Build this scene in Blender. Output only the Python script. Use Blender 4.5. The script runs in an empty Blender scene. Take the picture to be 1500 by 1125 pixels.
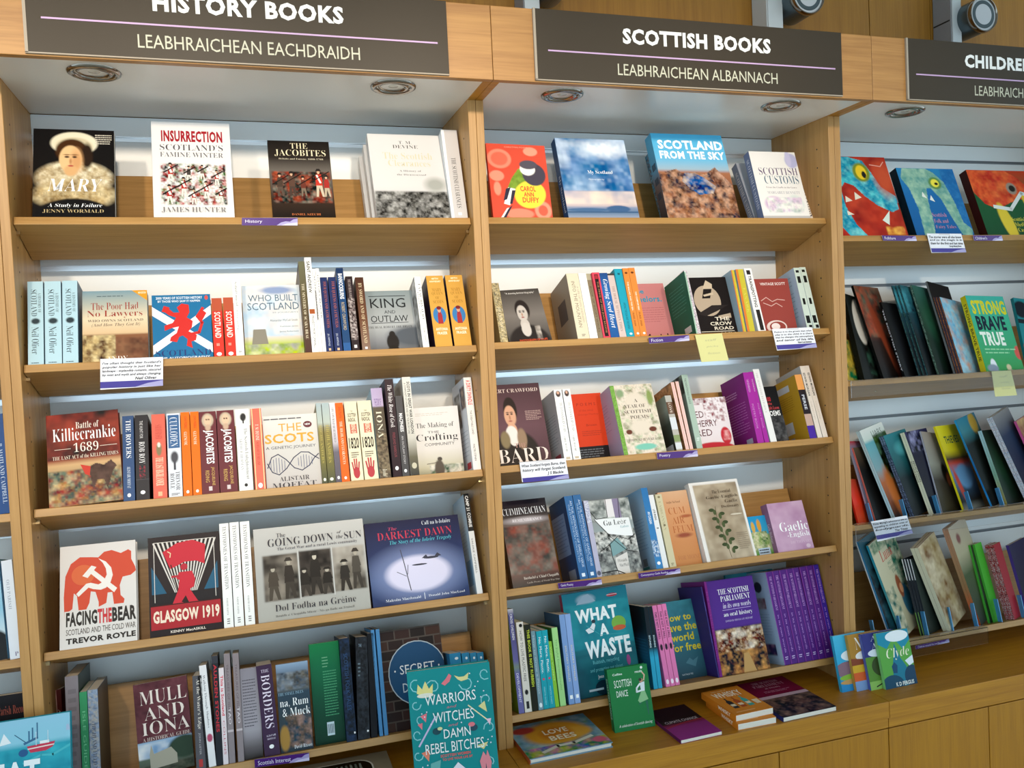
import bpy, math, random
import numpy as np
from mathutils import Matrix, Vector

# ============ camera, world, lights, exposure ============
scn = bpy.context.scene
COL = scn.collection
cam_data = bpy.data.cameras.new('camera')
cam_data.sensor_width = 36.0
cam_data.lens = 1258.6 * 36.0 / 1500.0
cam_data.clip_start = 0.05
cam = bpy.data.objects.new('camera', cam_data)
COL.objects.link(cam)
yaw, pitch, roll = 0.30775, -0.03902, -0.04703
fw = Vector((math.sin(yaw) * math.cos(pitch), math.cos(yaw) * math.cos(pitch), math.sin(pitch)))
rt = Vector((math.cos(yaw), -math.sin(yaw), 0)); up = rt.cross(fw)
r2 = math.cos(roll) * rt + math.sin(roll) * up; u2 = -math.sin(roll) * rt + math.cos(roll) * up
m = Matrix(((r2.x, u2.x, -fw.x, 0.4796), (r2.y, u2.y, -fw.y, -2.1501), (r2.z, u2.z, -fw.z, 1.6513), (0, 0, 0, 1)))
cam.matrix_world = m
scn.camera = cam
world = bpy.data.worlds.new('room_light'); scn.world = world; world.use_nodes = True
WB = world.node_tree.nodes['Background']
WB.inputs[0].default_value = (0.66, 0.86, 1.0, 1); WB.inputs[1].default_value = 1.95
scn.view_settings.view_transform = 'Standard'; scn.view_settings.look = 'None'
scn.view_settings.gamma = 1.0; scn.view_settings.use_curve_mapping = False
scn.view_settings.exposure = 0.0

def spot(name, loc, target, power, color, cone=48, blend=0.85):
    l = bpy.data.lights.new(name, 'SPOT'); l.energy = power; l.color = color; l.shadow_soft_size = 0.07
    l.spot_size = math.radians(cone); l.spot_blend = blend
    o = bpy.data.objects.new(name, l); COL.objects.link(o); o.location = loc
    o.rotation_euler = (Vector(target) - Vector(loc)).to_track_quat('-Z', 'Y').to_euler()
    return o
WARM = (1.0, 0.84, 0.66)
for lx, tx, pw in ((-0.55, -0.1, 112), (0.45, 0.55, 122), (1.25, 1.35, 124), (2.0, 2.05, 80)):
    spot('ceiling_spot', (lx, -2.35, 2.72), (tx, 0.1, 1.84), pw, WARM)

# ============ materials ============
def lin(h):
    h = h.lstrip('#'); o = []
    for i in (0, 2, 4):
        c = int(h[i:i + 2], 16) / 255.0
        o.append(c / 12.92 if c <= 0.04045 else ((c + 0.055) / 1.055) ** 2.4)
    return tuple(o)
MATS = {}
def simple(name, hexc, rough=0.5, metal=0.0, bump=0.0, scale=80, vary=0.0, **kw):
    m = bpy.data.materials.new(name); m.use_nodes = True
    nt = m.node_tree; b = nt.nodes['Principled BSDF']
    c = lin(hexc)
    b.inputs['Base Color'].default_value = (*c, 1); b.inputs['Roughness'].default_value = rough; b.inputs['Metallic'].default_value = metal
    for k, v in kw.items(): b.inputs[k.replace('_', ' ')].default_value = v
    tc = nt.nodes.new('ShaderNodeTexCoord'); n = nt.nodes.new('ShaderNodeTexNoise'); n.inputs['Scale'].default_value = scale
    nt.links.new(tc.outputs['Object'], n.inputs['Vector'])
    if vary:
        mx = nt.nodes.new('ShaderNodeMixRGB'); mx.inputs[1].default_value = (*[x * (1 - vary) for x in c], 1); mx.inputs[2].default_value = (*[min(1, x * (1 + vary)) for x in c], 1)
        nt.links.new(n.outputs['Fac'], mx.inputs[0]); nt.links.new(mx.outputs[0], b.inputs['Base Color'])
    if bump:
        bp = nt.nodes.new('ShaderNodeBump'); bp.inputs['Strength'].default_value = bump; bp.inputs['Distance'].default_value = 0.001
        nt.links.new(n.outputs['Fac'], bp.inputs['Height']); nt.links.new(bp.outputs['Normal'], b.inputs['Normal'])
    MATS[name] = m; return m
def oak(name, lo, hi, axis, rough=0.42, sc=1.0):
    # veneer: fine fibres stretched along one axis, broad cathedral figure under them
    m = bpy.data.materials.new(name); m.use_nodes = True
    nt = m.node_tree; L = nt.links.new; b = nt.nodes['Principled BSDF']; b.inputs['Roughness'].default_value = rough
    tc = nt.nodes.new('ShaderNodeTexCoord'); oi = nt.nodes.new('ShaderNodeObjectInfo')
    add = nt.nodes.new('ShaderNodeVectorMath'); add.operation = 'ADD'; L(tc.outputs['Object'], add.inputs[0])
    cmb = nt.nodes.new('ShaderNodeVectorMath'); cmb.operation = 'SCALE'; cmb.inputs[0].default_value = (7, 11, 5); L(oi.outputs['Random'], cmb.inputs['Scale']); L(cmb.outputs[0], add.inputs[1])
    def noise(scale, along, det, dist=0.0):
        mp = nt.nodes.new('ShaderNodeMapping'); s = [scale] * 3; s[axis] = along; mp.inputs['Scale'].default_value = [q * sc for q in s]
        L(add.outputs[0], mp.inputs['Vector']); n = nt.nodes.new('ShaderNodeTexNoise'); n.inputs['Scale'].default_value = 1.0; n.inputs['Detail'].default_value = det; n.inputs['Distortion'].default_value = dist
        L(mp.outputs[0], n.inputs['Vector']); return n.outputs['Fac']
    fine = noise(260, 9, 3); broad = noise(24, 1.6, 4, 1.2); bands = noise(60, 2.5, 2, .5)
    a1 = nt.nodes.new('ShaderNodeMath'); a1.operation = 'MULTIPLY'; a1.inputs[1].default_value = 0.35; L(fine, a1.inputs[0])
    a2 = nt.nodes.new('ShaderNodeMath'); a2.operation = 'MULTIPLY_ADD'; a2.inputs[1].default_value = 0.4; L(broad, a2.inputs[0]); L(a1.outputs[0], a2.inputs[2])
    a3 = nt.nodes.new('ShaderNodeMath'); a3.operation = 'MULTIPLY_ADD'; a3.inputs[1].default_value = 0.3; L(bands, a3.inputs[0]); L(a2.outputs[0], a3.inputs[2])
    cr = nt.nodes.new('ShaderNodeValToRGB'); cr.color_ramp.elements[0].position = 0.38; cr.color_ramp.elements[1].position = 0.64
    cr.color_ramp.elements[0].color = (*lin(lo), 1); cr.color_ramp.elements[1].color = (*lin(hi), 1)
    L(a3.outputs[0], cr.inputs[0]); L(cr.outputs[0], b.inputs['Base Color'])
    bp = nt.nodes.new('ShaderNodeBump'); bp.inputs['Strength'].default_value = 0.15; bp.inputs['Distance'].default_value = 0.0005
    L(fine, bp.inputs['Height']); L(bp.outputs['Normal'], b.inputs['Normal'])
    MATS[name] = m; return m
oak('oak_upright', '#a87a40', '#c09256', 2)
oak('oak_shelf', '#a1763c', '#ba8d50', 0)
oak('oak_edge', '#a06e38', '#ba874a', 0)
oak('oak_cabinet', '#a26a0c', '#b67c14', 2)
oak('oak_worktop', '#a66c10', '#c0841c', 0)
oak('veneer_wall', '#94621a', '#a87424', 2)
simple('white_laminate', '#eef2f2', 0.35, vary=0.02, scale=4)
simple('soffit_white', '#ece8e0', 0.28, vary=0.02, scale=4)
simple('aluminium', '#e2e6ea', 0.3, 1.0)
simple('grey_rail', '#7c8084', 0.45)
simple('dark_groove', '#3a3e42', 0.5)
simple('chrome', '#989086', 0.16, 1.0)
simple('lamp_glass', '#d8d4c8', 0.15, vary=.1, scale=300)
simple('sign_board', '#3b3226', 0.4, bump=0.1, scale=900, Specular_IOR_Level=0.25)
simple('sign_letter', '#f6f4f0', 0.4)
simple('sign_letter_grey', '#c9c6b0', 0.45)
simple('sign_line', '#c8a4cc', 0.4)
simple('paper_edge', '#e6dfd2', 0.8, vary=.06, scale=500)
simple('post_white', '#cfd4d4', 0.4, vary=.03, scale=6)
simple('post_grey', '#8c8e92', 0.4, vary=.03, scale=6)
simple('speaker_body', '#56646a', 0.3, 0.6)
simple('speaker_mesh', '#c6c8ca', 0.6, bump=.6, scale=600)
simple('black_rubber', '#141414', 0.5)
simple('pale_floor', '#cfc8bb', 0.6, bump=.4, scale=300, vary=.2)
simple('ceiling_paint', '#dcdad4', 0.9, vary=.02)
simple('plaster', '#d4d2cc', 0.9, vary=.02)
simple('brass_pin', '#c9b48a', 0.3, 1.0)
simple('sign_trim', '#a89a88', 0.5)
simple('card_paper', '#e9e8ee', 0.7)
simple('sticky_yellow', '#dcd694', 0.7)
simple('picture_frame', '#8f8068', 0.4, vary=.1, scale=30)
ac = simple('acrylic', '#f4f8fb', 0.04); ac.node_tree.nodes['Principled BSDF'].inputs['Transmission Weight'].default_value = 1.0; ac.node_tree.nodes['Principled BSDF'].inputs['IOR'].default_value = 1.25
ac2 = simple('acrylic_edge', '#5aa8dc', 0.1); ac2.node_tree.nodes['Principled BSDF'].inputs['Transmission Weight'].default_value = 0.35
def printmat(name, rough, coat):
    m = bpy.data.materials.new(name); m.use_nodes = True; nt = m.node_tree; b = nt.nodes['Principled BSDF']
    a = nt.nodes.new('ShaderNodeVertexColor'); a.layer_name = 'ink'
    tc = nt.nodes.new('ShaderNodeTexCoord'); n = nt.nodes.new('ShaderNodeTexNoise'); n.inputs['Scale'].default_value = 22
    nt.links.new(tc.outputs['Object'], n.inputs['Vector'])
    bp = nt.nodes.new('ShaderNodeBump'); bp.inputs['Strength'].default_value = 0.12; bp.inputs['Distance'].default_value = 0.002
    nt.links.new(n.outputs['Fac'], bp.inputs['Height']); nt.links.new(bp.outputs['Normal'], b.inputs['Normal'])
    nt.links.new(a.outputs['Color'], b.inputs['Base Color']); b.inputs['Roughness'].default_value = rough; b.inputs['Coat Weight'].default_value = coat; b.inputs['Specular IOR Level'].default_value = 0.14; b.inputs['Coat Roughness'].default_value = 0.15
    MATS[name] = m; return m
printmat('printed_card', 0.42, 0.0); printmat('printed_gloss', 0.2, 0.5)

# ============ mesh helpers ============
def put(o, parent=None):
    COL.objects.link(o)
    if parent is not None: o.parent = parent
    return o
def tag(o, label=None, cat=None, group=None, kind=None):
    if label: o['label'] = label
    if cat: o['category'] = cat
    if group: o['group'] = group
    if kind: o['kind'] = kind
    return o
def empty(name, loc=(0, 0, 0), **k):
    o = bpy.data.objects.new(name, None); o.location = loc; o.empty_display_size = 0.05; put(o); return tag(o, **k)
class MB:
    def __init__(s): s.v = []; s.f = []; s.c = []
    def add(s, vs, fs, col=None):
        n = len(s.v); s.v += [tuple(q) for q in vs]; s.f += [[i + n for i in f] for f in fs]
        if col is not None: s.c += [col] * len(vs)
    def box(s, a, b, M=None, col=None):
        vs = [(x, y, z) for x in (a[0], b[0]) for y in (a[1], b[1]) for z in (a[2], b[2])]
        if M: vs = [M(q) for q in vs]
        s.add(vs, [(0, 1, 3, 2), (4, 6, 7, 5), (0, 4, 5, 1), (2, 3, 7, 6), (0, 2, 6, 4), (1, 5, 7, 3)], col)
    def lathe(s, prof, n=32, M=None, cap=True):
        vs = [(r * math.cos(2 * math.pi * i / n), r * math.sin(2 * math.pi * i / n), z) for r, z in prof for i in range(n)]
        fs = [(j * n + i, j * n + (i + 1) % n, (j + 1) * n + (i + 1) % n, (j + 1) * n + i) for j in range(len(prof) - 1) for i in range(n)]
        if cap: fs += [tuple(range(n))[::-1], tuple((len(prof) - 1) * n + i for i in range(n))]
        if M: vs = [M(q) for q in vs]
        s.add(vs, fs)
    def build(s, name, mat, parent=None, smooth=False, bevel=0.0):
        me = bpy.data.meshes.new(name); me.from_pydata(s.v, [], s.f); me.update()
        if s.c:
            a = me.color_attributes.new('ink', 'FLOAT_COLOR', 'POINT')
            arr = np.ones((len(s.v), 4), np.float32); arr[:, :3] = np.array(s.c, np.float32); a.data.foreach_set('color', arr.ravel())
        if smooth: me.polygons.foreach_set('use_smooth', [True] * len(me.polygons))
        me.materials.append(MATS[mat])
        o = bpy.data.objects.new(name, me); put(o, parent)
        if bevel:
            bm = o.modifiers.new('bevel', 'BEVEL'); bm.width = bevel; bm.segments = 2; bm.limit_method = 'ANGLE'
        return o
def onebox(name, a, b, mat, parent=None, bevel=0.0012):
    # origin at the box's own corner so the grain is continuous in world coordinates
    mb = MB(); mb.box(a, b); return mb.build(name, mat, parent, bevel=bevel)

# ---------- lettering ----------
SER = {}
for i in range(26):
    SER[chr(65 + i)] = chr(0x1D400 + i); SER[chr(97 + i)] = chr(0x1D41A + i)
for i in range(10): SER[chr(48 + i)] = chr(0x1D7CE + i)
TC = {}
def glyphs(s, style):
    k = (s, style)
    if k in TC: return TC[k]
    c = bpy.data.curves.new('t', 'FONT'); c.resolution_u = 2
    c.body = ''.join(SER.get(ch, ch) for ch in s) if 's' in style else s
    if 'b' in style: c.offset = 0.022; c.space_character = 1.04
    if 'h' in style: c.offset = 0.042; c.space_character = 1.1
    if 's' in style: c.offset = -0.014
    if 'i' in style: c.shear = 0.25
    o = bpy.data.objects.new('t', c); me = o.to_mesh()
    v = np.array([q.co[:2] for q in me.vertices]) if len(me.vertices) else np.zeros((0, 2))
    f = [tuple(p.vertices) for p in me.polygons]
    o.to_mesh_clear(); bpy.data.objects.remove(o); bpy.data.curves.remove(c)
    if len(v):
        mn, mx = v.min(0), v.max(0); v = (v - mn) / np.maximum(mx - mn, 1e-6)
    TC[k] = (v, f); return TC[k]

# ---------- flat print on a face: raster of blended inks, then shapes and lettering ----------
def vnoise(x, y, seed):
    xi = np.floor(x).astype(int); yi = np.floor(y).astype(int); fx = x - xi; fy = y - yi
    def h(a, b): 
        n = (a * 374761393 + b * 668265263 + seed * 974634777) & 0x7fffffff
        n = ((n ^ (n >> 13)) * 1274126177) & 0x7fffffff
        return ((n ^ (n >> 16)) & 0xffff) / 65535.0
    fx = fx * fx * (3 - 2 * fx); fy = fy * fy * (3 - 2 * fy)
    return (h(xi, yi) * (1 - fx) + h(xi + 1, yi) * fx) * (1 - fy) + (h(xi, yi + 1) * (1 - fx) + h(xi + 1, yi + 1) * fx) * fy
def art(mb, O, U, V, N, base, ops, W, H):
    O, U, V, N = map(np.array, (O, U, V, N)); base = lin(base)
    ras = [o for o in ops if o[0] in ('g', 'g2', 'n', 'se', 'ne', 'np')]
    lvl = [0.00025]
    def add(uv, faces, col, clip=False):
        if clip and (uv.min() < 0 or uv.max() > 1):
            p = [tuple(q) for q in uv]
            for ax, lim, sg in ((0, 0.0, 1), (0, 1.0, -1), (1, 0.0, 1), (1, 1.0, -1)):
                o2 = []
                for i in range(len(p)):
                    a, b = p[i - 1], p[i]; ia = (a[ax] - lim) * sg >= 0; ib = (b[ax] - lim) * sg >= 0
                    if ia != ib:
                        t = (lim - a[ax]) / (b[ax] - a[ax]); o2.append((a[0] + t * (b[0] - a[0]), a[1] + t * (b[1] - a[1])))
                    if ib: o2.append(b)
                p = o2
                if not p: return
            uv = np.array(p); faces = [tuple(range(len(p)))]
        P = O + np.outer(uv[:, 0], U) + np.outer(uv[:, 1], V) + N * lvl[0]
        mb.add(P.tolist(), faces, col)
    if ras:
        fine = any(o[0] in ('n', 'se', 'ne', 'np') for o in ras)
        nx = max(4, min(96, int(W / 0.0018))) if fine else 1
        ny = max(8, min(140, int(H / 0.0018))) if fine else 16
        X, Y = np.meshgrid(np.linspace(0, 1, nx + 1), np.linspace(0, 1, ny + 1))
        C = np.ones(X.shape + (3,)) * base
        asp = H / W
        for o in ras:
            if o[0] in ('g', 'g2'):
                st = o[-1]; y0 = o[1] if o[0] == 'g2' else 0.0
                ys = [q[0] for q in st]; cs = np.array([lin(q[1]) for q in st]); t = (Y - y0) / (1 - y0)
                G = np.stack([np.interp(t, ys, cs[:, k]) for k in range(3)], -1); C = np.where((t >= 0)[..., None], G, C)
            elif o[0] in ('n', 'ne', 'np'):
                if o[0] == 'np': x0 = y0 = 0.0; x1 = y1 = 1.0; pal, sc, seed = o[2:5]
                else: _, x0, y0, x1, y1, pal, sc, seed = o[:8]
                cs = np.array([lin(q) for q in pal])
                def field(q, sd):
                    u = X * q; w = Y * q * asp; xi = np.floor(u).astype(int); yi = np.floor(w).astype(int); fx = np.clip((u - xi - .2) / .6, 0, 1)[..., None]; fy = np.clip((w - yi - .2) / .6, 0, 1)[..., None]
                    P4 = lambda dx, dy: cs[np.floor(vnoise(xi + dx + .0, yi + dy + .0, sd) * .9999 * len(pal)).astype(int)]
                    return (P4(0, 0) * (1 - fx) + P4(1, 0) * fx) * (1 - fy) + (P4(0, 1) * (1 - fx) + P4(1, 1) * fx) * fy
                G = .5 * field(sc, seed) + .3 * field(sc * 2.17, seed + 5) + .2 * field(sc * 4.3, seed + 9)
                m0 = G.mean((0, 1)); G = np.clip(m0 + (G - m0) * 1.35, 0, 1)
                e = 0.02
                a = np.clip((X - x0) / e + .5, 0, 1) * np.clip((x1 - X) / e + .5, 0, 1) * np.clip((Y - y0) / e + .5, 0, 1) * np.clip((y1 - Y) / e + .5, 0, 1)
                if o[0] == 'np':
                    ins = np.zeros(X.shape, bool); pp = o[1]
                    for i in range(len(pp)):
                        (xa, ya), (xb, yb) = pp[i - 1], pp[i]
                        if ya != yb: ins ^= ((Y > ya) != (Y > yb)) & (X < (xb - xa) * (Y - ya) / (yb - ya) + xa)
                    a = ins.astype(float)
                if o[0] == 'ne':
                    d = np.sqrt(((X - x0) / x1) ** 2 + ((Y - y0) / y1) ** 2); sf = o[8]; a = np.clip((1 + sf - d) / (2 * sf), 0, 1)
                C = C * (1 - a[..., None]) + G * a[..., None]
            else:
                _, cx, cy, rx, ry, col, soft = o[:7]; an = math.radians(o[7]) if len(o) > 7 else 0
                dx = X - cx; dy = (Y - cy) * asp; ca, sa = math.cos(an), math.sin(an)
                d = np.sqrt(((dx * ca + dy * sa) / rx) ** 2 + ((-dx * sa + dy * ca) / (ry * asp if not an else ry * asp)) ** 2)
                a = np.clip((1 + soft - d) / (2 * soft), 0, 1)[..., None]
                C = C * (1 - a) + np.array(lin(col)) * a
        uv = np.stack([X.ravel(), Y.ravel()], 1); P = O + np.outer(uv[:, 0], U) + np.outer(uv[:, 1], V) + N * lvl[0]
        i = np.arange(nx * ny); r = i // nx; q = i % nx; a0 = r * (nx + 1) + q
        n0 = len(mb.v); F = np.stack([a0, a0 + nx + 1, a0 + nx + 2, a0 + 1], 1) + n0
        mb.v += [tuple(p) for p in P]; mb.f += F.tolist(); mb.c += [tuple(c) for c in C.reshape(-1, 3)]
    else:
        add(np.array([(0, 0), (0, 1), (1, 1), (1, 0.)]), [(0, 1, 2, 3)], base)
    for o in ops:
        k = o[0]
        if k in ('g', 'g2', 'n', 'se', 'ne', 'np'): continue
        lvl[0] += 0.00006
        if k == 'r':
            _, x0, y0, x1, y1, col = o; add(np.array([(x0, y0), (x0, y1), (x1, y1), (x1, y0)]), [(0, 1, 2, 3)], lin(col))
        elif k == 'p': add(np.array(o[1], float), [tuple(range(len(o[1])))], lin(o[2]), True)
        elif k in ('e', 'se2'):
            _, cx, cy, rx, ry, col = o[:6]; n = 28
            add(np.array([(cx + rx * math.cos(-6.2832 * i / n), cy + ry * math.sin(-6.2832 * i / n)) for i in range(n)]), [tuple(range(n))], lin(col), True)
        elif k == 'l':
            pts, wd, col = o[1:4]; S = np.array([W, H]); p = np.array(pts, float) * S; wd = wd * W / 2
            for a, b in zip(p[:-1], p[1:]):
                d = b - a; L = np.hypot(*d) + 1e-9; n = np.array([-d[1], d[0]]) / L * wd; e = d / L * wd * .6
                add(np.array([a + n - e, a - n - e, b - n + e, b + n + e]) / S, [(0, 1, 2, 3)], lin(col), True)
        elif k == 'b':
            _, x0, y0, x1, y1, n, col, th = o; rnd = random.Random(int(x0 * 997 + y0 * 331 + n))
            for i in range(n):
                y = y0 + (y1 - y0) * (i + .2) / n; hh = (y1 - y0) / n * th; x = x0
                xe = x1 - (rnd.random() * .3 * (x1 - x0) if i % 4 == 3 or i == n - 1 else 0)
                while x < xe - .01:
                    w = (0.04 + rnd.random() * .09) * (x1 - x0) * 1.4
                    add(np.array([(x, y), (x, y + hh), (min(x + w, xe), y + hh), (min(x + w, xe), y)]), [(0, 1, 2, 3)], lin(col)); x += w + .015 * (x1 - x0) * 1.5
        elif k == 't':
            _, s, x0, y0, x1, y1, col, st = o; g, f = glyphs(s, st)
            if len(g): add(np.stack([x0 + g[:, 0] * (x1 - x0), y1 - g[:, 1] * (y1 - y0)], 1), f, lin(col))
        elif k == 'v':
            _, s, x0, y0, x1, y1, col, st = o; g, f = glyphs(s, st)
            if len(g): add(np.stack([x0 + g[:, 1] * (x1 - x0), y0 + g[:, 0] * (y1 - y0)], 1), f, lin(col))

def book(kind, loc, tilt, lean, yw, w, h, d, c, A, L, R, lc, hb, gloss, flat=None):
    """an Empty at the heel of the book; cover, page block and its printed faces are children.
    kind S shows its spine at y=0, kind F its front cover (spine on the left)"""
    nm = 'hardback_book' if hb else 'paperback_book'
    root = empty(nm)
    if flat is not None: M = Matrix.Translation(loc) @ Matrix.Rotation(flat, 4, 'Z') @ Matrix.Rotation(-math.pi / 2, 4, 'X') @ Matrix.Translation((0, -d, 0))
    else: M = Matrix.Translation(loc) @ Matrix.Rotation(-tilt, 4, 'X') @ Matrix.Rotation(yw, 4, 'Z') @ Matrix.Rotation(lean, 4, 'Y')
    root.matrix_world = M
    tc = 0.0022 if hb else 0.0008; ins = 0.003 if hb else 0.0006
    base = lin(c); side = lin(lc or c); cov = MB(); pg = MB()
    if kind == 'S':
        tc = min(tc, w * .3)
        cov.box((0, 0, 0), (tc, d, h), col=side); cov.box((w - tc, 0, 0), (w, d, h), col=side if R is None else lin(R[0][5]) if R and R[0][0] == 'r' else side)
        cov.box((tc, 0, 0), (w - tc, tc, h), col=base); pg.box((tc, tc, ins), (w - tc, d - ins, h - ins))
    else:
        tc = min(tc, d * .3)
        cov.box((0, 0, 0), (w, tc, h), col=base); cov.box((0, d - tc, 0), (w, d, h), col=base)
        cov.box((0, tc, 0), (tc, d - tc, h), col=side); pg.box((tc, tc, ins), (w - ins, d - tc, h - ins))
    pm = 'printed_gloss' if gloss else 'printed_card'
    cov.build('cover', pm, root); pg.build('page_block', 'paper_edge', root)
    a = MB(); art(a, (0, 0, h), (w, 0, 0), (0, 0, -h), (0, -1, 0), c, A, w, h)
    a.build('spine_print' if kind == 'S' else 'cover_print', pm, root)
    if L:
        a = MB(); art(a, (0, d, h), (0, -d, 0), (0, 0, -h), (-1, 0, 0), lc or c, L, d, h); a.build('back_cover_print' if kind == 'S' else 'spine_print', pm, root)
    if R and kind == 'S':
        a = MB(); art(a, (w, 0, h), (0, d, 0), (0, 0, -h), (1, 0, 0), c, R, d, h); a.build('front_cover_print', pm, root)
    return root

# ============ room shell ============
P = 1.1; T = 0.02066; SET = 0.02514; D = 0.2817; ZS = 2.2986; ZF = 2.474; ZW = 0.5971; YF = -0.1655
floor = onebox('floor', (-6, -7, -0.1), (8, 0.5, 0), 'pale_floor', bevel=0); tag(floor, kind='structure')
ceil = onebox('ceiling', (-6, -7, 3.3), (8, 0.5, 3.4), 'ceiling_paint', bevel=0); tag(ceil, kind='structure')
wall = onebox('wall_back', (-6, 0.32, 0), (8, 0.5, 3.3), 'plaster', bevel=0); tag(wall, kind='structure')
xs = [-2.0, -1.1, -0.2, 0.62, 1.30, 2.62, 2.78, 3.7, 4.6]
xs = [-1.9, -1.0, -0.1, 0.66, 1.34, 2.215, 2.60, 2.86, 3.7, 4.5]
for a, b in zip(xs[:-1], xs[1:]):
    onebox('wood_panel', (a + 0.0015, 0.302, 2.2), (b - 0.0015, 0.32, 3.3), 'veneer_wall', wall, bevel=0.001)
for i, (x0, x1, lab, mt) in enumerate(((1.321, 1.372, 'grey wall post above the gap between the first and second header signs', 'post_grey'), (2.135, 2.195, 'white wall post rising behind the word BOOKS of the second header sign', 'post_white'), (2.868, 2.912, 'grey wall post rising behind the third header sign', 'post_grey'))):
    e = empty('wall_post', (x0, 0.3, 2.476), label=lab, cat='post')
    mb = MB(); mb.box((0, -0.08, 0), (x1 - x0, 0.0, .82)); mb.build('post', mt if i == 1 else 'post_grey', e, bevel=.002)
    mb = MB(); mb.box((0.003, -0.084, 0), (x1 - x0 - 0.003, -0.08, .82)); mb.build('face_strip', 'post_white', e, bevel=.001)
    if i == 2:
        mb = MB(); mb.box((-0.0015, -0.075, 0.232), (0.001, -0.004, 0.236)); mb.build('joint_slit', 'black_rubber', e)
for x, z, lab in ((1.405, 2.712, 'dark undersided wall speaker above the left end of the second header sign'), (2.247, 2.719, 'round silver wall speaker above the second header sign, beside the white post'), (2.947, 2.711, 'round silver wall speaker above the third header sign, beside the grey post')):
    e = empty('wall_speaker', (x, 0.16, z), label=lab, cat='speaker')
    RM = lambda q: (q[0], q[2], q[1])
    mb = MB(); mb.lathe([(0.046, 0.0), (0.054, 0.006), (0.057, 0.02), (0.057, 0.1), (0.05, 0.115)], 48, RM); mb.build('body', 'speaker_body', e, smooth=False)
    mb = MB(); mb.lathe([(0.058, -0.004), (0.06, 0.002), (0.06, 0.012), (0.056, 0.014), (0.055, 0.004), (0.0555, -0.004), (0.058, -0.004)], 48, RM, cap=False); mb.build('rim', 'chrome', e, smooth=True)
    mb = MB(); mb.lathe([(0.0545, 0.003), (0.051, 0.001), (0.001, -0.002)], 48, RM); mb.build('grille', 'speaker_mesh', e)
    mb = MB(); mb.box((-0.015, 0.11, -0.015), (0.015, 0.1415, 0.015)); mb.build('bracket', 'black_rubber', e)

# ============ bookcases ============
SHELVES = {-1: [(2.0, 20), (1.67, 20), (1.339, 20), (1.008, 20), (0.6765, 14)],
           0: [(2.0017, 20), (1.6704, 20), (1.3427, 20), (1.0136, 20), (0.6803, 14)],
           1: [(2.0031, 20), (1.6745, 20), (1.3462, 20), (1.0151, 20), (0.6729, 14)],
           2: [(1.9505, 20), (1.5119, 20), (1.0706, 20), (0.6853, 14)]}
def shelf(parent, x0, x1, z, deg, fold=0.0):
    th = math.radians(deg); s, c = math.sin(th), math.cos(th)
    def Mx(q): return (q[0], SET + q[1] * c + q[2] * s, z - q[1] * s + q[2] * c)
    mb = MB(); mb.box((x0 + .0015, 0, -.019), (x1 - .0015, .178, 0), Mx); sh = mb.build('shelf', 'oak_shelf', parent, bevel=.0012)
    mb = MB(); mb.box((x0 + .004 + fold, .168, 0.0), (x1 - .004, .178, .212), Mx); mb.build('shelf_back_board', 'oak_shelf', sh, bevel=.001)
    for xx in (x0 + .004, x1 - .004):
        mb = MB(); mb.box((xx - .004, .03, -.0275), (xx + .004, .04, -.0195), Mx); mb.build('shelf_pin', 'brass_pin', sh)
NAMES = {-1: 'oak bookcase bay at the far left edge, mostly out of frame', 0: 'oak bookcase bay under the HISTORY BOOKS header sign', 1: 'oak bookcase bay under the SCOTTISH BOOKS header sign', 2: "oak bookcase bay under the CHILDREN'S header sign"}
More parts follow.
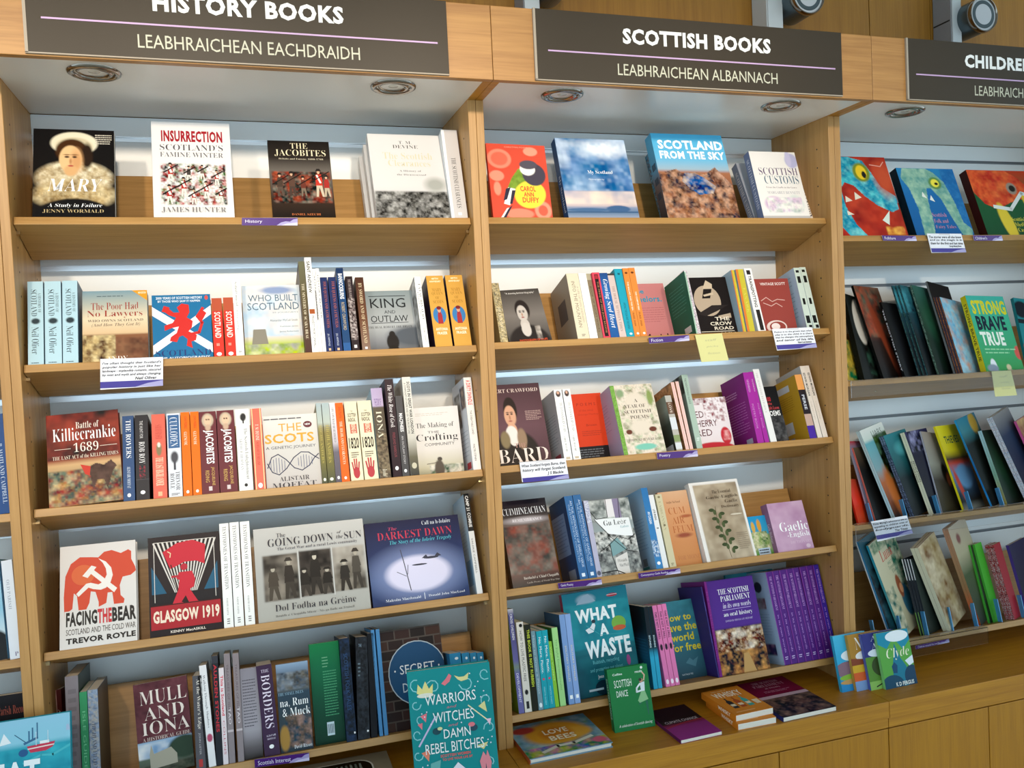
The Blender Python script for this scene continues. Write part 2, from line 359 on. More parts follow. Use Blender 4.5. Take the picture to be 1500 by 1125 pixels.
for k in (-1, 0, 1, 2):
    x0, x1 = k * P, (k + 1) * P
    if k == 2: x1 = x0 + P
    bc = empty('bookcase', (x0, 0, ZW), label=NAMES[k], cat='bookcase', group='oak bookcase bays'); bc.location = (0, 0, 0)
    onebox('side_panel', (x0 + .0004, 0, ZW), (x0 + T, D + .012, ZS), 'oak_upright', bc)
    onebox('side_panel', (x1 - T, 0, ZW), (x1 - .0004, D + .012, ZS), 'oak_upright', bc)
    onebox('header_arm', (x0 + .0004, YF + .02, ZS), (x0 + T, D, ZF - .02), 'oak_worktop', bc)
    onebox('header_arm', (x1 - T, YF + .02, ZS), (x1 - .0004, D, ZF - .02), 'oak_worktop', bc)
    onebox('fascia_board', (x0 + .0006, YF, ZS), (x1 - .0006, YF + .02, ZF), 'oak_edge', bc)
    onebox('top_board', (x0 + .0006, YF + .02, ZF - .02), (x1 - .0006, D + .018, ZF), 'oak_edge', bc)
    onebox('soffit_panel', (x0 + T, YF + .02, ZS + .0015), (x1 - T, D, ZS + .012), 'soffit_white', bc, bevel=0)
    # slatted white back: laminate boards with an aluminium rail between each two
    rails = (1.9425, 1.9065 - .0) if 0 else ((1.9108 + .332, 1.9125, 1.5805, 1.248, .914) if k < 2 else (2.243, 1.815, 1.3635, .9205))
    zz = [ZS] + [r for r in rails if r < ZS - .02] + [ZW]
    rw = .007 if k < 2 else .005
    for a, b in zip(zz[:-1], zz[1:]):
        onebox('back_panel', (x0 + T, D, b + rw if b > ZW else b), (x1 - T, D + .012, a - rw if a < ZS else a), 'white_laminate', bc, bevel=.0008)
    for r in zz[1:-1]:
        rr = MB(); rr.box((x0 + T, D + .004, r - rw), (x1 - T, D + .012, r + rw)); ro = rr.build('slat_rail', 'aluminium' if k < 2 else 'grey_rail', bc)
        rr = MB(); rr.box((x0 + T, D - .001, r + rw - .003), (x1 - T, D + .004, r + rw)); rr.box((x0 + T, D - .001, r - rw), (x1 - T, D + .004, r - rw + .002)); rr.build('rail_lip', 'aluminium' if k < 2 else 'grey_rail', ro)
    for z, deg in SHELVES[k]: shelf(bc, x0 + T, x1 - T, z, deg, .07 if (k == 0 and z < .7) else 0)
    # rows of shelf-pin holes drilled in the inner faces
    for side in (0, 1):
        mb = MB()
        for yy in (.055, .235):
            for i in range(28):
                z = .72 + i * .0553; X = x0 + T if side == 0 else x1 - T
                RM = (lambda q, X=X, yy=yy, z=z, sg=(1 if side == 0 else -1): (X + sg * (.0003 + q[2]), yy + q[0], z + q[1]))
                mb.lathe([(.0026, -.002), (.0026, .0)], 8, RM)
        tag(mb.build('pin_hole', 'black_rubber', bc), kind='stuff')
    for i, fx in enumerate((.2183, .8750)):
        X = x0 + fx if k != 1 else (1.3112, 1.966)[i]
        if k == 2: X = (2.3933, 3.06)[i]
        dl = MB(); DM = (lambda q, X=X: (X + q[0], -.073 + q[1], ZS + .0015 - q[2]))
        dl.lathe([(.055, 0), (.054, .004), (.048, .007), (.042, .005), (.040, .001), (.0395, -.006)], 40, DM, cap=False)
        ring = dl.build('downlight_ring', 'chrome', bc, smooth=True)
        dl = MB(); dl.lathe([(.037, -.006), (.037, .003), (.031, .004), (.027, -.004), (.027, -.008)], 40, (lambda q, X=X: (X + q[0], -.073 + q[1] * .96, ZS + .0015 - q[2] - q[0] * .08)), cap=False); dl.build('gimbal', 'chrome', ring, smooth=True)
        dl = MB(); dl.lathe([(.0395, -.0055), (.001, -.0055)], 32, DM); dl.build('lamp_recess', 'dark_groove', ring)
        dl = MB(); dl.lathe([(.026, -.004), (.024, -.001), (.001, .001)], 32, DM); dl.build('lamp', 'lamp_glass', ring, smooth=True)
# base cabinets and worktops
for k in (-1, 0, 1, 2):
    x0, x1 = k * P, (k + 1) * P
    nm = {-1: 'far left', 0: 'history', 1: 'Scottish books', 2: "children's"}[k]
    wt = onebox('worktop', (x0 + .0006, -.1577, ZW - .0485), (x1 - .0006, D + .03, ZW), 'oak_worktop', bevel=.0015); tag(wt, 'thick oak worktop ledge below the %s bay' % nm, 'worktop', 'oak worktops')
    cb = empty('base_cabinet', (x0, 0, 0), label='oak base cabinet under the %s bay, plain flush doors' % nm, cat='cabinet', group='oak base cabinets')
    cb.location = (0, 0, 0)
    onebox('carcass', (x0 + .001, -.13, .08), (x1 - .001, D + .02, ZW - .0485), 'oak_cabinet', cb)
    onebox('top_rail', (x0 + .001, -.1525, ZW - .078), (x1 - .001, -.13, ZW - .0492), 'oak_worktop', cb)
    onebox('plinth', (x0 + .001, -.09, 0), (x1 - .001, -.07, .08), 'oak_cabinet', cb)
    for i in range(3):
        onebox('door', (x0 + i * P / 3 + .0015, -.1515, .085), (x0 + (i + 1) * P / 3 - .0015, -.1305, ZW - .0815), 'oak_cabinet', cb)

# ============ header signs ============
def sign_text(parent, name, s, style, x0, z0, x1, z1, mat, y):
    g, f = glyphs(s, style); xs = np.sort(g[:, 0]); i = int(np.argmax(np.diff(xs))); cut = (xs[i] + xs[i + 1]) / 2
    for left in (True, False):      # one part for each word
        mb = MB(); mb.add([(x0 + q[0] * (x1 - x0), y, z0 + q[1] * (z1 - z0)) for q in g], [p for p in f if (g[p[0], 0] < cut) == left])
        used = sorted({q for p in mb.f for q in p}); re_ = {q: n for n, q in enumerate(used)}
        mb.v = [mb.v[q] for q in used]; mb.f = [[re_[q] for q in p] for p in mb.f]; mb.build(name, mat, parent)
SG = ((0, .111, .9907, (.1382, .9657), ('HISTORY BOOKS', .3515, .7510), ('LEABHRAICHEAN EACHDRAIDH', .3184, .7837)),
      (1, 1.211, 2.0955, (1.2401, 2.0723), ('SCOTTISH BOOKS', 1.4406, 1.8700), ('LEABHRAICHEAN ALBANNACH', 1.4238, 1.8880)),
      (2, 2.319, 3.199, (2.3446, 3.172), ("CHILDREN'S BOOKS", 2.519, 3.0), ('LEABHRAICHEAN CHLOINNE', 2.553, 2.965)))
for k, a, b, ln, t1, t2 in SG:
    e = empty('header_sign', (a, YF, 2.3055), label='dark header sign with white capitals %s and a thin lilac line' % t1[0], cat='sign'); e.location = (0, 0, 0)
    onebox('sign_board', (a, YF - .006, 2.3045), (b, YF - .0002, ZF - .0005), 'sign_board', e, bevel=.0005)
    mb = MB(); mb.box((a - .006, YF - .0065, 2.303), (a, YF - .0002, ZF)); mb.box((a - .006, YF - .0065, 2.3018), (b, YF - .0002, 2.3045)); mb.build('edge_trim', 'sign_trim', e)
    mb = MB(); mb.box((ln[0], YF - .0072, 2.3725), (ln[1], YF - .0061, 2.3762)); mb.build('dividing_line', 'sign_line', e)
    sign_text(e, 'title_word', t1[0], 'h', t1[1], 2.4025, t1[2], 2.4415, 'sign_letter', YF - .0066)
    sign_text(e, 'gaelic_word', t2[0], 'n', t2[1], 2.3245, t2[2], 2.353, 'sign_letter_grey', YF - .0066)

# book table: shelf row, kind, heel position, tilt, lean, yaw, width, height, depth, colour, label, prints
BOOKS = [
 ('h1', 'F', [0.0578, 0.0327, 1.9989], 0.3491, 0.0, 0.0, 0.1718, 0.2361, 0.02, '#0d0b0c', 'black paperback with a portrait of a woman in a white ruff and cap', [('g', [(0, '#0d0b0c'), (1, '#120e0d')]), ('ne', 0.5, 0.56, 0.47, 0.2, ['#c8b48e', '#a08a66', '#e6dabc', '#b09a74', '#d8c8a4'], 16, 3, 0.1), ('ne', 0.5, 0.74, 0.5, 0.16, ['#c2a878', '#8a7450', '#dcc89c', '#a88e60'], 12, 4, 0.15), ('se', 0.5, 0.16, 0.29, 0.13, '#e6dcc0', 0.06), ('se', 0.5, 0.2, 0.23, 0.11, '#cdbf9c', 0.1), ('se', 0.47, 0.25, 0.2, 0.14, '#43260f', 0.08), ('se', 0.66, 0.3, 0.07, 0.14, '#2a1a10', 0.2), ('se', 0.455, 0.34, 0.14, 0.155, '#e8bd88', 0.06), ('se', 0.53, 0.36, 0.07, 0.12, '#d29c68', 0.5), ('se', 0.455, 0.47, 0.08, 0.06, '#d8a873', 0.2), ('se', 0.41, 0.315, 0.03, 0.011, '#2c1a12', 0.3), ('se', 0.505, 0.315, 0.028, 0.011, '#2c1a12', 0.3), ('se', 0.41, 0.29, 0.04, 0.006, '#6a4024', 0.5), ('se', 0.505, 0.29, 0.04, 0.006, '#6a4024', 0.5), ('se', 0.455, 0.365, 0.014, 0.03, '#b87e50', 0.6), ('se', 0.458, 0.415, 0.034, 0.009, '#b0403a', 0.3), ('se', 0.5, 1.02, 0.52, 0.24, '#0b0a0c', 0.04), ('t', 'MARY', 0.17, 0.56, 0.85, 0.7, '#ffffff', 'si'), ('t', 'QUEEN OF SCOTS', 0.08, 0.71, 0.9, 0.755, '#b9a57e', 's'), ('t', 'A Study in Failure', 0.18, 0.835, 0.84, 0.885, '#ffffff', 'si'), ('t', 'JENNY WORMALD', 0.12, 0.9, 0.86, 0.94, '#c9b283', 's'), ('b', 0.76, 0.05, 0.97, 0.17, 5, '#cfc6b5', 0.45)], None, None, None, 0, 0),
 ('h1', 'F', [0.3125, 0.0327, 1.9989], 0.3491, 0.0, 0.0, 0.1808, 0.2665, 0.036, '#e8e4e1', 'thick white hardback reading INSURRECTION over a red soldiers battle engraving', [('t', 'INSURRECTION', 0.12, 0.09, 0.9, 0.21, '#a51f2b', 'h'), ('t', "SCOTLAND'S", 0.1, 0.235, 0.9, 0.3, '#555055', 's'), ('t', 'FAMINE WINTER', 0.1, 0.32, 0.9, 0.37, '#5d585c', 's'), ('n', 0.1, 0.44, 0.92, 0.86, ['#f1ece8', '#b3403a', '#2b2321', '#f1ece8', '#8d2a28', '#4b423d', '#f3efe9', '#f3efe9', '#6d8a5a'], 20, 5), ('p', [(0.1944, 0.498), (0.188, 0.554), (0.252, 0.554), (0.2456, 0.498)], '#b3302c'), ('p', [(0.1976, 0.47), (0.188, 0.52), (0.2552, 0.52), (0.2424, 0.47)], '#b3302c'), ('p', [(0.1944, 0.55), (0.188, 0.63), (0.2072, 0.63), (0.22, 0.562), (0.2424, 0.63), (0.2616, 0.63), (0.2456, 0.55)], '#e8e0d4'), ('e', 0.22, 0.454, 0.012800000000000002, 0.014000000000000002, '#d8a888'), ('p', [(0.1928, 0.448), (0.2072, 0.43), (0.2328, 0.43), (0.2472, 0.448)], '#26201e'), ('l', [(0.204, 0.478), (0.2328, 0.53)], 0.03, '#f0e8dc'), ('l', [(0.13999999999999999, 0.53), (0.316, 0.45)], 0.016, '#241c18'), ('p', [(0.42952, 0.5144), (0.4244, 0.5592), (0.4756, 0.5592), (0.47048, 0.5144)], '#4a423e'), ('p', [(0.43208, 0.492), (0.4244, 0.532), (0.47816000000000003, 0.532), (0.46792, 0.492)], '#4a423e'), ('p', [(0.42952, 0.556), (0.4244, 0.62), (0.43976, 0.62), (0.45, 0.5656), (0.46792, 0.62), (0.48328000000000004, 0.62), (0.47048, 0.556)], '#e8e0d4'), ('e', 0.45, 0.4792, 0.01024, 0.011200000000000002, '#d8a888'), ('p', [(0.42824, 0.47440000000000004), (0.43976, 0.46), (0.46024000000000004, 0.46), (0.47176, 0.47440000000000004)], '#26201e'), ('l', [(0.386, 0.54), (0.5268, 0.47600000000000003)], 0.016, '#241c18'), ('p', [(0.6008, 0.501), (0.596, 0.543), (0.644, 0.543), (0.6392, 0.501)], '#7a6a60'), ('p', [(0.6032, 0.48), (0.596, 0.5175000000000001), (0.6464, 0.5175000000000001), (0.6368, 0.48)], '#7a6a60'), ('p', [(0.6008, 0.54), (0.596, 0.6), (0.6103999999999999, 0.6), (0.62, 0.549), (0.6368, 0.6), (0.6512, 0.6), (0.6392, 0.54)], '#e8e0d4'), ('e', 0.62, 0.468, 0.0096, 0.0105, '#d8a888'), ('p', [(0.5996, 0.4635), (0.6103999999999999, 0.45), (0.6296, 0.45), (0.6404, 0.4635)], '#26201e'), ('l', [(0.56, 0.525), (0.692, 0.465)], 0.016, '#241c18'), ('p', [(0.77952, 0.5544), (0.7744000000000001, 0.5992), (0.8256, 0.5992), (0.8204800000000001, 0.5544)], '#b3302c'), ('p', [(0.78208, 0.532), (0.7744000000000001, 0.5720000000000001), (0.82816, 0.5720000000000001), (0.8179200000000001, 0.532)], '#b3302c'), ('p', [(0.77952, 0.596), (0.7744000000000001, 0.66), (0.78976, 0.66), (0.8, 0.6056), (0.8179200000000001, 0.66), (0.83328, 0.66), (0.8204800000000001, 0.596)], '#e8e0d4'), ('e', 0.8, 0.5192, 0.01024, 0.011200000000000002, '#d8a888'), ('p', [(0.77824, 0.5144), (0.78976, 0.5), (0.8102400000000001, 0.5), (0.82176, 0.5144)], '#26201e'), ('l', [(0.7872, 0.5384), (0.8102400000000001, 0.58)], 0.03, '#f0e8dc'), ('l', [(0.736, 0.58), (0.8768, 0.516)], 0.016, '#241c18'), ('p', [(0.3544, 0.6479999999999999), (0.348, 0.704), (0.41200000000000003, 0.704), (0.4056, 0.6479999999999999)], '#b3302c'), ('p', [(0.3576, 0.62), (0.348, 0.6699999999999999), (0.4152, 0.6699999999999999), (0.40240000000000004, 0.62)], '#b3302c'), ('p', [(0.3544, 0.7), (0.348, 0.78), (0.3672, 0.78), (0.38, 0.712), (0.40240000000000004, 0.78), (0.42160000000000003, 0.78), (0.4056, 0.7)], '#e8e0d4'), ('e', 0.38, 0.604, 0.012800000000000002, 0.014000000000000002, '#d8a888'), ('p', [(0.3528, 0.598), (0.3672, 0.58), (0.3928, 0.58), (0.4072, 0.598)], '#26201e'), ('l', [(0.364, 0.628), (0.3928, 0.6799999999999999)], 0.03, '#f0e8dc'), ('l', [(0.3, 0.6799999999999999), (0.47600000000000003, 0.6)], 0.016, '#241c18'), ('p', [(0.6369600000000001, 0.6812), (0.6312, 0.7316), (0.6888000000000001, 0.7316), (0.68304, 0.6812)], '#a82c2a'), ('p', [(0.6398400000000001, 0.656), (0.6312, 0.701), (0.6916800000000001, 0.701), (0.68016, 0.656)], '#a82c2a'), ('p', [(0.6369600000000001, 0.728), (0.6312, 0.8), (0.6484800000000001, 0.8), (0.66, 0.7388), (0.68016, 0.8), (0.6974400000000001, 0.8), (0.68304, 0.728)], '#e8e0d4'), ('e', 0.66, 0.6416, 0.011519999999999999, 0.0126, '#d8a888'), ('p', [(0.6355200000000001, 0.6362), (0.6484800000000001, 0.62), (0.67152, 0.62), (0.68448, 0.6362)], '#26201e'), ('l', [(0.6456000000000001, 0.6632), (0.67152, 0.71)], 0.03, '#f0e8dc'), ('l', [(0.5880000000000001, 0.71), (0.7464000000000001, 0.638)], 0.016, '#241c18'), ('p', [(0.1744, 0.728), (0.168, 0.784), (0.232, 0.784), (0.22560000000000002, 0.728)], '#b3302c'), ('p', [(0.1776, 0.7000000000000001), (0.168, 0.75), (0.23520000000000002, 0.75), (0.22240000000000001, 0.7000000000000001)], '#b3302c'), ('p', [(0.1744, 0.78), (0.168, 0.8600000000000001), (0.1872, 0.8600000000000001), (0.2, 0.792), (0.22240000000000001, 0.8600000000000001), (0.24160000000000004, 0.8600000000000001), (0.22560000000000002, 0.78)], '#e8e0d4'), ('e', 0.2, 0.684, 0.012800000000000002, 0.014000000000000002, '#d8a888'), ('p', [(0.1728, 0.678), (0.1872, 0.66), (0.21280000000000002, 0.66), (0.2272, 0.678)], '#26201e'), ('l', [(0.184, 0.7080000000000001), (0.21280000000000002, 0.76)], 0.03, '#f0e8dc'), ('l', [(0.12, 0.76), (0.29600000000000004, 0.68)], 0.016, '#241c18'), ('p', [(0.47952, 0.7544), (0.4744, 0.7991999999999999), (0.5256, 0.7991999999999999), (0.52048, 0.7544)], '#a82c2a'), ('p', [(0.48208, 0.732), (0.4744, 0.772), (0.52816, 0.772), (0.51792, 0.732)], '#a82c2a'), ('p', [(0.47952, 0.7959999999999999), (0.4744, 0.86), (0.48976, 0.86), (0.5, 0.8056), (0.51792, 0.86), (0.53328, 0.86), (0.52048, 0.7959999999999999)], '#e8e0d4'), ('e', 0.5, 0.7192, 0.01024, 0.011200000000000002, '#d8a888'), ('p', [(0.47824, 0.7143999999999999), (0.48976, 0.7), (0.51024, 0.7), (0.52176, 0.7143999999999999)], '#26201e'), ('l', [(0.4872, 0.7384), (0.51024, 0.7799999999999999)], 0.03, '#f0e8dc'), ('l', [(0.436, 0.7799999999999999), (0.5768, 0.716)], 0.016, '#241c18'), ('p', [(0.8195199999999999, 0.7344), (0.8144, 0.7792), (0.8655999999999999, 0.7792), (0.86048, 0.7344)], '#8a2a28'), ('p', [(0.8220799999999999, 0.7120000000000001), (0.8144, 0.752), (0.8681599999999999, 0.752), (0.85792, 0.7120000000000001)], '#8a2a28'), ('p', [(0.8195199999999999, 0.776), (0.8144, 0.8400000000000001), (0.8297599999999999, 0.8400000000000001), (0.84, 0.7856000000000001), (0.85792, 0.8400000000000001), (0.87328, 0.8400000000000001), (0.86048, 0.776)], '#e8e0d4'), ('e', 0.84, 0.6992, 0.01024, 0.011200000000000002, '#d8a888'), ('p', [(0.81824, 0.6944), (0.8297599999999999, 0.68), (0.85024, 0.68), (0.86176, 0.6944)], '#26201e'), ('l', [(0.8271999999999999, 0.7184), (0.85024, 0.76)], 0.03, '#f0e8dc'), ('l', [(0.776, 0.76), (0.9168, 0.6960000000000001)], 0.016, '#241c18'), ('t', 'JAMES HUNTER', 0.1, 0.89, 0.9, 0.945, '#77716f', 's')], [('v', 'INSURRECTION', 0.2, 0.1, 0.8, 0.5, '#a51f2b', 'b')], None, None, 1, 0),
 ('h1', 'F', [0.5825, 0.0327, 1.9989], 0.3491, 0.0, 0.0, 0.1516, 0.2221, 0.016, '#1a1410', 'slim dark paperback reading THE JACOBITES over red-coated soldiers', [('g', [(0, '#17120f'), (0.22, '#2a231e'), (0.4, '#6a625a'), (0.75, '#37271d'), (1, '#14100d')]), ('n', 0.03, 0.4, 0.97, 0.8, ['#2b1d17', '#7a2a1d', '#52483f', '#1c1512', '#a5482c', '#84796b', '#2a1c15', '#3b2d25'], 10, 7), ('p', [(0.73392, 0.4824), (0.7224, 0.5831999999999999), (0.8376, 0.5831999999999999), (0.82608, 0.4824)], '#c23a2c'), ('p', [(0.73968, 0.432), (0.7224, 0.522), (0.84336, 0.522), (0.82032, 0.432)], '#c23a2c'), ('p', [(0.73392, 0.576), (0.7224, 0.72), (0.7569600000000001, 0.72), (0.78, 0.5976), (0.82032, 0.72), (0.8548800000000001, 0.72), (0.82608, 0.576)], '#c8b8a0'), ('e', 0.78, 0.4032, 0.023039999999999998, 0.0252, '#d8a888'), ('p', [(0.73104, 0.39239999999999997), (0.7569600000000001, 0.36), (0.80304, 0.36), (0.82896, 0.39239999999999997)], '#26201e'), ('l', [(0.7512, 0.44639999999999996), (0.80304, 0.54)], 0.03, '#f0e8dc'), ('l', [(0.636, 0.54), (0.9528, 0.39599999999999996)], 0.016, '#241c18'), ('p', [(0.86416, 0.5352), (0.8552, 0.6136), (0.9448000000000001, 0.6136), (0.93584, 0.5352)], '#a5302a'), ('p', [(0.86864, 0.496), (0.8552, 0.5660000000000001), (0.94928, 0.5660000000000001), (0.9313600000000001, 0.496)], '#a5302a'), ('p', [(0.86416, 0.608), (0.8552, 0.72), (0.88208, 0.72), (0.9, 0.6248), (0.9313600000000001, 0.72), (0.95824, 0.72), (0.93584, 0.608)], '#b8a890'), ('e', 0.9, 0.4736, 0.017920000000000002, 0.019600000000000003, '#d8a888'), ('p', [(0.86192, 0.4652), (0.88208, 0.44), (0.9179200000000001, 0.44), (0.93808, 0.4652)], '#26201e'), ('p', [(0.1116, 0.522), (0.102, 0.606), (0.198, 0.606), (0.18839999999999998, 0.522)], '#4a3a30'), ('p', [(0.11639999999999999, 0.48), (0.102, 0.5549999999999999), (0.20279999999999998, 0.5549999999999999), (0.18359999999999999, 0.48)], '#4a3a30'), ('p', [(0.1116, 0.6), (0.102, 0.72), (0.1308, 0.72), (0.15, 0.618), (0.18359999999999999, 0.72), (0.21239999999999998, 0.72), (0.18839999999999998, 0.6)], '#5a4a40'), ('e', 0.15, 0.45599999999999996, 0.0192, 0.021, '#d8a888'), ('p', [(0.10919999999999999, 0.447), (0.1308, 0.42), (0.1692, 0.42), (0.1908, 0.447)], '#26201e'), ('l', [(0.03, 0.57), (0.294, 0.44999999999999996)], 0.016, '#241c18'), ('p', [(0.29904000000000003, 0.5088), (0.2888, 0.5984), (0.39120000000000005, 0.5984), (0.38096, 0.5088)], '#5a4034'), ('p', [(0.30416000000000004, 0.464), (0.2888, 0.544), (0.39632, 0.544), (0.37584, 0.464)], '#5a4034'), ('p', [(0.29904000000000003, 0.5920000000000001), (0.2888, 0.72), (0.31952, 0.72), (0.34, 0.6112000000000001), (0.37584, 0.72), (0.40656000000000003, 0.72), (0.38096, 0.5920000000000001)], '#4a3a32'), ('e', 0.34, 0.4384, 0.02048, 0.022400000000000003, '#d8a888'), ('p', [(0.29648, 0.4288), (0.31952, 0.4), (0.36048, 0.4), (0.38352, 0.4288)], '#26201e'), ('l', [(0.21200000000000002, 0.56), (0.49360000000000004, 0.43200000000000005)], 0.016, '#241c18'), ('p', [(0.48672000000000004, 0.5484), (0.4784, 0.6212), (0.5616, 0.6212), (0.55328, 0.5484)], '#6a3428'), ('p', [(0.49088, 0.512), (0.4784, 0.5770000000000001), (0.56576, 0.5770000000000001), (0.54912, 0.512)], '#6a3428'), ('p', [(0.48672000000000004, 0.616), (0.4784, 0.72), (0.50336, 0.72), (0.52, 0.6316), (0.54912, 0.72), (0.57408, 0.72), (0.55328, 0.616)], '#7a6a5a'), ('e', 0.52, 0.4912, 0.016640000000000002, 0.0182, '#d8a888'), ('p', [(0.48464, 0.4834), (0.50336, 0.46), (0.53664, 0.46), (0.5553600000000001, 0.4834)], '#26201e'), ('l', [(0.41600000000000004, 0.5900000000000001), (0.6448, 0.48600000000000004)], 0.016, '#241c18'), ('t', 'THE', 0.36, 0.035, 0.64, 0.105, '#e9d9b4', 's'), ('t', 'JACOBITES', 0.1, 0.12, 0.93, 0.21, '#efdfba', 's'), ('t', 'Britain and Europe, 1688-1788', 0.16, 0.23, 0.88, 0.255, '#e9dcc0', 's'), ('t', 'DANIEL SZECHI', 0.3, 0.935, 0.76, 0.96, '#d67a45', 's')], None, None, None, 0, 0),
 ('h1', 'F', [0.8259, 0.1078, 1.9716], 0.4625, 0.0, 0.0, 0.1885, 0.2541, 0.028, '#e7e5e3', 'rearmost of three overlapping white hardbacks leaning near the divider on the top history shelf', [('b', 0.1, 0.2, 0.9, 0.6, 6, '#b5b2ae', 0.45)], None, None, None, 1, 0),
 ('h1', 'F', [0.8328, 0.0721, 1.9846], 0.4276, 0.0, 0.0, 0.189, 0.2593, 0.028, '#e9e7e5', 'middle of three overlapping white hardbacks near the divider on the top history shelf', [('b', 0.1, 0.2, 0.9, 0.6, 6, '#b5b2ae', 0.45)], None, None, None, 1, 0),
 ('h1', 'F', [0.8374, 0.0327, 1.9989], 0.3927, 0.0, 0.0, 0.1924, 0.2591, 0.03, '#dcd8d5', 'front white hardback with a grey crofting photograph across its lower half', [('g', [(0, '#dedad7'), (0.62, '#dad6d3'), (0.72, '#cfcccb'), (1, '#8a8885')]), ('n', 0, 0.68, 1, 1, ['#2f2e2c', '#8b8986', '#585653', '#b8b6b2', '#403e3b', '#76746f'], 16, 12), ('se', 0.85, 0.6, 0.14, 0.08, '#a9a9a2', 0.4), ('t', 'T. M.', 0.42, 0.08, 0.6, 0.115, '#55504c', 's'), ('t', 'DEVINE', 0.33, 0.13, 0.68, 0.17, '#55504c', 's'), ('t', 'The Scottish', 0.18, 0.22, 0.86, 0.3, '#d7cfae', 's'), ('t', 'Clearances', 0.24, 0.31, 0.82, 0.385, '#d7cfae', 's'), ('t', 'A History of', 0.38, 0.43, 0.68, 0.455, '#5a5652', 's'), ('t', 'the Dispossessed', 0.34, 0.475, 0.74, 0.5, '#5a5652', 's')], None, None, None, 1, 0),
 ('h1', 'S', [1.0304, 0.0308, 1.9996], 0.288, 0.0, 0.0, 0.0433, 0.2584, 0.13, '#cfcac8', 'white hardback standing spine out against the divider on the top history shelf', [('r', 0.0, 0, 0.18, 1, '#f4f6f7'), ('v', 'THE SCOTTISH CLEARANCES', 0.42, 0.32, 0.7, 0.88, '#4b4744', 's'), ('r', 0.45, 0.93, 0.65, 0.96, '#ffffff')], None, None, '#dfe3e6', 1, 0),
 ('s1', 'F', [1.1438, 0.0327, 2.0003], 0.2443, 0.0172, 0.0, 0.1674, 0.2166, 0.014, '#d9503a', 'red paperback with a green and yellow great tit', [('se', 0.2, 0.2, 0.2, 0.13, '#e58a70', 0.06), ('se', 0.2, 0.2, 0.14, 0.09, '#dc6a52', 0.1), ('se', 0.74, 0.09, 0.12, 0.06, '#ec9b80', 0.1), ('se', 0.13, 0.43, 0.12, 0.07, '#e9947a', 0.1), ('se', 0.12, 0.6, 0.06, 0.09, '#e9947a', 0.15), ('se', 0.45, 0.93, 0.24, 0.07, '#e58a70', 0.1), ('se', 0.85, 0.88, 0.14, 0.12, '#ea977c', 0.1), ('se', 0.85, 0.88, 0.08, 0.07, '#d9604a', 0.1), ('np', [(0.62, 0.3), (0.5, 0.33), (0.38, 0.45), (0.28, 0.6), (0.36, 0.68), (0.5, 0.62), (0.64, 0.5), (0.74, 0.4)], ['#7d9a35', '#6d8a2c', '#8caa40'], 10, 24), ('se', 0.66, 0.67, 0.27, 0.18, '#f0d647', 0.04, -20), ('se', 0.76, 0.4, 0.2, 0.15, '#4a4450', 0.04, 35), ('se', 0.66, 0.33, 0.13, 0.085, '#f4eee6', 0.05), ('se', 0.68, 0.27, 0.15, 0.06, '#57515c', 0.06), ('p', [(0.3, 0.58), (0.42, 0.6), (0.3, 0.82), (0.2, 0.8)], '#f4efe4'), ('p', [(0.26, 0.6), (0.34, 0.58), (0.26, 0.74), (0.2, 0.76)], '#343041'), ('p', [(0.36, 0.62), (0.42, 0.62), (0.34, 0.8), (0.3, 0.8)], '#343041'), ('p', [(0.3, 0.84), (0.34, 0.82), (0.2, 1), (0.12, 1)], '#343041'), ('p', [(0.24, 0.86), (0.28, 0.85), (0.17, 0.98), (0.13, 0.98)], '#f4efe4'), ('t', 'CAROL', 0.5, 0.56, 0.76, 0.63, '#d9503a', 'b'), ('t', 'ANN', 0.55, 0.64, 0.72, 0.7, '#d9503a', 'b'), ('t', 'DUFFY', 0.52, 0.71, 0.8, 0.78, '#d9503a', 'b'), ('t', 'CHRISTMAS POEMS', 0.3, 0.03, 0.7, 0.05, '#f0a58e', 'n')], None, None, None, 0, 0),
 ('s1', 'F', [1.3573, 0.0327, 2.0003], 0.3316, 0.0, 0.0, 0.2122, 0.2516, 0.03, '#2b5f92', 'blue hardback with a clouded sky over distant hills on the top Scottish shelf', [('g', [(0, '#2a74a2'), (0.25, '#5f8fb8'), (0.45, '#6a86b8'), (0.66, '#6f7c9f'), (0.7, '#e3cfc2'), (0.84, '#c8b7b8'), (0.86, '#8a94ac'), (0.92, '#5b7898'), (1, '#9fa6b8')]), ('n', 0, 0, 1, 0.66, ['#1f6a9c', '#8fadcf', '#3c76a8', '#c9d8ea', '#5c83b4', '#2a5d92', '#6f93c0'], 4.5, 21), ('ne', 0.62, 0.12, 0.4, 0.1, ['#dfe8f2', '#a9c3de', '#f0f4f8'], 6, 26, 0.6), ('n', 0, 0.66, 1, 0.82, ['#e6cfc0', '#b9aebb', '#f0dccb', '#8d94b0'], 3, 22), ('se', 0.72, 0.88, 0.17, 0.045, '#41618a', 0.1), ('se', 0.3, 0.89, 0.3, 0.022, '#4a6a90', 0.1), ('r', 0, 0.91, 1, 0.925, '#3d5a7e'), ('t', 'My Scotland', 0.38, 0.4, 0.74, 0.455, '#ffffff', 's'), ('t', 'Photographs by', 0.38, 0.505, 0.6, 0.525, '#dfe6f0', 'n')], [('r', 0, 0, 1, 1, '#1d4a7c'), ('v', 'My Scotland', 0.25, 0.45, 0.75, 0.9, '#dfe8f4', 's')], None, '#1d4a7c', 1, 0),
 ('s1', 'F', [1.6985, 0.105, 1.974], 0.3927, 0.0, 0.0, 0.2175, 0.278, 0.03, '#56a9cf', 'rear copy of the thick sky blue aerial photograph hardback, mostly hidden', [], [('n', 0, 0.0, 1, 1, ['#6ab8dc', '#4f94b8', '#7a6a60', '#3e3a40'], 6, 4)], None, '#58a6cc', 0, 0),
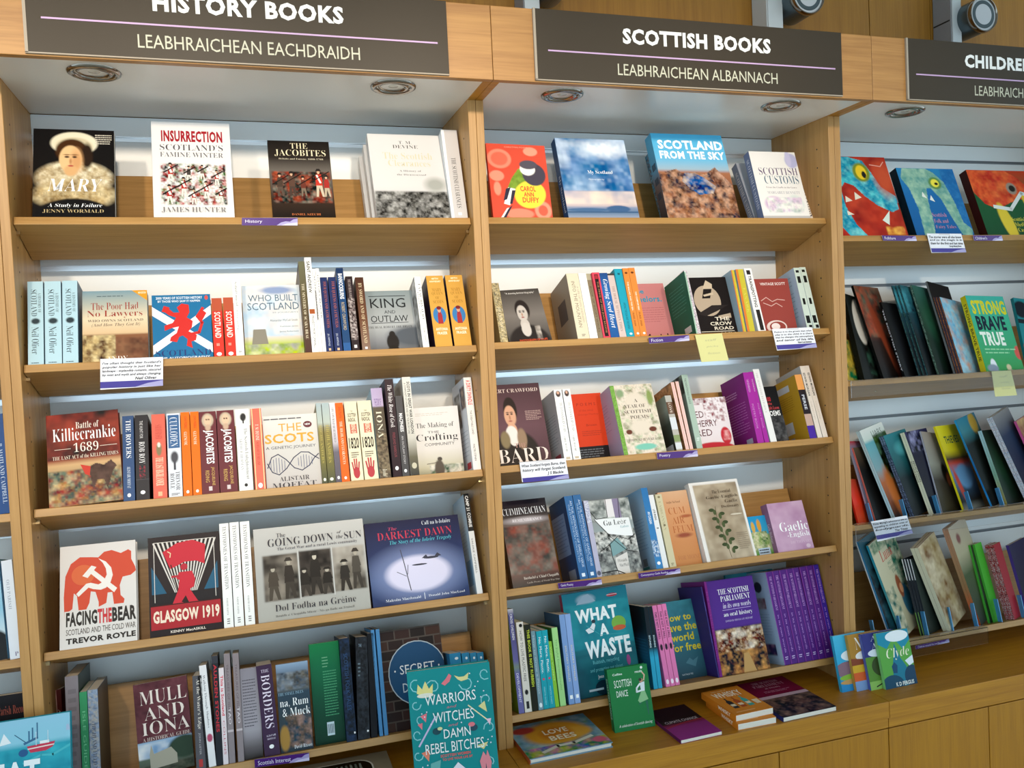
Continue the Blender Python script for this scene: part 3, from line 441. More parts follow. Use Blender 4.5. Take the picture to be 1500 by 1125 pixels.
 ('s1', 'F', [1.6585, 0.0327, 2.0003], 0.3316, 0.0, 0.0, 0.2343, 0.2778, 0.036, '#56a9cf', 'thick sky blue hardback with white capitals over a snowy brown mountain ridge', [('g', [(0, '#4fb3de'), (0.3, '#6ab6da'), (0.42, '#9db4c2'), (0.46, '#a5694a'), (0.7, '#7b4c34'), (1, '#57392c')]), ('np', [(0, 0.47), (0.12, 0.45), (0.25, 0.42), (0.32, 0.47), (0.5, 0.45), (0.64, 0.48), (0.8, 0.39), (0.9, 0.5), (1, 0.6), (1, 1), (0, 1)], ['#a56c4c', '#4f3528', '#c69a7e', '#8a5a3c', '#322f3c', '#b88768'], 14, 31), ('np', [(0.3, 0.56), (0.36, 0.46), (0.5, 0.47), (0.62, 0.52), (0.76, 0.62), (0.7, 0.7), (0.5, 0.72), (0.38, 0.64)], ['#1f4a86', '#3b6aa6', '#16305e', '#22508e', '#c9b4a6'], 12, 33), ('np', [(0.8, 0.39), (0.7, 0.5), (0.76, 0.58), (0.92, 0.62), (1, 0.6), (0.9, 0.5)], ['#6a4432', '#8a5a44', '#3a2a2c', '#c89a80'], 12, 34), ('t', 'SCOTLAND', 0.07, 0.075, 0.98, 0.185, '#ffffff', 'h'), ('t', 'FROM THE SKY', 0.07, 0.205, 0.98, 0.3, '#ffffff', 'h')], [('g', [(0, '#62b6de'), (0.4, '#4f94b8'), (0.55, '#6b5a58'), (1, '#2d2a30')]), ('b', 0.2, 0.3, 0.8, 0.8, 3, '#2a3a4a', 0.45)], None, '#5aa6cc', 0, 0),
 ('s1', 'F', [1.9774, 0.0768, 1.9842], 0.4538, 0.0, 0.0, 0.1319, 0.2352, 0.028, '#c9ccd8', 'rear left copy of the cream and lilac customs paperback', [], [('v', 'SCOTTISH CUSTOMS', 0.25, 0.12, 0.75, 0.85, '#e9e6e8', 's')], None, '#8e97ae', 0, 0),
 ('s1', 'F', [2.0196, 0.0721, 1.986], 0.4102, 0.0, 0.0, 0.1736, 0.2278, 0.022, '#f1e8dc', 'rear right cream paperback with dark vertical lettering, behind the front customs copy', [('v', 'SCOTTISH CUSTOMS', 0.84, 0.12, 0.96, 0.85, '#4a4550', 's'), ('e', 0.93, 0.95, 0.045, 0.03, '#d05a5a')], None, None, None, 0, 0),
 ('s1', 'F', [1.9722, 0.0327, 2.0003], 0.3142, 0.0, 0.0, 0.1612, 0.2245, 0.028, '#f0e9e2', 'front cream paperback with lilac thistle and lion drawings on the top Scottish shelf', [('se', 0.88, 0.13, 0.14, 0.11, '#b9b6d6', 0.12), ('se', 0.82, 0.1, 0.06, 0.12, '#c9c2de', 0.15), ('se', 0.3, 0.78, 0.2, 0.11, '#c9a3c4', 0.2), ('se', 0.76, 0.78, 0.15, 0.12, '#c9d6cc', 0.3), ('n', 0.15, 0.68, 0.9, 0.9, ['#f0e9e2', '#c9a3c4', '#efe8e0', '#a5b3a8', '#f0e9e2', '#e6dfe0'], 8, 8), ('t', 'SCOTTISH', 0.12, 0.24, 0.96, 0.35, '#6a5470', 's'), ('t', 'CUSTOMS', 0.2, 0.36, 0.94, 0.48, '#4a6478', 's'), ('t', 'From the Cradle to the Grave', 0.2, 0.52, 0.86, 0.545, '#8a6a6a', 's'), ('t', 'MARGARET BENNETT', 0.2, 0.59, 0.9, 0.63, '#b0aab0', 's'), ('r', 0, 0.95, 1, 1, '#c2bcb8')], [('r', 0, 0, 1, 1, '#7c86a8'), ('v', 'SCOTTISH CUSTOMS', 0.25, 0.1, 0.75, 0.82, '#e8e6ee', 's')], None, '#7c86a8', 0, 0),
 ('c1', 'F', [2.2237, 0.0327, 1.9477], 0.3491, 0.0, 0.0, 0.267, 0.2822, 0.028, '#b5311f', 'red hardback with a turquoise fanged sea dragon', [('g', [(0, '#a8281c'), (1, '#b8341f')]), ('n', 0, 0, 1, 1, ['#a8281c', '#b8341f', '#8f1f18', '#c04028'], 5, 40), ('np', [(0, 0), (0.45, 0), (0.66, 0.05), (0.74, 0.2), (0.82, 0.38), (1.0, 0.5), (0.98, 0.66), (0.88, 0.7), (0.7, 0.62), (0.55, 0.5), (0.44, 0.37), (0.32, 0.33), (0.24, 0.42), (0.24, 0.62), (0.32, 0.85), (0.44, 1), (0.2, 1), (0.06, 0.8), (0, 0.5)], ['#2aa0b8', '#1c7f9c', '#4fc0c8', '#238fae', '#7fd0d0'], 12, 41), ('se', 0.6, 0.2, 0.12, 0.12, '#7a8a2a', 0.1), ('se', 0.6, 0.2, 0.075, 0.09, '#f0c92a', 0.08), ('se', 0.63, 0.23, 0.03, 0.045, '#15191c', 0.1), ('se', 0.9, 0.28, 0.12, 0.2, '#c8502f', 0.5), ('p', [(0.28, 0.5), (0.36, 0.56), (0.26, 0.58)], '#e8dcc8'), ('p', [(0.24, 0.68), (0.33, 0.73), (0.24, 0.74)], '#e8dcc8'), ('p', [(0.7, 0.8), (0.84, 0.68), (0.78, 0.86)], '#dfe6d8'), ('p', [(0.42, 0.45), (0.5, 0.52), (0.4, 0.55)], '#e8dcc8'), ('l', [(0.75, 0.1), (0.9, 0.12), (0.96, 0.06)], 0.012, '#e6a090'), ('n', 0.72, 0.88, 0.98, 0.98, ['#b5311f', '#e09a3a', '#b5311f', '#f0b04a'], 10, 42)], [('r', 0, 0, 1, 1, '#15414c')], None, '#15414c', 1, 0),
 ('c1', 'F', [2.5243, 0.0327, 1.9477], 0.3491, 0.0, 0.0, 0.228, 0.2453, 0.03, '#1f6fae', 'blue hardback with a pale green long-necked sea monster', [('g', [(0, '#2b84b8'), (0.4, '#1f6aa8'), (1, '#1a5a96')]), ('n', 0.75, 0.0, 1, 0.9, ['#1f6aa8', '#1f6aa8', '#2f7ab4', '#1c62a0'], 14, 45), ('np', [(0.1, 0), (0.5, 0), (0.62, 0.06), (0.76, 0.2), (0.84, 0.5), (0.88, 0.8), (1, 0.9), (0.97, 1), (0.8, 0.98), (0.7, 0.72), (0.62, 0.46), (0.5, 0.3), (0.42, 0.3), (0.38, 0.5), (0.36, 0.8), (0.32, 1), (0.14, 1), (0.17, 0.6), (0.12, 0.3), (0.03, 0.15)], ['#7fae9c', '#6fa090', '#8fb8a0', '#a5c8ae', '#5f9a94'], 11, 43), ('se', 0.6, 0.22, 0.11, 0.09, '#5f8a4a', 0.1), ('se', 0.6, 0.22, 0.07, 0.06, '#f0e04a', 0.08), ('se', 0.62, 0.23, 0.03, 0.02, '#171a18', 0.1), ('p', [(0.33, 0.35), (0.38, 0.45), (0.3, 0.42)], '#e8eadf'), ('p', [(0.46, 0.4), (0.5, 0.5), (0.42, 0.47)], '#e8eadf'), ('t', 'Scottish', 0.37, 0.66, 0.62, 0.72, '#c98a9c', 's'), ('t', 'Folk and', 0.37, 0.75, 0.62, 0.81, '#c98a9c', 's'), ('t', 'Fairy Tales', 0.37, 0.84, 0.72, 0.9, '#c98a9c', 's')], [('r', 0, 0, 1, 1, '#0e2430')], None, '#0e2430', 1, 0),
 ('c1', 'F', [2.8081, 0.0327, 1.9477], 0.3491, 0.0, 0.0, 0.268, 0.2441, 0.03, '#1d5a34', 'green hardback with a fiery orange boar-like dragon on the top right shelf', [('g', [(0, '#c23a1e'), (0.4, '#1f5a34'), (1, '#174a2c')]), ('np', [(0, 0), (0.6, 0), (0.78, 0.12), (0.92, 0.3), (1, 0.42), (0.9, 0.5), (0.7, 0.44), (0.52, 0.5), (0.3, 0.6), (0.12, 0.52), (0, 0.34)], ['#d8432a', '#e8703a', '#b8301c', '#e0552a'], 9, 47), ('se', 0.62, 0.28, 0.08, 0.09, '#9a8a7a', 0.1), ('se', 0.63, 0.28, 0.05, 0.05, '#23201c', 0.1), ('l', [(0.25, 0.56), (0.5, 0.6), (0.75, 0.35), (0.9, 0.4)], 0.05, '#dfe3dc'), ('se', 0.38, 0.8, 0.09, 0.3, '#e0c23a', 0.1, -12), ('se', 0.85, 0.6, 0.07, 0.25, '#e0c23a', 0.1, -25), ('t', 'Scottish', 0.45, 0.72, 0.68, 0.78, '#e8d84a', 's'), ('t', 'Medieval', 0.48, 0.8, 0.74, 0.86, '#e8d84a', 's'), ('t', 'Castles', 0.5, 0.88, 0.7, 0.94, '#e8d84a', 's')], [('r', 0, 0, 1, 1, '#3a1210')], None, '#3a1210', 1, 0),
 ('h2', 'S', [0.0298, 0.0308, 1.6684], 0.2531, 0.0, 0.0, 0.032, 0.1998, 0.13, '#b3d3df', 'leftmost of three pale blue paperbacks at the left end, second history shelf', [('v', 'A HISTORY OF', 0.66, 0.14, 0.86, 0.38, '#43545c', 's'), ('v', 'SCOTLAND', 0.22, 0.1, 0.6, 0.42, '#1f2c33', 's'), ('se', 0.5, 0.48, 0.28, 0.035, '#23343c', 0.2), ('v', 'Neil Oliver', 0.24, 0.55, 0.7, 0.87, '#27343b', 's'), ('b', 0.2, 0.965, 0.8, 0.985, 1, '#3a4a52', 0.45)], None, [('r', 0, 0, 1, 1, '#56748a')], None, 0, 0),
 ('h2', 'S', [0.0646, 0.0308, 1.6684], 0.2531, 0.0, 0.0, 0.0342, 0.1997, 0.13, '#b3d3df', 'middle of three pale blue paperbacks at the left end, second history shelf', [('v', 'A HISTORY OF', 0.66, 0.14, 0.86, 0.38, '#43545c', 's'), ('v', 'SCOTLAND', 0.22, 0.1, 0.6, 0.42, '#1f2c33', 's'), ('se', 0.5, 0.48, 0.28, 0.035, '#23343c', 0.2), ('v', 'Neil Oliver', 0.24, 0.55, 0.7, 0.87, '#27343b', 's'), ('b', 0.2, 0.965, 0.8, 0.985, 1, '#3a4a52', 0.45)], None, [('r', 0, 0, 1, 1, '#56748a')], None, 0, 0),
 ('h2', 'S', [0.1008, 0.0308, 1.6684], 0.2793, 0.0, 0.0, 0.0319, 0.2022, 0.13, '#b3d3df', 'rightmost of three pale blue paperbacks at the left end, second history shelf', [('v', 'A HISTORY OF', 0.66, 0.14, 0.86, 0.38, '#43545c', 's'), ('v', 'SCOTLAND', 0.22, 0.1, 0.6, 0.42, '#1f2c33', 's'), ('se', 0.5, 0.48, 0.28, 0.035, '#23343c', 0.2), ('v', 'Neil Oliver', 0.24, 0.55, 0.7, 0.87, '#27343b', 's'), ('b', 0.2, 0.965, 0.8, 0.985, 1, '#3a4a52', 0.45)], None, [('r', 0, 0, 1, 1, '#56748a')], None, 0, 0),
 ('h2', 'F', [0.1409, 0.0327, 1.6677], 0.3491, 0.0, 0.0, 0.1411, 0.181, 0.03, '#c4b7a4', 'paperback with a stormy moor, THE POOR HAD NO LAWYERS in red', [('g', [(0, '#7a97a2'), (0.2, '#b3b4a6'), (0.4, '#e3cfae'), (0.6, '#d9b88e'), (0.63, '#8a5a3c'), (0.8, '#75523a'), (1, '#4c3024')]), ('n', 0, 0.62, 0.5, 1, ['#a98e5e', '#5a4028', '#c9ae78', '#80603c', '#d8c290'], 10, 51), ('n', 0.5, 0.66, 1, 1, ['#7a4c34', '#5d3a28', '#8f6244'], 5, 52), ('p', [(0.76, 0), (1, 0), (1, 0.15)], '#e09a2c'), ('t', 'NEW EDITION', 0.86, 0.02, 0.98, 0.05, '#fff2d8', 'b'), ('t', 'The Poor Had', 0.13, 0.17, 0.86, 0.27, '#9c4038', 's'), ('t', 'No Lawyers', 0.07, 0.28, 0.92, 0.39, '#9c3a30', 's'), ('t', 'WHO OWNS SCOTLAND', 0.08, 0.405, 0.93, 0.44, '#5a4a44', 's'), ('t', '(And How They Got It)', 0.14, 0.46, 0.88, 0.515, '#76655a', 'si'), ('t', 'ANDY', 0.36, 0.92, 0.68, 0.98, '#f4ede4', 's'), ('b', 0.22, 0.07, 0.8, 0.09, 1, '#4a5a60', 0.45)], None, None, None, 0, 0),
 ('h2', 'F', [0.2924, 0.0327, 1.6677], 0.3491, -0.0024, 0.0, 0.1331, 0.1663, 0.035, '#1f6f9e', 'blue paperback with a red rampant lion on a white saltire', [('p', [(0, 0.18), (0, 0.32), (1, 0.92), (1, 0.78)], '#eef0f4'), ('p', [(0, 0.78), (0, 0.92), (1, 0.32), (1, 0.18)], '#eef0f4'), ('p', [(0.42, 0.2), (0.5, 0.14), (0.62, 0.16), (0.63, 0.28), (0.58, 0.36), (0.68, 0.42), (0.66, 0.52), (0.6, 0.58), (0.74, 0.64), (0.72, 0.72), (0.64, 0.74), (0.66, 0.84), (0.56, 0.8), (0.58, 0.7), (0.5, 0.64), (0.44, 0.66), (0.4, 0.74), (0.28, 0.72), (0.3, 0.66), (0.4, 0.6), (0.44, 0.5), (0.32, 0.52), (0.2, 0.56), (0.2, 0.48), (0.34, 0.44), (0.4, 0.36), (0.28, 0.32), (0.2, 0.26), (0.26, 0.2), (0.36, 0.28), (0.46, 0.28)], '#d2302c'), ('l', [(0.66, 0.62), (0.78, 0.6), (0.84, 0.45), (0.76, 0.35), (0.86, 0.22)], 0.05, '#d2302c'), ('p', [(0.74, 0.34), (0.84, 0.42), (0.92, 0.3), (0.84, 0.24)], '#d2302c'), ('p', [(0.2, 0.17), (0.3, 0.2), (0.24, 0.28), (0.16, 0.26)], '#d2302c'), ('e', 0.93, 0.055, 0.03, 0.035, '#d8534a'), ('t', '2000 YEARS OF SCOTTISH HISTORY', 0.07, 0.03, 0.86, 0.07, '#e8eef4', 'b'), ('t', 'BY THOSE WHO SAW IT HAPPEN', 0.1, 0.085, 0.82, 0.12, '#e8eef4', 'b'), ('t', 'SCOTLAND', 0.04, 0.86, 0.97, 0.95, '#2a3a72', 's'), ('t', 'THE AUTOBIOGRAPHY', 0.08, 0.965, 0.95, 0.995, '#e8eef4', 'b')], None, None, None, 0, 0),
 ('h2', 'S', [0.4277, 0.0308, 1.6684], 0.3491, 0.0, 0.0, 0.0235, 0.1543, 0.13, '#d8382c', 'left-hand one of two red SCOTLAND spines, second history shelf', [('r', 0, 0, 1, 0.22, '#b8553a'), ('n', 0, 0.02, 1, 0.22, ['#c8704a', '#3a3440', '#8a5a3c'], 5, 60), ('v', 'SCOTLAND', 0.2, 0.24, 0.8, 0.68, '#ffe8e0', 'b'), ('e', 0.5, 0.95, 0.25, 0.03, '#ffffff'), ('b', 0.3, 0.75, 0.7, 0.85, 1, '#f0a090', 0.45)], None, None, None, 0, 0),
 ('h2', 'S', [0.4547, 0.0308, 1.6684], 0.3491, 0.0, 0.0, 0.0232, 0.1554, 0.13, '#d8382c', 'right-hand one of two red SCOTLAND spines, second history shelf', [('r', 0, 0, 1, 0.22, '#b8553a'), ('n', 0, 0.02, 1, 0.22, ['#c8704a', '#3a3440', '#8a5a3c'], 5, 60), ('v', 'SCOTLAND', 0.2, 0.24, 0.8, 0.68, '#ffe8e0', 'b'), ('e', 0.5, 0.95, 0.25, 0.03, '#ffffff'), ('b', 0.3, 0.75, 0.7, 0.85, 1, '#f0a090', 0.45)], None, None, None, 0, 0),
 ('h2', 'S', [0.4785, 0.0308, 1.6684], 0.3491, 0.0, 0.0, 0.0188, 0.2035, 0.15, '#f5f5f3', 'slim tall white paperback right of the red SCOTLAND pair', [('v', 'Scotland Connected', 0.3, 0.03, 0.62, 0.35, '#3a3a3a', 's'), ('v', 'Histories and Places', 0.3, 0.4, 0.55, 0.7, '#8a8a8a', 's'), ('b', 0.3, 0.93, 0.7, 0.96, 2, '#2a2a2a', 0.45)], None, None, None, 0, 0),
 ('h2', 'F', [0.5, 0.058, 1.6584], 0.3491, 0.0, 0.0, 0.1411, 0.199, 0.03, '#d6d9da', 'large paperback with a watercolour tower, WHO BUILT SCOTLAND', [('g', [(0, '#d4dde4'), (0.3, '#cdd9e2'), (0.5, '#ded4d0'), (0.7, '#dccfca'), (0.8, '#b8c65a'), (1, '#b5c48a')]), ('n', 0.0, 0.0, 1, 0.7, ['#dfe3e6', '#c2d3e2', '#d9d4d4', '#e6e0dc', '#bccfdf'], 4, 71), ('n', 0, 0.8, 1, 1, ['#b9cc3a', '#8fa84a', '#cfd8a0', '#a8a8a0'], 6, 72), ('p', [(0.16, 0.6), (0.36, 0.6), (0.4, 0.8), (0.12, 0.8)], '#8b8578'), ('n', 0.15, 0.61, 0.37, 0.79, ['#8b8578', '#6a655c', '#a59f92'], 10, 73), ('se', 0.6, 0.07, 0.28, 0.05, '#8b9cc0', 0.3), ('t', 'WHO BUILT', 0.1, 0.13, 0.96, 0.22, '#567084', 'n'), ('t', 'SCOTLAND', 0.08, 0.24, 0.97, 0.34, '#567084', 'n'), ('t', '25 JOURNEYS', 0.5, 0.37, 0.95, 0.39, '#6b8496', 'n'), ('t', 'Alexander McCall Smith', 0.45, 0.47, 0.93, 0.5, '#6a7a86', 'n'), ('t', 'Kathleen Jamie', 0.62, 0.56, 0.93, 0.585, '#6a7a86', 'n'), ('t', 'James Robertson', 0.6, 0.63, 0.93, 0.655, '#6a7a86', 'n')], None, None, None, 0, 0),
 ('h2', 'S', [0.6417, 0.0308, 1.6684], 0.3491, 0.0, 0.0, 0.015, 0.251, 0.16, '#5a4436', 'tall slim olive and brown spine in the middle of the second history shelf', [('g', [(0, '#6a6a52'), (0.4, '#5d5238'), (1, '#4c2f2c')]), ('v', 'THE MYSTERY OF SCARA BRAE', 0.25, 0.25, 0.7, 0.85, '#e8dcc0', 's')], None, None, None, 0, 0),
 ('h2', 'S', [0.6579, 0.0308, 1.6684], 0.3491, 0.0, 0.0, 0.0166, 0.2617, 0.16, '#f4f3f0', 'tallest white spine with black capitals, second history shelf', [('v', 'SAINT ANDREW', 0.25, 0.04, 0.75, 0.38, '#2a2a2a', 'b'), ('r', 0.1, 0.55, 0.9, 0.6, '#a3542c'), ('v', 'PROJECT MORTONHALL', 0.25, 0.62, 0.7, 0.95, '#2a2a2a', 'n')], None, None, None, 0, 0),
 ('h2', 'S', [0.6751, 0.0308, 1.6684], 0.3491, 0.0, 0.0, 0.0079, 0.2292, 0.14, '#f1f0ee', 'left of two very slim white spines beside the tallest white one', [('b', 0.3, 0.1, 0.7, 0.9, 1, '#55504c', 0.45), ('v', 'AFTER CULLODEN', 0.3, 0.08, 0.75, 0.6, '#3a3a3a', 'n')], None, None, None, 0, 0),
 ('h2', 'S', [0.6837, 0.0308, 1.6684], 0.3491, 0.0, 0.0, 0.0084, 0.2302, 0.14, '#f1f0ee', 'right of two very slim white spines beside the tallest white one', [('v', 'HISTORY READER', 0.3, 0.08, 0.75, 0.6, '#3a3a3a', 'n')], None, None, None, 0, 0),
 ('h2', 'S', [0.6929, 0.0308, 1.6684], 0.3491, 0.0, 0.0, 0.0176, 0.205, 0.13, '#23305c', 'left of two navy paperbacks with red-brown title lettering, second history shelf', [('v', 'FOUR QUEENS AND A COUNTESS', 0.3, 0.06, 0.78, 0.68, '#b8604a', 's'), ('v', 'JILL ARMITAGE', 0.3, 0.76, 0.6, 0.92, '#d0d6e8', 'n'), ('r', 0.35, 0.95, 0.65, 0.98, '#e0b890')], None, None, None, 0, 0),
 ('h2', 'S', [0.7132, 0.0308, 1.6684], 0.3491, 0.0, 0.0, 0.0192, 0.2054, 0.13, '#23305c', 'right of two navy paperbacks with red-brown title lettering, second history shelf', [('v', 'FOUR QUEENS AND A COUNTESS', 0.3, 0.06, 0.78, 0.68, '#b8604a', 's'), ('v', 'JILL ARMITAGE', 0.3, 0.76, 0.6, 0.92, '#d0d6e8', 'n'), ('r', 0.35, 0.95, 0.65, 0.98, '#e0b890')], None, None, None, 0, 0),
 ('h2', 'S', [0.7352, 0.0308, 1.6684], 0.3491, 0.0, 0.0, 0.018, 0.2308, 0.16, '#1f4470', 'tall blue spine lettered BANNOCKBURNS, second history shelf', [('r', 0, 0, 1, 0.1, '#1a3258'), ('v', 'BANNOCKBURNS', 0.2, 0.07, 0.8, 0.38, '#eef2f8', 'b'), ('v', 'ROBERT CRAWFORD', 0.28, 0.42, 0.72, 0.75, '#c9b48a', 'n'), ('r', 0, 0.9, 1, 1, '#2a5a94')], None, None, None, 0, 0),
 ('h2', 'S', [0.757, 0.0308, 1.6684], 0.3491, 0.0, 0.0, 0.0179, 0.2063, 0.13, '#2b2024', 'dark maroon spine with a grey bird, second history shelf', [('n', 0, 0.3, 1, 0.85, ['#8a7a78', '#2b2024', '#c8bcb8', '#3a2a2c'], 5, 75), ('v', 'THE LAST HIGHLANDER', 0.3, 0.04, 0.7, 0.3, '#b8a8a4', 's'), ('r', 0.3, 0.92, 0.7, 0.96, '#e8e0e0')], None, None, None, 0, 0),
 ('h2', 'S', [0.7818, 0.0308, 1.6684], 0.3491, 0.0, 0.0, 0.021, 0.2031, 0.13, '#5a3a2a', 'brown spine with cream capitals left of the castle knight cover, second history shelf', [('g', [(0, '#4a2c20'), (0.6, '#6a4430'), (1, '#8a7060')]), ('v', 'BY SWORD AND OF SCOTLAND', 0.3, 0.08, 0.72, 0.9, '#e3cfa8', 's'), ('r', 0.35, 0.95, 0.65, 0.98, '#e8e0e0')], None, None, None, 0, 0),
 ('h2', 'F', [0.8034, 0.0721, 1.6533], 0.4102, 0.0, 0.0, 0.1336, 0.1885, 0.022, '#98a0a4', 'grey misty paperback with a horseman silhouette, KING AND OUTLAW', [('g', [(0, '#8a989c'), (0.3, '#a2a8aa'), (0.55, '#b4b8ba'), (0.8, '#86898e'), (1, '#5d5f64')]), ('se', 0.95, 0.72, 0.5, 0.16, '#5a6068', 0.25), ('se', 0.5, 0.68, 0.06, 0.05, '#2a2624', 0.1), ('se', 0.5, 0.8, 0.12, 0.13, '#2a2624', 0.08), ('se', 0.5, 0.97, 0.13, 0.12, '#28241f', 0.06), ('t', 'KING', 0.14, 0.12, 0.84, 0.27, '#26282a', 'n'), ('t', 'AND', 0.4, 0.31, 0.62, 0.36, '#303234', 'n'), ('t', 'OUTLAW', 0.12, 0.39, 0.86, 0.49, '#26282a', 'n'), ('t', 'THE REAL ROBERT THE BRUCE', 0.05, 0.55, 0.92, 0.585, '#3c3c3e', 's'), ('r', 0.12, 0.08, 0.86, 0.09, '#303234'), ('r', 0.12, 0.5, 0.86, 0.508, '#303234')], None, None, None, 0, 0),
 ('h2', 'S', [0.9376, 0.0308, 1.6684], 0.3665, 0.0, 0.0, 0.0164, 0.2035, 0.13, '#f0efec', 'white spine with grey serif title, FATAL RIVALRY', [('v', 'FATAL RIVALRY', 0.5, 0.1, 0.85, 0.62, '#6a6a6a', 's'), ('v', 'FLODDEN 1513', 0.2, 0.22, 0.42, 0.55, '#8a8a8a', 's'), ('v', 'GEORGE GOODWIN', 0.4, 0.72, 0.7, 0.92, '#8a8a8a', 's')], [('n', 0, 0, 1, 1, ['#c8c6c4', '#5a5856', '#9a9896', '#e0dedc'], 5, 77)], None, '#8a8886', 0, 0),
 ('h2', 'S', [0.9703, 0.0308, 1.6684], 0.3752, 0.0, 0.0, 0.0455, 0.2061, 0.128, '#d6a24a', 'left of two thick gold spines with a lady in a blue oval, second history shelf', [('t', '40TH', 0.3, 0.03, 0.7, 0.055, '#fff4d0', 'b'), ('t', 'ANNIVERSARY', 0.16, 0.07, 0.84, 0.095, '#fff4d0', 'b'), ('t', 'MARY', 0.24, 0.18, 0.8, 0.225, '#a8762c', 's'), ('t', 'QUEEN', 0.2, 0.235, 0.86, 0.28, '#a8762c', 's'), ('t', 'OF', 0.4, 0.295, 0.62, 0.335, '#a8762c', 's'), ('t', 'SCOTS', 0.22, 0.35, 0.82, 0.395, '#a8762c', 's'), ('e', 0.5, 0.56, 0.38, 0.12, '#3f7fb8'), ('p', [(0.36, 0.68), (0.38, 0.56), (0.45, 0.5), (0.57, 0.5), (0.64, 0.56), (0.66, 0.68)], '#a8343a'), ('e', 0.5, 0.49, 0.1, 0.035, '#d8a080'), ('e', 0.5, 0.46, 0.14, 0.025, '#7a2428'), ('t', 'ANTONIA', 0.16, 0.735, 0.86, 0.775, '#fff6dc', 'b'), ('t', 'FRASER', 0.22, 0.79, 0.8, 0.83, '#fff6dc', 'b')], None, None, '#2c1e3c', 0, 0),
 ('h2', 'S', [1.0212, 0.0308, 1.6684], 0.3578, 0.0, 0.0, 0.0468, 0.2052, 0.128, '#d6a24a', 'right of two thick gold spines with a lady in a blue oval, second history shelf', [('t', '40TH', 0.3, 0.03, 0.7, 0.055, '#fff4d0', 'b'), ('t', 'ANNIVERSARY', 0.16, 0.07, 0.84, 0.095, '#fff4d0', 'b'), ('t', 'MARY', 0.24, 0.18, 0.8, 0.225, '#a8762c', 's'), ('t', 'QUEEN', 0.2, 0.235, 0.86, 0.28, '#a8762c', 's'), ('t', 'OF', 0.4, 0.295, 0.62, 0.335, '#a8762c', 's'), ('t', 'SCOTS', 0.22, 0.35, 0.82, 0.395, '#a8762c', 's'), ('e', 0.5, 0.56, 0.38, 0.12, '#3f7fb8'), ('p', [(0.36, 0.68), (0.38, 0.56), (0.45, 0.5), (0.57, 0.5), (0.64, 0.56), (0.66, 0.68)], '#a8343a'), ('e', 0.5, 0.49, 0.1, 0.035, '#d8a080'), ('e', 0.5, 0.46, 0.14, 0.025, '#7a2428'), ('t', 'ANTONIA', 0.16, 0.735, 0.86, 0.775, '#fff6dc', 'b'), ('t', 'FRASER', 0.22, 0.79, 0.8, 0.83, '#fff6dc', 'b')], None, None, '#2c1e3c', 0, 0),
 ('s2', 'S', [1.1474, 0.0308, 1.6724], 0.3752, 0.0, 0.0, 0.0207, 0.1762, 0.13, '#b5a070', 'tan patterned spine squeezed against the divider, second Scottish shelf', [('n', 0, 0, 1, 1, ['#c2ae7c', '#8a7a58', '#5a5a50', '#d8c8a0'], 8, 80), ('v', 'THE CROSSWAYS', 0.3, 0.4, 0.7, 0.8, '#efe3c4', 's')], None, None, None, 0, 0),
 ('s2', 'F', [1.1719, 0.0327, 1.6717], 0.4887, -0.0402, 0.0, 0.1221, 0.1638, 0.022, '#4c4440', 'paperback with a sepia photograph of a dark-haired woman', [('g', [(0, '#45403c'), (0.5, '#7c746e'), (1, '#45403c')]), ('se', 0.496, 1.038, 0.48100000000000004, 0.35100000000000003, '#2e2826', 0.06), ('se', 0.47, 0.687, 0.10400000000000001, 0.117, '#c8beb6', 0.05), ('se', 0.47, 0.778, 0.1092, 0.13, '#cfc6be', 0.06), ('se', 0.4856, 0.4036, 0.1716, 0.19474, '#2c2422', 0.06), ('se', 0.4648, 0.466, 0.11960000000000001, 0.15392, '#c8beb6', 0.06), ('se', 0.5272, 0.492, 0.052000000000000005, 0.07696, '#c8beb6', 0.5), ('se', 0.4206, 0.44, 0.026000000000000002, 0.0117, '#2c1e18', 0.3), ('se', 0.5038, 0.44, 0.026000000000000002, 0.0117, '#2c1e18', 0.3), ('se', 0.4206, 0.414, 0.033800000000000004, 0.006500000000000001, '#2c2422', 0.4), ('se', 0.5038, 0.414, 0.033800000000000004, 0.006500000000000001, '#2c2422', 0.4), ('se', 0.45699999999999996, 0.492, 0.0156, 0.0312, '#b07c5a', 0.6), ('se', 0.45959999999999995, 0.544, 0.039, 0.0091, '#a04a44', 0.3), ('n', 0.68, 0.72, 0.8, 0.98, ['#b8aea4', '#3a3430', '#8a8078'], 9, 81), ('t', '"A stunning feminist biography"', 0.18, 0.05, 0.88, 0.095, '#eee8e2', 'n'), ('t', 'PHOTOGRAPH OF A LIFE', 0.25, 0.96, 0.9, 1.0, '#d8532c', 'b')], None, None, None, 0, 0),
 ('s2', 'S', [1.3676, 0.0308, 1.6724], 0.3491, 0.0, 0.0, 0.0353, 0.1981, 0.14, '#e3d6bc', 'cream spine lettered INTO THE MOUNTAIN', [('v', 'INTO THE MOUNTAIN', 0.3, 0.12, 0.58, 0.82, '#8a7c68', 'n'), ('v', 'A LIFE OF NAN SHEPHERD', 0.68, 0.2, 0.84, 0.75, '#b8aa94', 'n'), ('b', 0.4, 0.92, 0.7, 0.96, 2, '#55504a', 0.45)], [('r', 0, 0, 1, 1, '#998b7b'), ('r', 0.28, 0.3, 0.72, 0.62, '#4f4c50')], None, '#97897a', 0, 0),
 ('s2', 'S', [1.4039, 0.0308, 1.6724], 0.3491, 0.0, 0.0, 0.0234, 0.1981, 0.13, '#f6f3ee', 'plain white spine right of the cream mountain one, second Scottish shelf', [], None, None, None, 0, 0),
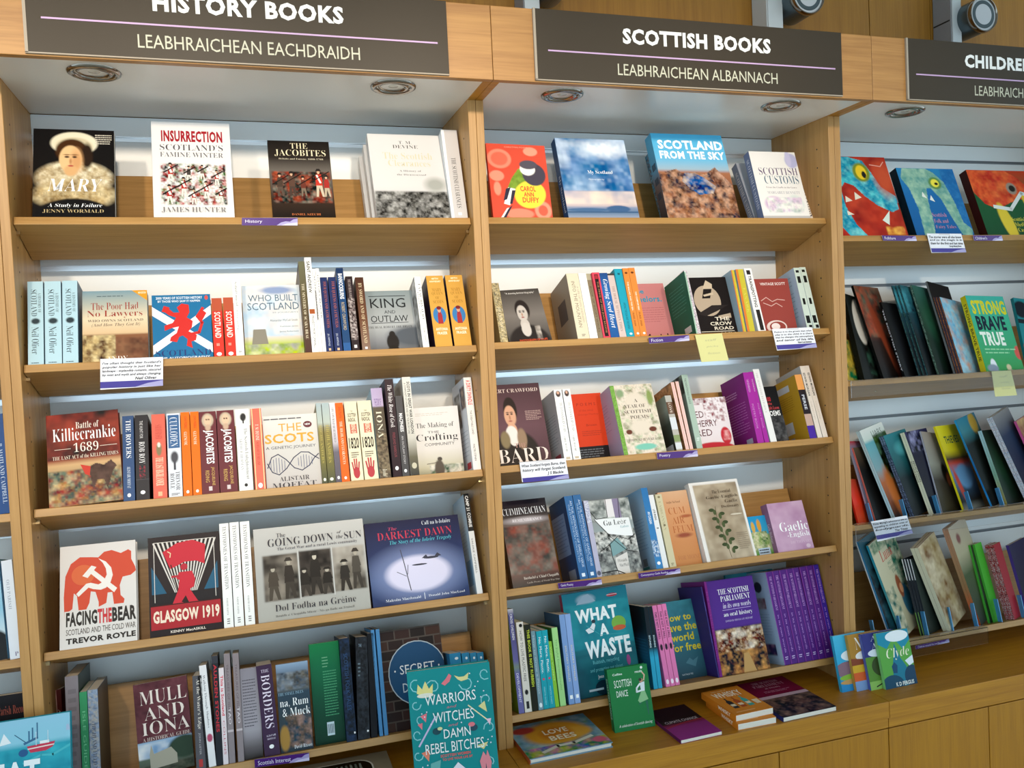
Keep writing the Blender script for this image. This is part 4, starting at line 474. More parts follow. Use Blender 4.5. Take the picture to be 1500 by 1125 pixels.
 ('s2', 'S', [1.4285, 0.0308, 1.6724], 0.3665, 0.0, 0.0, 0.0141, 0.1982, 0.12, '#8a7a62', 'slim brown spine between plain white and red-black spines', [('r', 0, 0, 1, 0.1, '#b0a890'), ('v', 'BOOK OF SHORT WALKS', 0.3, 0.2, 0.7, 0.9, '#5a4a3a', 'n')], None, None, None, 0, 0),
 ('s2', 'S', [1.4436, 0.0308, 1.6724], 0.3229, 0.0, 0.0, 0.0218, 0.1974, 0.12, '#e0485c', 'black spine edged in pinkish red, second Scottish shelf', [('r', 0.25, 0.03, 0.78, 0.97, '#22181a'), ('r', 0.3, 0.04, 0.72, 0.1, '#a83038'), ('v', 'THE PRIME OF MISS JEAN BRODIE', 0.38, 0.14, 0.66, 0.92, '#b88a60', 'n')], None, None, None, 0, 0),
 ('s2', 'S', [1.4666, 0.0308, 1.6724], 0.3403, 0.0, 0.0, 0.0254, 0.1971, 0.12, '#2a62a8', 'blue spine with white handwritten title, second Scottish shelf', [('g', [(0, '#244a86'), (0.3, '#2a6ab0'), (1, '#245a9c')]), ('v', 'Growing Seed Heart', 0.15, 0.1, 0.85, 0.85, '#ffffff', 'si')], None, None, None, 0, 0),
 ('s2', 'S', [1.4931, 0.0308, 1.6724], 0.3578, 0.0, 0.0, 0.0204, 0.1965, 0.12, '#d6c2bc', 'pinkish cream spine left of the teal one, second Scottish shelf', [('r', 0, 0, 1, 0.03, '#4a4440'), ('v', 'THE HOUSE BETWEEN TIDES', 0.3, 0.2, 0.7, 0.9, '#9a7a74', 's')], None, None, None, 0, 0),
 ('s2', 'S', [1.5143, 0.0308, 1.6724], 0.3316, 0.0, 0.0, 0.0238, 0.2081, 0.12, '#22a0b8', 'teal penguin-style spine between pink cream and orange ones', [('r', 0.35, 0.06, 0.65, 0.09, '#12606e'), ('v', 'AMONG THE SUN AND THE WIND', 0.35, 0.5, 0.65, 0.88, '#14505c', 'n'), ('e', 0.6, 0.95, 0.18, 0.015, '#ffffff')], None, None, None, 0, 0),
 ('s2', 'S', [1.5389, 0.0308, 1.6724], 0.3142, 0.0, 0.0, 0.0181, 0.2081, 0.12, '#e58a3e', 'left of two orange spines, second Scottish shelf', [('e', 0.5, 0.07, 0.25, 0.015, '#6a3a1a'), ('v', 'THE BALLAD AND THE SEA', 0.35, 0.2, 0.6, 0.62, '#fff0e0', 'b'), ('v', 'MURIEL SPARK', 0.3, 0.65, 0.6, 0.85, '#6a3a1a', 'n'), ('e', 0.6, 0.95, 0.2, 0.015, '#ffffff')], None, None, None, 0, 0),
 ('s2', 'S', [1.5578, 0.0308, 1.6724], 0.3142, 0.0, 0.0, 0.019, 0.2091, 0.12, '#e58a3e', 'right, wider-looking of two orange spines, next to the pink cover', [('e', 0.5, 0.07, 0.25, 0.015, '#6a3a1a'), ('v', 'THE COMFORTERS', 0.35, 0.35, 0.6, 0.62, '#fff0e0', 'b'), ('v', 'MURIEL SPARK', 0.3, 0.65, 0.6, 0.85, '#6a3a1a', 'n'), ('e', 0.6, 0.95, 0.2, 0.015, '#ffffff')], None, None, None, 0, 0),
 ('s2', 'F', [1.5899, 0.1426, 1.6317], 0.3665, 0.0, 0.0, 0.1419, 0.2173, 0.014, '#d58a8c', 'pink paperback with blue word ending and black author name', [('t', 'The', 0.2, 0.08, 0.5, 0.15, '#1f9cc0', 'b'), ('t', 'Bachelors.', 0.05, 0.19, 0.88, 0.28, '#1f9cc0', 'b'), ('b', 0.3, 0.36, 0.88, 0.6, 7, '#b86a70', 0.2), ('t', 'Muriel', 0.3, 0.76, 0.86, 0.86, '#3a1c22', 'b'), ('t', 'Spark', 0.4, 0.87, 0.86, 0.96, '#3a1c22', 'b')], None, None, None, 0, 0),
 ('s2', 'S', [1.7324, 0.0308, 1.6724], 0.2967, 0.0, 0.0, 0.004, 0.1952, 0.13, '#a8ccb4', 'slim pale green spine with a dark green back cover', [('v', 'SUNSET SONG', 0.3, 0.1, 0.6, 0.6, '#4a6a58', 'n'), ('r', 0, 0, 1, 0.02, '#e8f0ea')], [('r', 0, 0, 1, 1, '#0e6a50'), ('b', 0.15, 0.15, 0.85, 0.6, 9, '#3d8f78', 0.25), ('r', 0.55, 0.82, 0.85, 0.92, '#d8e0dc')], None, '#0e6a50', 0, 0),
 ('s2', 'S', [1.737, 0.0308, 1.6724], 0.3491, 0.0, 0.0, 0.0107, 0.2016, 0.12, '#e3d8dc', 'slim floral lilac and white spine right of pale green', [('n', 0, 0, 1, 1, ['#f0e8ea', '#a8a0b0', '#d8b8c0', '#e8e0e4', '#6a6a78'], 9, 83)], None, None, None, 0, 0),
 ('s2', 'F', [1.7514, 0.0533, 1.6642], 0.3403, 0.0, 0.0, 0.1337, 0.1876, 0.02, '#1c1514', 'black paperback with a cream crow and whale tail, THE CROW ROAD', [('e', 0.42, 0.4, 0.33, 0.26, '#b8a38c'), ('p', [(0.3, 0.36), (0.45, 0.06), (0.62, 0.14), (0.5, 0.36)], '#1c1514'), ('p', [(0.36, 0.2), (0.48, 0.05), (0.62, 0.12), (0.6, 0.2)], '#cbb69c'), ('p', [(0.34, 0.3), (0.6, 0.26), (0.6, 0.3), (0.36, 0.33)], '#cbb69c'), ('p', [(0.1, 0.62), (0.5, 0.48), (0.92, 0.48), (0.6, 0.58), (0.3, 0.66)], '#2a2220'), ('p', [(0.6, 0.66), (0.92, 0.62), (0.92, 0.7), (0.62, 0.7)], '#b8a38c'), ('t', 'THE', 0.5, 0.68, 0.86, 0.74, '#e8dcc8', 'b'), ('t', 'CROW', 0.36, 0.76, 0.9, 0.82, '#e8dcc8', 'b'), ('t', 'ROAD', 0.44, 0.84, 0.92, 0.895, '#e8dcc8', 'b'), ('r', 0.1, 0.915, 0.92, 0.925, '#e8dcc8'), ('t', 'IAIN', 0.58, 0.94, 0.94, 0.995, '#e8dcc8', 'b')], None, None, None, 0, 0),
 ('s2', 'S', [1.8857, 0.0308, 1.6724], 0.2793, 0.0, 0.0, 0.0105, 0.1934, 0.12, '#c8b93a', 'left of two yellow-green spines edged in orange, second Scottish shelf', [('r', 0, 0, 0.3, 1, '#dd7a32'), ('v', 'LANARK', 0.5, 0.3, 0.8, 0.7, '#d8ca60', 's')], [('g', [(0, '#a5bccb'), (1, '#a5bccb')]), ('r', 0, 0, 0.25, 1, '#8fae7c')], None, '#a8bcc8', 0, 0),
 ('s2', 'S', [1.9007, 0.0308, 1.6724], 0.2705, 0.0, 0.0, 0.0253, 0.1948, 0.12, '#c8b93a', 'right of two yellow-green spines edged in orange, second Scottish shelf', [('r', 0, 0, 0.3, 1, '#dd7a32'), ('v', 'LANARK', 0.5, 0.3, 0.8, 0.7, '#d8ca60', 's')], [('g', [(0, '#a5bccb'), (1, '#a5bccb')]), ('r', 0, 0, 0.25, 1, '#8fae7c')], None, '#a8bcc8', 0, 0),
 ('s2', 'S', [1.9377, 0.0308, 1.6724], 0.3316, 0.0, 0.0, 0.0255, 0.2022, 0.12, '#f2efec', 'white spine boxed with black title, beside the brick red cover', [('r', 0.25, 0.03, 0.75, 0.1, '#2a2422'), ('v', 'TRAINSPOTTING', 0.3, 0.12, 0.7, 0.62, '#2a2422', 'b'), ('r', 0.3, 0.66, 0.8, 0.98, '#2a2422')], None, None, None, 0, 0),
 ('s2', 'F', [1.9638, 0.0533, 1.6642], 0.2531, 0.0, 0.0, 0.1258, 0.1724, 0.018, '#98423a', 'brick red paperback with a white line-drawn knight', [('t', 'VINTAGE SCOTT', 0.2, 0.07, 0.9, 0.12, '#f0ded8', 'b'), ('l', [(0.15, 0.4), (0.3, 0.34), (0.45, 0.42), (0.6, 0.38), (0.8, 0.4)], 0.018, '#dcb0a6'), ('l', [(0.2, 0.44), (0.4, 0.5), (0.55, 0.45), (0.7, 0.52)], 0.018, '#dcb0a6'), ('e', 0.45, 0.88, 0.28, 0.12, '#e6cfc8'), ('e', 0.47, 0.88, 0.22, 0.095, '#98423a'), ('e', 0.42, 0.87, 0.12, 0.06, '#f0e0dc')], None, None, None, 0, 0),
 ('s2', 'S', [2.1064, 0.0308, 1.6724], 0.2967, 0.0, 0.0, 0.0217, 0.1982, 0.12, '#ccd8cc', 'left of two pale spines with black and white checks at the right end', [('r', 0.25, 0.04, 0.75, 0.08, '#1a1a1a'), ('r', 0.25, 0.14, 0.75, 0.25, '#1a1a1a'), ('r', 0.3, 0.5, 0.7, 0.6, '#1a1a1a'), ('r', 0.2, 0.78, 0.8, 0.9, '#1a1a1a'), ('r', 0.4, 0.93, 0.9, 0.98, '#1a1a1a')], [('r', 0, 0, 1, 1, '#b4c4d8'), ('b', 0.1, 0.1, 0.8, 0.85, 12, '#8a9cb8', 0.2)], None, '#b4c4d8', 0, 0),
 ('s2', 'S', [2.1301, 0.0308, 1.6724], 0.3054, 0.0, 0.0, 0.0211, 0.2006, 0.12, '#ccd8cc', 'right of two pale spines with black and white checks at the right end', [('r', 0.25, 0.04, 0.75, 0.08, '#1a1a1a'), ('r', 0.25, 0.14, 0.75, 0.25, '#1a1a1a'), ('r', 0.3, 0.5, 0.7, 0.6, '#1a1a1a'), ('r', 0.2, 0.78, 0.8, 0.9, '#1a1a1a'), ('r', 0.4, 0.93, 0.9, 0.98, '#1a1a1a')], [('r', 0, 0, 1, 1, '#b4c4d8'), ('b', 0.1, 0.1, 0.8, 0.85, 12, '#8a9cb8', 0.2)], None, '#b4c4d8', 0, 0),
 ('c2', 'F', [2.2599, 0.0458, 1.5043], 0.3491, 0.1355, 0.3491, 0.15, 0.1536, 0.006, '#8a7a2a', 'low yellow and green picture book edge beside the divider, second right shelf', [('n', 0, 0, 1, 1, ['#8a7a2a', '#2a6a3a', '#c8a83a'], 6, 90)], None, None, None, 0, 0),
 ('c2', 'F', [2.3104, 0.0458, 1.5043], 0.3491, 0.0838, 0.3491, 0.15, 0.2981, 0.008, '#10130f', 'left one of a pair, black picture book with a white egg shape, left end', [('se', 0.35, 0.3, 0.22, 0.26, '#c8beb0', 0.06), ('n', 0.3, 0.6, 0.7, 0.9, ['#10130f', '#2a4a3a', '#10130f', '#0c0e0c'], 5, 91)], None, None, None, 0, 0),
 ('c2', 'F', [2.3134, 0.038, 1.5071], 0.3491, 0.0838, 0.3491, 0.15, 0.2981, 0.008, '#10130f', 'right one of a pair, black picture book with a white egg shape, left end', [('se', 0.35, 0.3, 0.22, 0.26, '#c8beb0', 0.06), ('n', 0.3, 0.6, 0.7, 0.9, ['#10130f', '#2a4a3a', '#10130f', '#0c0e0c'], 5, 91)], None, None, None, 0, 0),
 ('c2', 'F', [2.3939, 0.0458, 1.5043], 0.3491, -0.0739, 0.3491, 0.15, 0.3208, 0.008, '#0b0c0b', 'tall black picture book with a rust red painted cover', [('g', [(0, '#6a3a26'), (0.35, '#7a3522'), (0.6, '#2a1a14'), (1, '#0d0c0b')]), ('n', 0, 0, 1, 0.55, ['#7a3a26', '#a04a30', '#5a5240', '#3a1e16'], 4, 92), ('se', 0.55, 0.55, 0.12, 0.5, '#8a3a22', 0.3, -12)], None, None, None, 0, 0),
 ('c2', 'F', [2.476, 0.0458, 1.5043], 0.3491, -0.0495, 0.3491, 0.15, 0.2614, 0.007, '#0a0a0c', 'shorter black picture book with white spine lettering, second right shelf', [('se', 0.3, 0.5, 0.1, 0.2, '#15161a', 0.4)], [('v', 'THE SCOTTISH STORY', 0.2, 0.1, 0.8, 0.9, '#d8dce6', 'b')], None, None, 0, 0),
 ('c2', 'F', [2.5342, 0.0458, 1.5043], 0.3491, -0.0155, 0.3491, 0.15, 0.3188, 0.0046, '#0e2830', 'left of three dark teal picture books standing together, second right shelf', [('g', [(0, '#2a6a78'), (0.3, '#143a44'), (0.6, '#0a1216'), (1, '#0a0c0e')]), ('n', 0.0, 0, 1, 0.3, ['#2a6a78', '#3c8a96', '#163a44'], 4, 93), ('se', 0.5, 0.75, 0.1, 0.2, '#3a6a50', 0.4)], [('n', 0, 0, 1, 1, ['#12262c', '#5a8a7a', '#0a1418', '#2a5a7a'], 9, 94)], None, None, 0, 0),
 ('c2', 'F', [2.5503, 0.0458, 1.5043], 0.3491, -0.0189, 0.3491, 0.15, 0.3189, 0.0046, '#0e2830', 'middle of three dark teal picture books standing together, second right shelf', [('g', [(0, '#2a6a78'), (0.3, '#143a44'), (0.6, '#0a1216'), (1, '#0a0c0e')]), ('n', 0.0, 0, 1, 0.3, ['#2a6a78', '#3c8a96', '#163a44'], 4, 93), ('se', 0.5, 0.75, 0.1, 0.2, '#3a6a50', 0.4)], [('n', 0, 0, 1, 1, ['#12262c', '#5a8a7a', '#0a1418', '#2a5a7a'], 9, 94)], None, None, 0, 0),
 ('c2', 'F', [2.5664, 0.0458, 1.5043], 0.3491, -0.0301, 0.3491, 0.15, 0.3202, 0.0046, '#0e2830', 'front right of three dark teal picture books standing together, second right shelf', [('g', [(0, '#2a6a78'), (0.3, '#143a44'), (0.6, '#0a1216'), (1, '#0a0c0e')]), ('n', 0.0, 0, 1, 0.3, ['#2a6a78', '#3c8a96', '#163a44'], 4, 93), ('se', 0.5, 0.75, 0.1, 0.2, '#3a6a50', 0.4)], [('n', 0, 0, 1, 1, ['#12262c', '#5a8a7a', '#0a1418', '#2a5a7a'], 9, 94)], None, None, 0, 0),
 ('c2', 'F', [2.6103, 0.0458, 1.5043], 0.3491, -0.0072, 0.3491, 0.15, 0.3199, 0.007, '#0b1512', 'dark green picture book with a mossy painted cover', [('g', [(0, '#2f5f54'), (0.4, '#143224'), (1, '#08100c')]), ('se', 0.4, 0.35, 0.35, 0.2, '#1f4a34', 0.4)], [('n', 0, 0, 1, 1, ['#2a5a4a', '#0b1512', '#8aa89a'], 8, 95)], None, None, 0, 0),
 ('c2', 'F', [2.6745, 0.0458, 1.5043], 0.3491, 0.0139, 0.3491, 0.14, 0.3326, 0.006, '#101014', 'tallest grey-edged black picture book, second right shelf', [], [('r', 0, 0, 1, 1, '#6a6f72')], None, None, 0, 0),
 ('c2', 'F', [2.6819, 0.0458, 1.5043], 0.3491, 0.0203, 0.3491, 0.15, 0.2756, 0.0038, '#2a2130', 'left of three purple and orange spines beside the pale blue cover', [], [('n', 0, 0, 1, 1, ['#c8803a', '#2a2130', '#5a4a6a', '#c8803a', '#17141c'], 12, 97)], None, None, 0, 0),
 ('c2', 'F', [2.6941, 0.0458, 1.5043], 0.3491, 0.0164, 0.3491, 0.15, 0.2753, 0.0038, '#2a2130', 'middle of three purple and orange spines beside the pale blue cover', [], [('n', 0, 0, 1, 1, ['#c8803a', '#2a2130', '#5a4a6a', '#c8803a', '#17141c'], 12, 97)], None, None, 0, 0),
 ('c2', 'F', [2.7063, 0.0458, 1.5043], 0.3491, 0.0124, 0.3491, 0.15, 0.275, 0.0038, '#2a2130', 'right of three purple and orange spines beside the pale blue cover', [('n', 0, 0, 1, 1, ['#8fc4de', '#a8d4e8', '#6aa8cc', '#c8a8a0'], 5, 96)], [('n', 0, 0, 1, 1, ['#c8803a', '#2a2130', '#5a4a6a', '#c8803a', '#17141c'], 12, 97)], None, None, 0, 0),
 ('c2', 'F', [2.7861, 0.0327, 1.5091], 0.3491, 0.0536, 0.0, 0.1578, 0.2709, 0.022, '#3fa873', 'green hardback reading STRONG BRAVE TRUE', [('g', [(0, '#3fb0a0'), (0.4, '#3fae86'), (1, '#3f9a50')]), ('t', 'STRONG', 0.08, 0.06, 0.97, 0.25, '#d8d02a', 'h'), ('t', 'BRAVE', 0.1, 0.27, 0.86, 0.46, '#1a2638', 'h'), ('t', 'TRUE', 0.1, 0.48, 0.72, 0.66, '#eef6ea', 'h'), ('b', 0.12, 0.69, 0.92, 0.78, 2, '#9ad6a8', 0.35), ('se', 0.24, 0.93, 0.08, 0.1, '#e8eaf0', 0.1), ('se', 0.2, 0.95, 0.14, 0.05, '#8a96a8', 0.2), ('se', 0.62, 0.94, 0.06, 0.04, '#d8c8a0', 0.2), ('se', 0.98, 0.75, 0.1, 0.09, '#d85a50', 0.1)], [('r', 0, 0, 1, 1, '#e3cf1f'), ('v', 'STRONG BRAVE TRUE', 0.25, 0.1, 0.75, 0.85, '#5a4a1a', 'b')], None, '#e3cf1f', 1, 0),
 ('c2', 'F', [2.9644, 0.0327, 1.5091], 0.3491, 0.1449, 0.0, 0.1563, 0.2595, 0.012, '#1f7f86', 'teal picture book with a dark head cut by the right frame edge', [('se', 0.15, 0.16, 0.2, 0.12, '#101a24', 0.1), ('r', 0, 0.3, 0.4, 0.36, '#142028'), ('e', 0.12, 0.72, 0.14, 0.1, '#d05a50')], None, None, None, 0, 0),
 ('h3', 'F', [0.0522, 0.0327, 1.34], 0.3491, -0.0407, 0.0, 0.1557, 0.2223, 0.03, '#5a1f18', 'red and tan battle painting paperback reading KILLIECRANKIE 1689', [('g', [(0, '#3a1512'), (0.12, '#8a2c20'), (0.25, '#6a201a'), (0.5, '#8a3424'), (0.56, '#d0a878'), (0.66, '#b0946c'), (0.8, '#7a6a50'), (1, '#a8702c')]), ('n', 0, 0.0, 1, 0.5, ['#8f2e22', '#5a1a16', '#3a1412', '#a03c2a'], 3, 101), ('n', 0, 0.62, 1, 1, ['#8c7a58', '#3f3a34', '#a8503a', '#c8b48a', '#5a5a4a', '#b88a4a', '#7a2c24', '#6c7460'], 10, 102), ('np', [(0.56, 0.6), (0.66, 0.57), (0.76, 0.6), (0.86, 0.55), (0.94, 0.62), (0.88, 0.68), (0.86, 0.72), (0.8, 0.86), (0.75, 0.75), (0.66, 0.75), (0.6, 0.86), (0.57, 0.7)], ['#4a3228', '#5a4038', '#3a2620'], 8, 99), ('p', [(0.44, 0.57), (0.58, 0.6), (0.56, 0.7), (0.5, 0.68)], '#c83a2c'), ('t', 'Battle of', 0.4, 0.1, 0.72, 0.175, '#f6ece0', 's'), ('t', 'Killiecrankie', 0.08, 0.16, 0.95, 0.3, '#ffffff', 's'), ('t', '1689', 0.36, 0.33, 0.7, 0.43, '#f6ece0', 's'), ('r', 0.1, 0.385, 0.32, 0.39, '#f0e0d0'), ('r', 0.72, 0.385, 0.96, 0.39, '#f0e0d0'), ('t', 'THE LAST ACT of the KILLING TIMES', 0.07, 0.46, 0.97, 0.5, '#efe0cc', 's')], None, [('r', 0, 0, 1, 1, '#201012')], None, 1, 0),
 ('h3', 'S', [0.2085, 0.0308, 1.3407], 0.3491, 0.0, 0.0, 0.0247, 0.2091, 0.13, '#34507a', 'slate blue spine with white ornate script, beside the battle cover', [('v', 'THE ROVERS', 0.3, 0.05, 0.75, 0.5, '#ffffff', 's'), ('v', 'ALISTAIR MOFFAT', 0.35, 0.6, 0.65, 0.85, '#dce4ee', 's'), ('e', 0.5, 0.93, 0.16, 0.022, '#ffffff')], None, None, None, 0, 0),
 ('h3', 'S', [0.2362, 0.0308, 1.3407], 0.3491, 0.0, 0.0, 0.0289, 0.2093, 0.13, '#302e32', 'black spine, ROB ROY, with a small red figure, third history shelf', [('v', 'THE HUNT FOR', 0.35, 0.07, 0.6, 0.28, '#d8d4d4', 'n'), ('v', 'ROB ROY', 0.28, 0.32, 0.72, 0.58, '#f0ecec', 's'), ('n', 0.3, 0.6, 0.7, 0.75, ['#302e32', '#d8304a', '#302e32', '#302e32'], 5, 103), ('r', 0, 0.76, 1, 0.765, '#55525a'), ('e', 0.5, 0.91, 0.18, 0.022, '#ffffff')], None, None, None, 0, 0),
 ('h3', 'S', [0.2734, 0.0308, 1.3407], 0.3491, 0.0, 0.0, 0.0303, 0.2087, 0.13, '#e06a58', 'coral spine with a pale bird, THE LAST HIGHLANDER, third history shelf', [('v', 'SARAH FRASER', 0.25, 0.13, 0.75, 0.3, '#c8413a', 's'), ('se', 0.5, 0.42, 0.2, 0.08, '#8a7a5a', 0.15), ('se', 0.5, 0.37, 0.12, 0.03, '#efe8d8', 0.15), ('v', 'THE LAST HIGHLANDER', 0.22, 0.52, 0.8, 0.85, '#fff0d0', 's'), ('r', 0.35, 0.92, 0.65, 0.97, '#f0b890')], None, None, None, 0, 0),
 ('h3', 'S', [0.3076, 0.0308, 1.3407], 0.3491, 0.0, 0.0, 0.0303, 0.2083, 0.13, '#dfe2ea', 'white spine with blue panel, CULLODEN, third history shelf', [('r', 0.08, 0.02, 0.92, 0.42, '#3a6494'), ('v', 'CULLODEN', 0.22, 0.05, 0.78, 0.4, '#e8ecf4', 's'), ('se', 0.5, 0.53, 0.28, 0.07, '#4a4a52', 0.2), ('r', 0.42, 0.5, 0.58, 0.68, '#4a4a52'), ('v', 'TREVOR', 0.54, 0.7, 0.84, 0.92, '#4a4448', 's'), ('v', 'ROYLE', 0.14, 0.72, 0.44, 0.9, '#4a4448', 's'), ('b', 0.2, 0.95, 0.8, 0.98, 2, '#5a5458', 0.45)], None, None, None, 0, 0),
 ('h3', 'S', [0.3398, 0.0308, 1.3407], 0.3491, 0.0, 0.0, 0.0199, 0.2095, 0.13, '#f07010', 'left of two bright orange GLENCOE spines, third history shelf', [('v', 'JOHN PREBBLE', 0.3, 0.05, 0.7, 0.2, '#c03a10', 'n'), ('v', 'GLENCOE', 0.3, 0.24, 0.65, 0.4, '#fff0dc', 's'), ('e', 0.5, 0.95, 0.16, 0.018, '#ffffff')], None, None, None, 0, 0),
 ('h3', 'S', [0.3615, 0.0308, 1.3407], 0.3491, 0.0, 0.0, 0.0197, 0.2092, 0.13, '#f07010', 'right of two bright orange GLENCOE spines, third history shelf', [('v', 'JOHN PREBBLE', 0.3, 0.05, 0.7, 0.2, '#c03a10', 'n'), ('v', 'GLENCOE', 0.3, 0.24, 0.65, 0.4, '#fff0dc', 's'), ('e', 0.5, 0.95, 0.16, 0.018, '#ffffff')], None, None, None, 0, 0),
 ('h3', 'S', [0.3818, 0.0308, 1.3407], 0.3491, 0.0, 0.0, 0.0394, 0.2076, 0.13, '#6a2c34', 'left of two maroon JACOBITES spines with a wigged head, third history shelf', [('se', 0.5, 0.11, 0.34, 0.085, '#c8b49c', 0.1), ('se', 0.5, 0.11, 0.2, 0.06, '#e3bfa0', 0.08), ('se', 0.43, 0.1, 0.05, 0.01, '#4a3028', 0.3), ('se', 0.57, 0.1, 0.05, 0.01, '#4a3028', 0.3), ('se', 0.5, 0.2, 0.16, 0.04, '#c8a890', 0.2), ('v', 'JACOBITES', 0.2, 0.23, 0.8, 0.64, '#ffffff', 'b'), ('v', 'JACQUELINE', 0.56, 0.68, 0.78, 0.9, '#d8b060', 'n'), ('v', 'RIDING', 0.24, 0.72, 0.46, 0.86, '#d8b060', 'n'), ('r', 0.4, 0.91, 0.6, 0.96, '#d8c8c8')], None, None, None, 0, 0),
 ('h3', 'S', [0.4231, 0.0308, 1.3407], 0.3491, 0.0, 0.0, 0.0405, 0.2078, 0.13, '#6a2c34', 'right of two maroon JACOBITES spines with a wigged head', [('se', 0.5, 0.11, 0.34, 0.085, '#c8b49c', 0.1), ('se', 0.5, 0.11, 0.2, 0.06, '#e3bfa0', 0.08), ('se', 0.43, 0.1, 0.05, 0.01, '#4a3028', 0.3), ('se', 0.57, 0.1, 0.05, 0.01, '#4a3028', 0.3), ('se', 0.5, 0.2, 0.16, 0.04, '#c8a890', 0.2), ('v', 'JACOBITES', 0.2, 0.23, 0.8, 0.64, '#ffffff', 'b'), ('v', 'JACQUELINE', 0.56, 0.68, 0.78, 0.9, '#d8b060', 'n'), ('v', 'RIDING', 0.24, 0.72, 0.46, 0.86, '#d8b060', 'n'), ('r', 0.4, 0.91, 0.6, 0.96, '#d8c8c8')], None, None, None, 0, 0),
 ('h3', 'S', [0.4671, 0.0308, 1.3407], 0.3491, 0.0, 0.0, 0.0324, 0.2081, 0.13, '#f3f2ef', 'white spine with a small black figure at the head, third history shelf', [('se', 0.55, 0.1, 0.22, 0.05, '#2a2a2c', 0.15), ('r', 0.5, 0.1, 0.6, 0.18, '#2a2a2c'), ('v', 'The Scottish Enlightenment', 0.5, 0.24, 0.8, 0.86, '#5a5a5c', 's'), ('v', 'ARTHUR HERMAN', 0.2, 0.36, 0.4, 0.75, '#9a9a9c', 's'), ('e', 0.5, 0.93, 0.12, 0.02, '#2a2a2c')], None, None, None, 0, 0),
 ('h3', 'S', [0.5037, 0.0308, 1.3407], 0.3491, 0.0, 0.0, 0.0257, 0.2077, 0.13, '#ec6f5c', 'coral spine with cream edges right of the white figure spine', [('r', 0.08, 0, 0.16, 1, '#f4d8a0'), ('r', 0.84, 0, 0.92, 1, '#f4d8a0'), ('v', 'T. M. DEVINE', 0.35, 0.2, 0.65, 0.4, '#fff0e0', 's'), ('v', 'SCOTLAND TO IRELAND', 0.35, 0.42, 0.62, 0.7, '#b83a30', 's'), ('e', 0.5, 0.95, 0.2, 0.03, '#ffffff')], None, None, None, 0, 0),
 ('h3', 'F', [0.5311, 0.0364, 1.3386], 0.3491, 0.0, 0.0, 0.1334, 0.1874, 0.025, '#cfc8c2', 'cream paperback with a double helix, gold letters SCOTS', [('g', [(0, '#e0dcd6'), (0.5, '#cfcbc6'), (1, '#c4bcb8')]), ('t', 'THE', 0.28, 0.12, 0.7, 0.23, '#d8a23a', 'n'), ('t', 'SCOTS', 0.02, 0.26, 0.92, 0.39, '#d8a23a', 'b'), ('t', 'A GENETIC JOURNEY', 0.03, 0.43, 0.94, 0.48, '#4a4a58', 'n'), ('e', 0.82, 0.15, 0.08, 0.045, '#6a3038'), ('t', 'NEW', 0.77, 0.135, 0.87, 0.16, '#ffffff', 'b'), ('l', [(0.04, 0.72), (0.12, 0.58), (0.24, 0.54), (0.38, 0.62), (0.52, 0.74), (0.66, 0.78), (0.8, 0.72), (0.9, 0.62), (0.98, 0.57)], 0.016, '#23284a'), ('l', [(0.04, 0.66), (0.12, 0.78), (0.24, 0.82), (0.38, 0.74), (0.52, 0.6), (0.66, 0.53), (0.8, 0.54), (0.9, 0.6), (0.98, 0.64)], 0.016, '#23284a'), ('l', [(0.1, 0.628), (0.1, 0.752)], 0.008, '#3a4a7a'), ('l', [(0.15, 0.608), (0.15, 0.772)], 0.008, '#3a4a7a'), ('l', [(0.2, 0.588), (0.2, 0.792)], 0.008, '#3a4a7a'), ('l', [(0.25, 0.592), (0.25, 0.788)], 0.008, '#3a4a7a'), ('l', [(0.3, 0.612), (0.3, 0.768)], 0.008, '#3a4a7a'), ('l', [(0.35, 0.6319999999999999), (0.35, 0.748)], 0.008, '#3a4a7a'), ('l', [(0.6, 0.6080000000000001), (0.6, 0.712)], 0.008, '#3a4a7a'), ('l', [(0.65, 0.5880000000000001), (0.65, 0.732)], 0.008, '#3a4a7a'), ('l', [(0.7, 0.5680000000000001), (0.7, 0.752)], 0.008, '#3a4a7a'), ('l', [(0.75, 0.5720000000000001), (0.75, 0.748)], 0.008, '#3a4a7a'), ('l', [(0.8, 0.5920000000000001), (0.8, 0.728)], 0.008, '#3a4a7a'), ('l', [(0.85, 0.6120000000000001), (0.85, 0.708)], 0.008, '#3a4a7a'), ('t', 'ALISTAIR', 0.24, 0.85, 0.78, 0.91, '#3a3840', 's'), ('t', 'MOFFAT', 0.1, 0.93, 0.9, 1.0, '#3a3840', 's'), ('b', 0.02, 0.04, 0.86, 0.07, 1, '#5a565a', 0.45)], None, None, None, 0, 0),
 ('h3', 'S', [0.6651, 0.0308, 1.3407], 0.3491, 0.0, 0.0, 0.0127, 0.2116, 0.13, '#8a8a62', 'left of two misty green landscape spines, third history shelf', [('g', [(0, '#a8b8bc'), (0.28, '#b8c0b4'), (0.32, '#8a7c4a'), (0.7, '#77703c'), (1, '#4a4e3c')]), ('v', 'HIGHLANDERS', 0.3, 0.28, 0.72, 0.75, '#b8a85a', 's'), ('e', 0.5, 0.95, 0.25, 0.02, '#e8e8d8')], None, None, None, 0, 0),
 ('h3', 'S', [0.6794, 0.0308, 1.3407], 0.3491, 0.0, 0.0, 0.0182, 0.2112, 0.13, '#8a8a62', 'right of two misty green landscape spines, third history shelf', [('g', [(0, '#a8b8bc'), (0.28, '#b8c0b4'), (0.32, '#8a7c4a'), (0.7, '#77703c'), (1, '#4a4e3c')]), ('v', 'HIGHLANDERS', 0.3, 0.28, 0.72, 0.75, '#b8a85a', 's'), ('e', 0.5, 0.95, 0.25, 0.02, '#e8e8d8')], None, None, None, 0, 0),
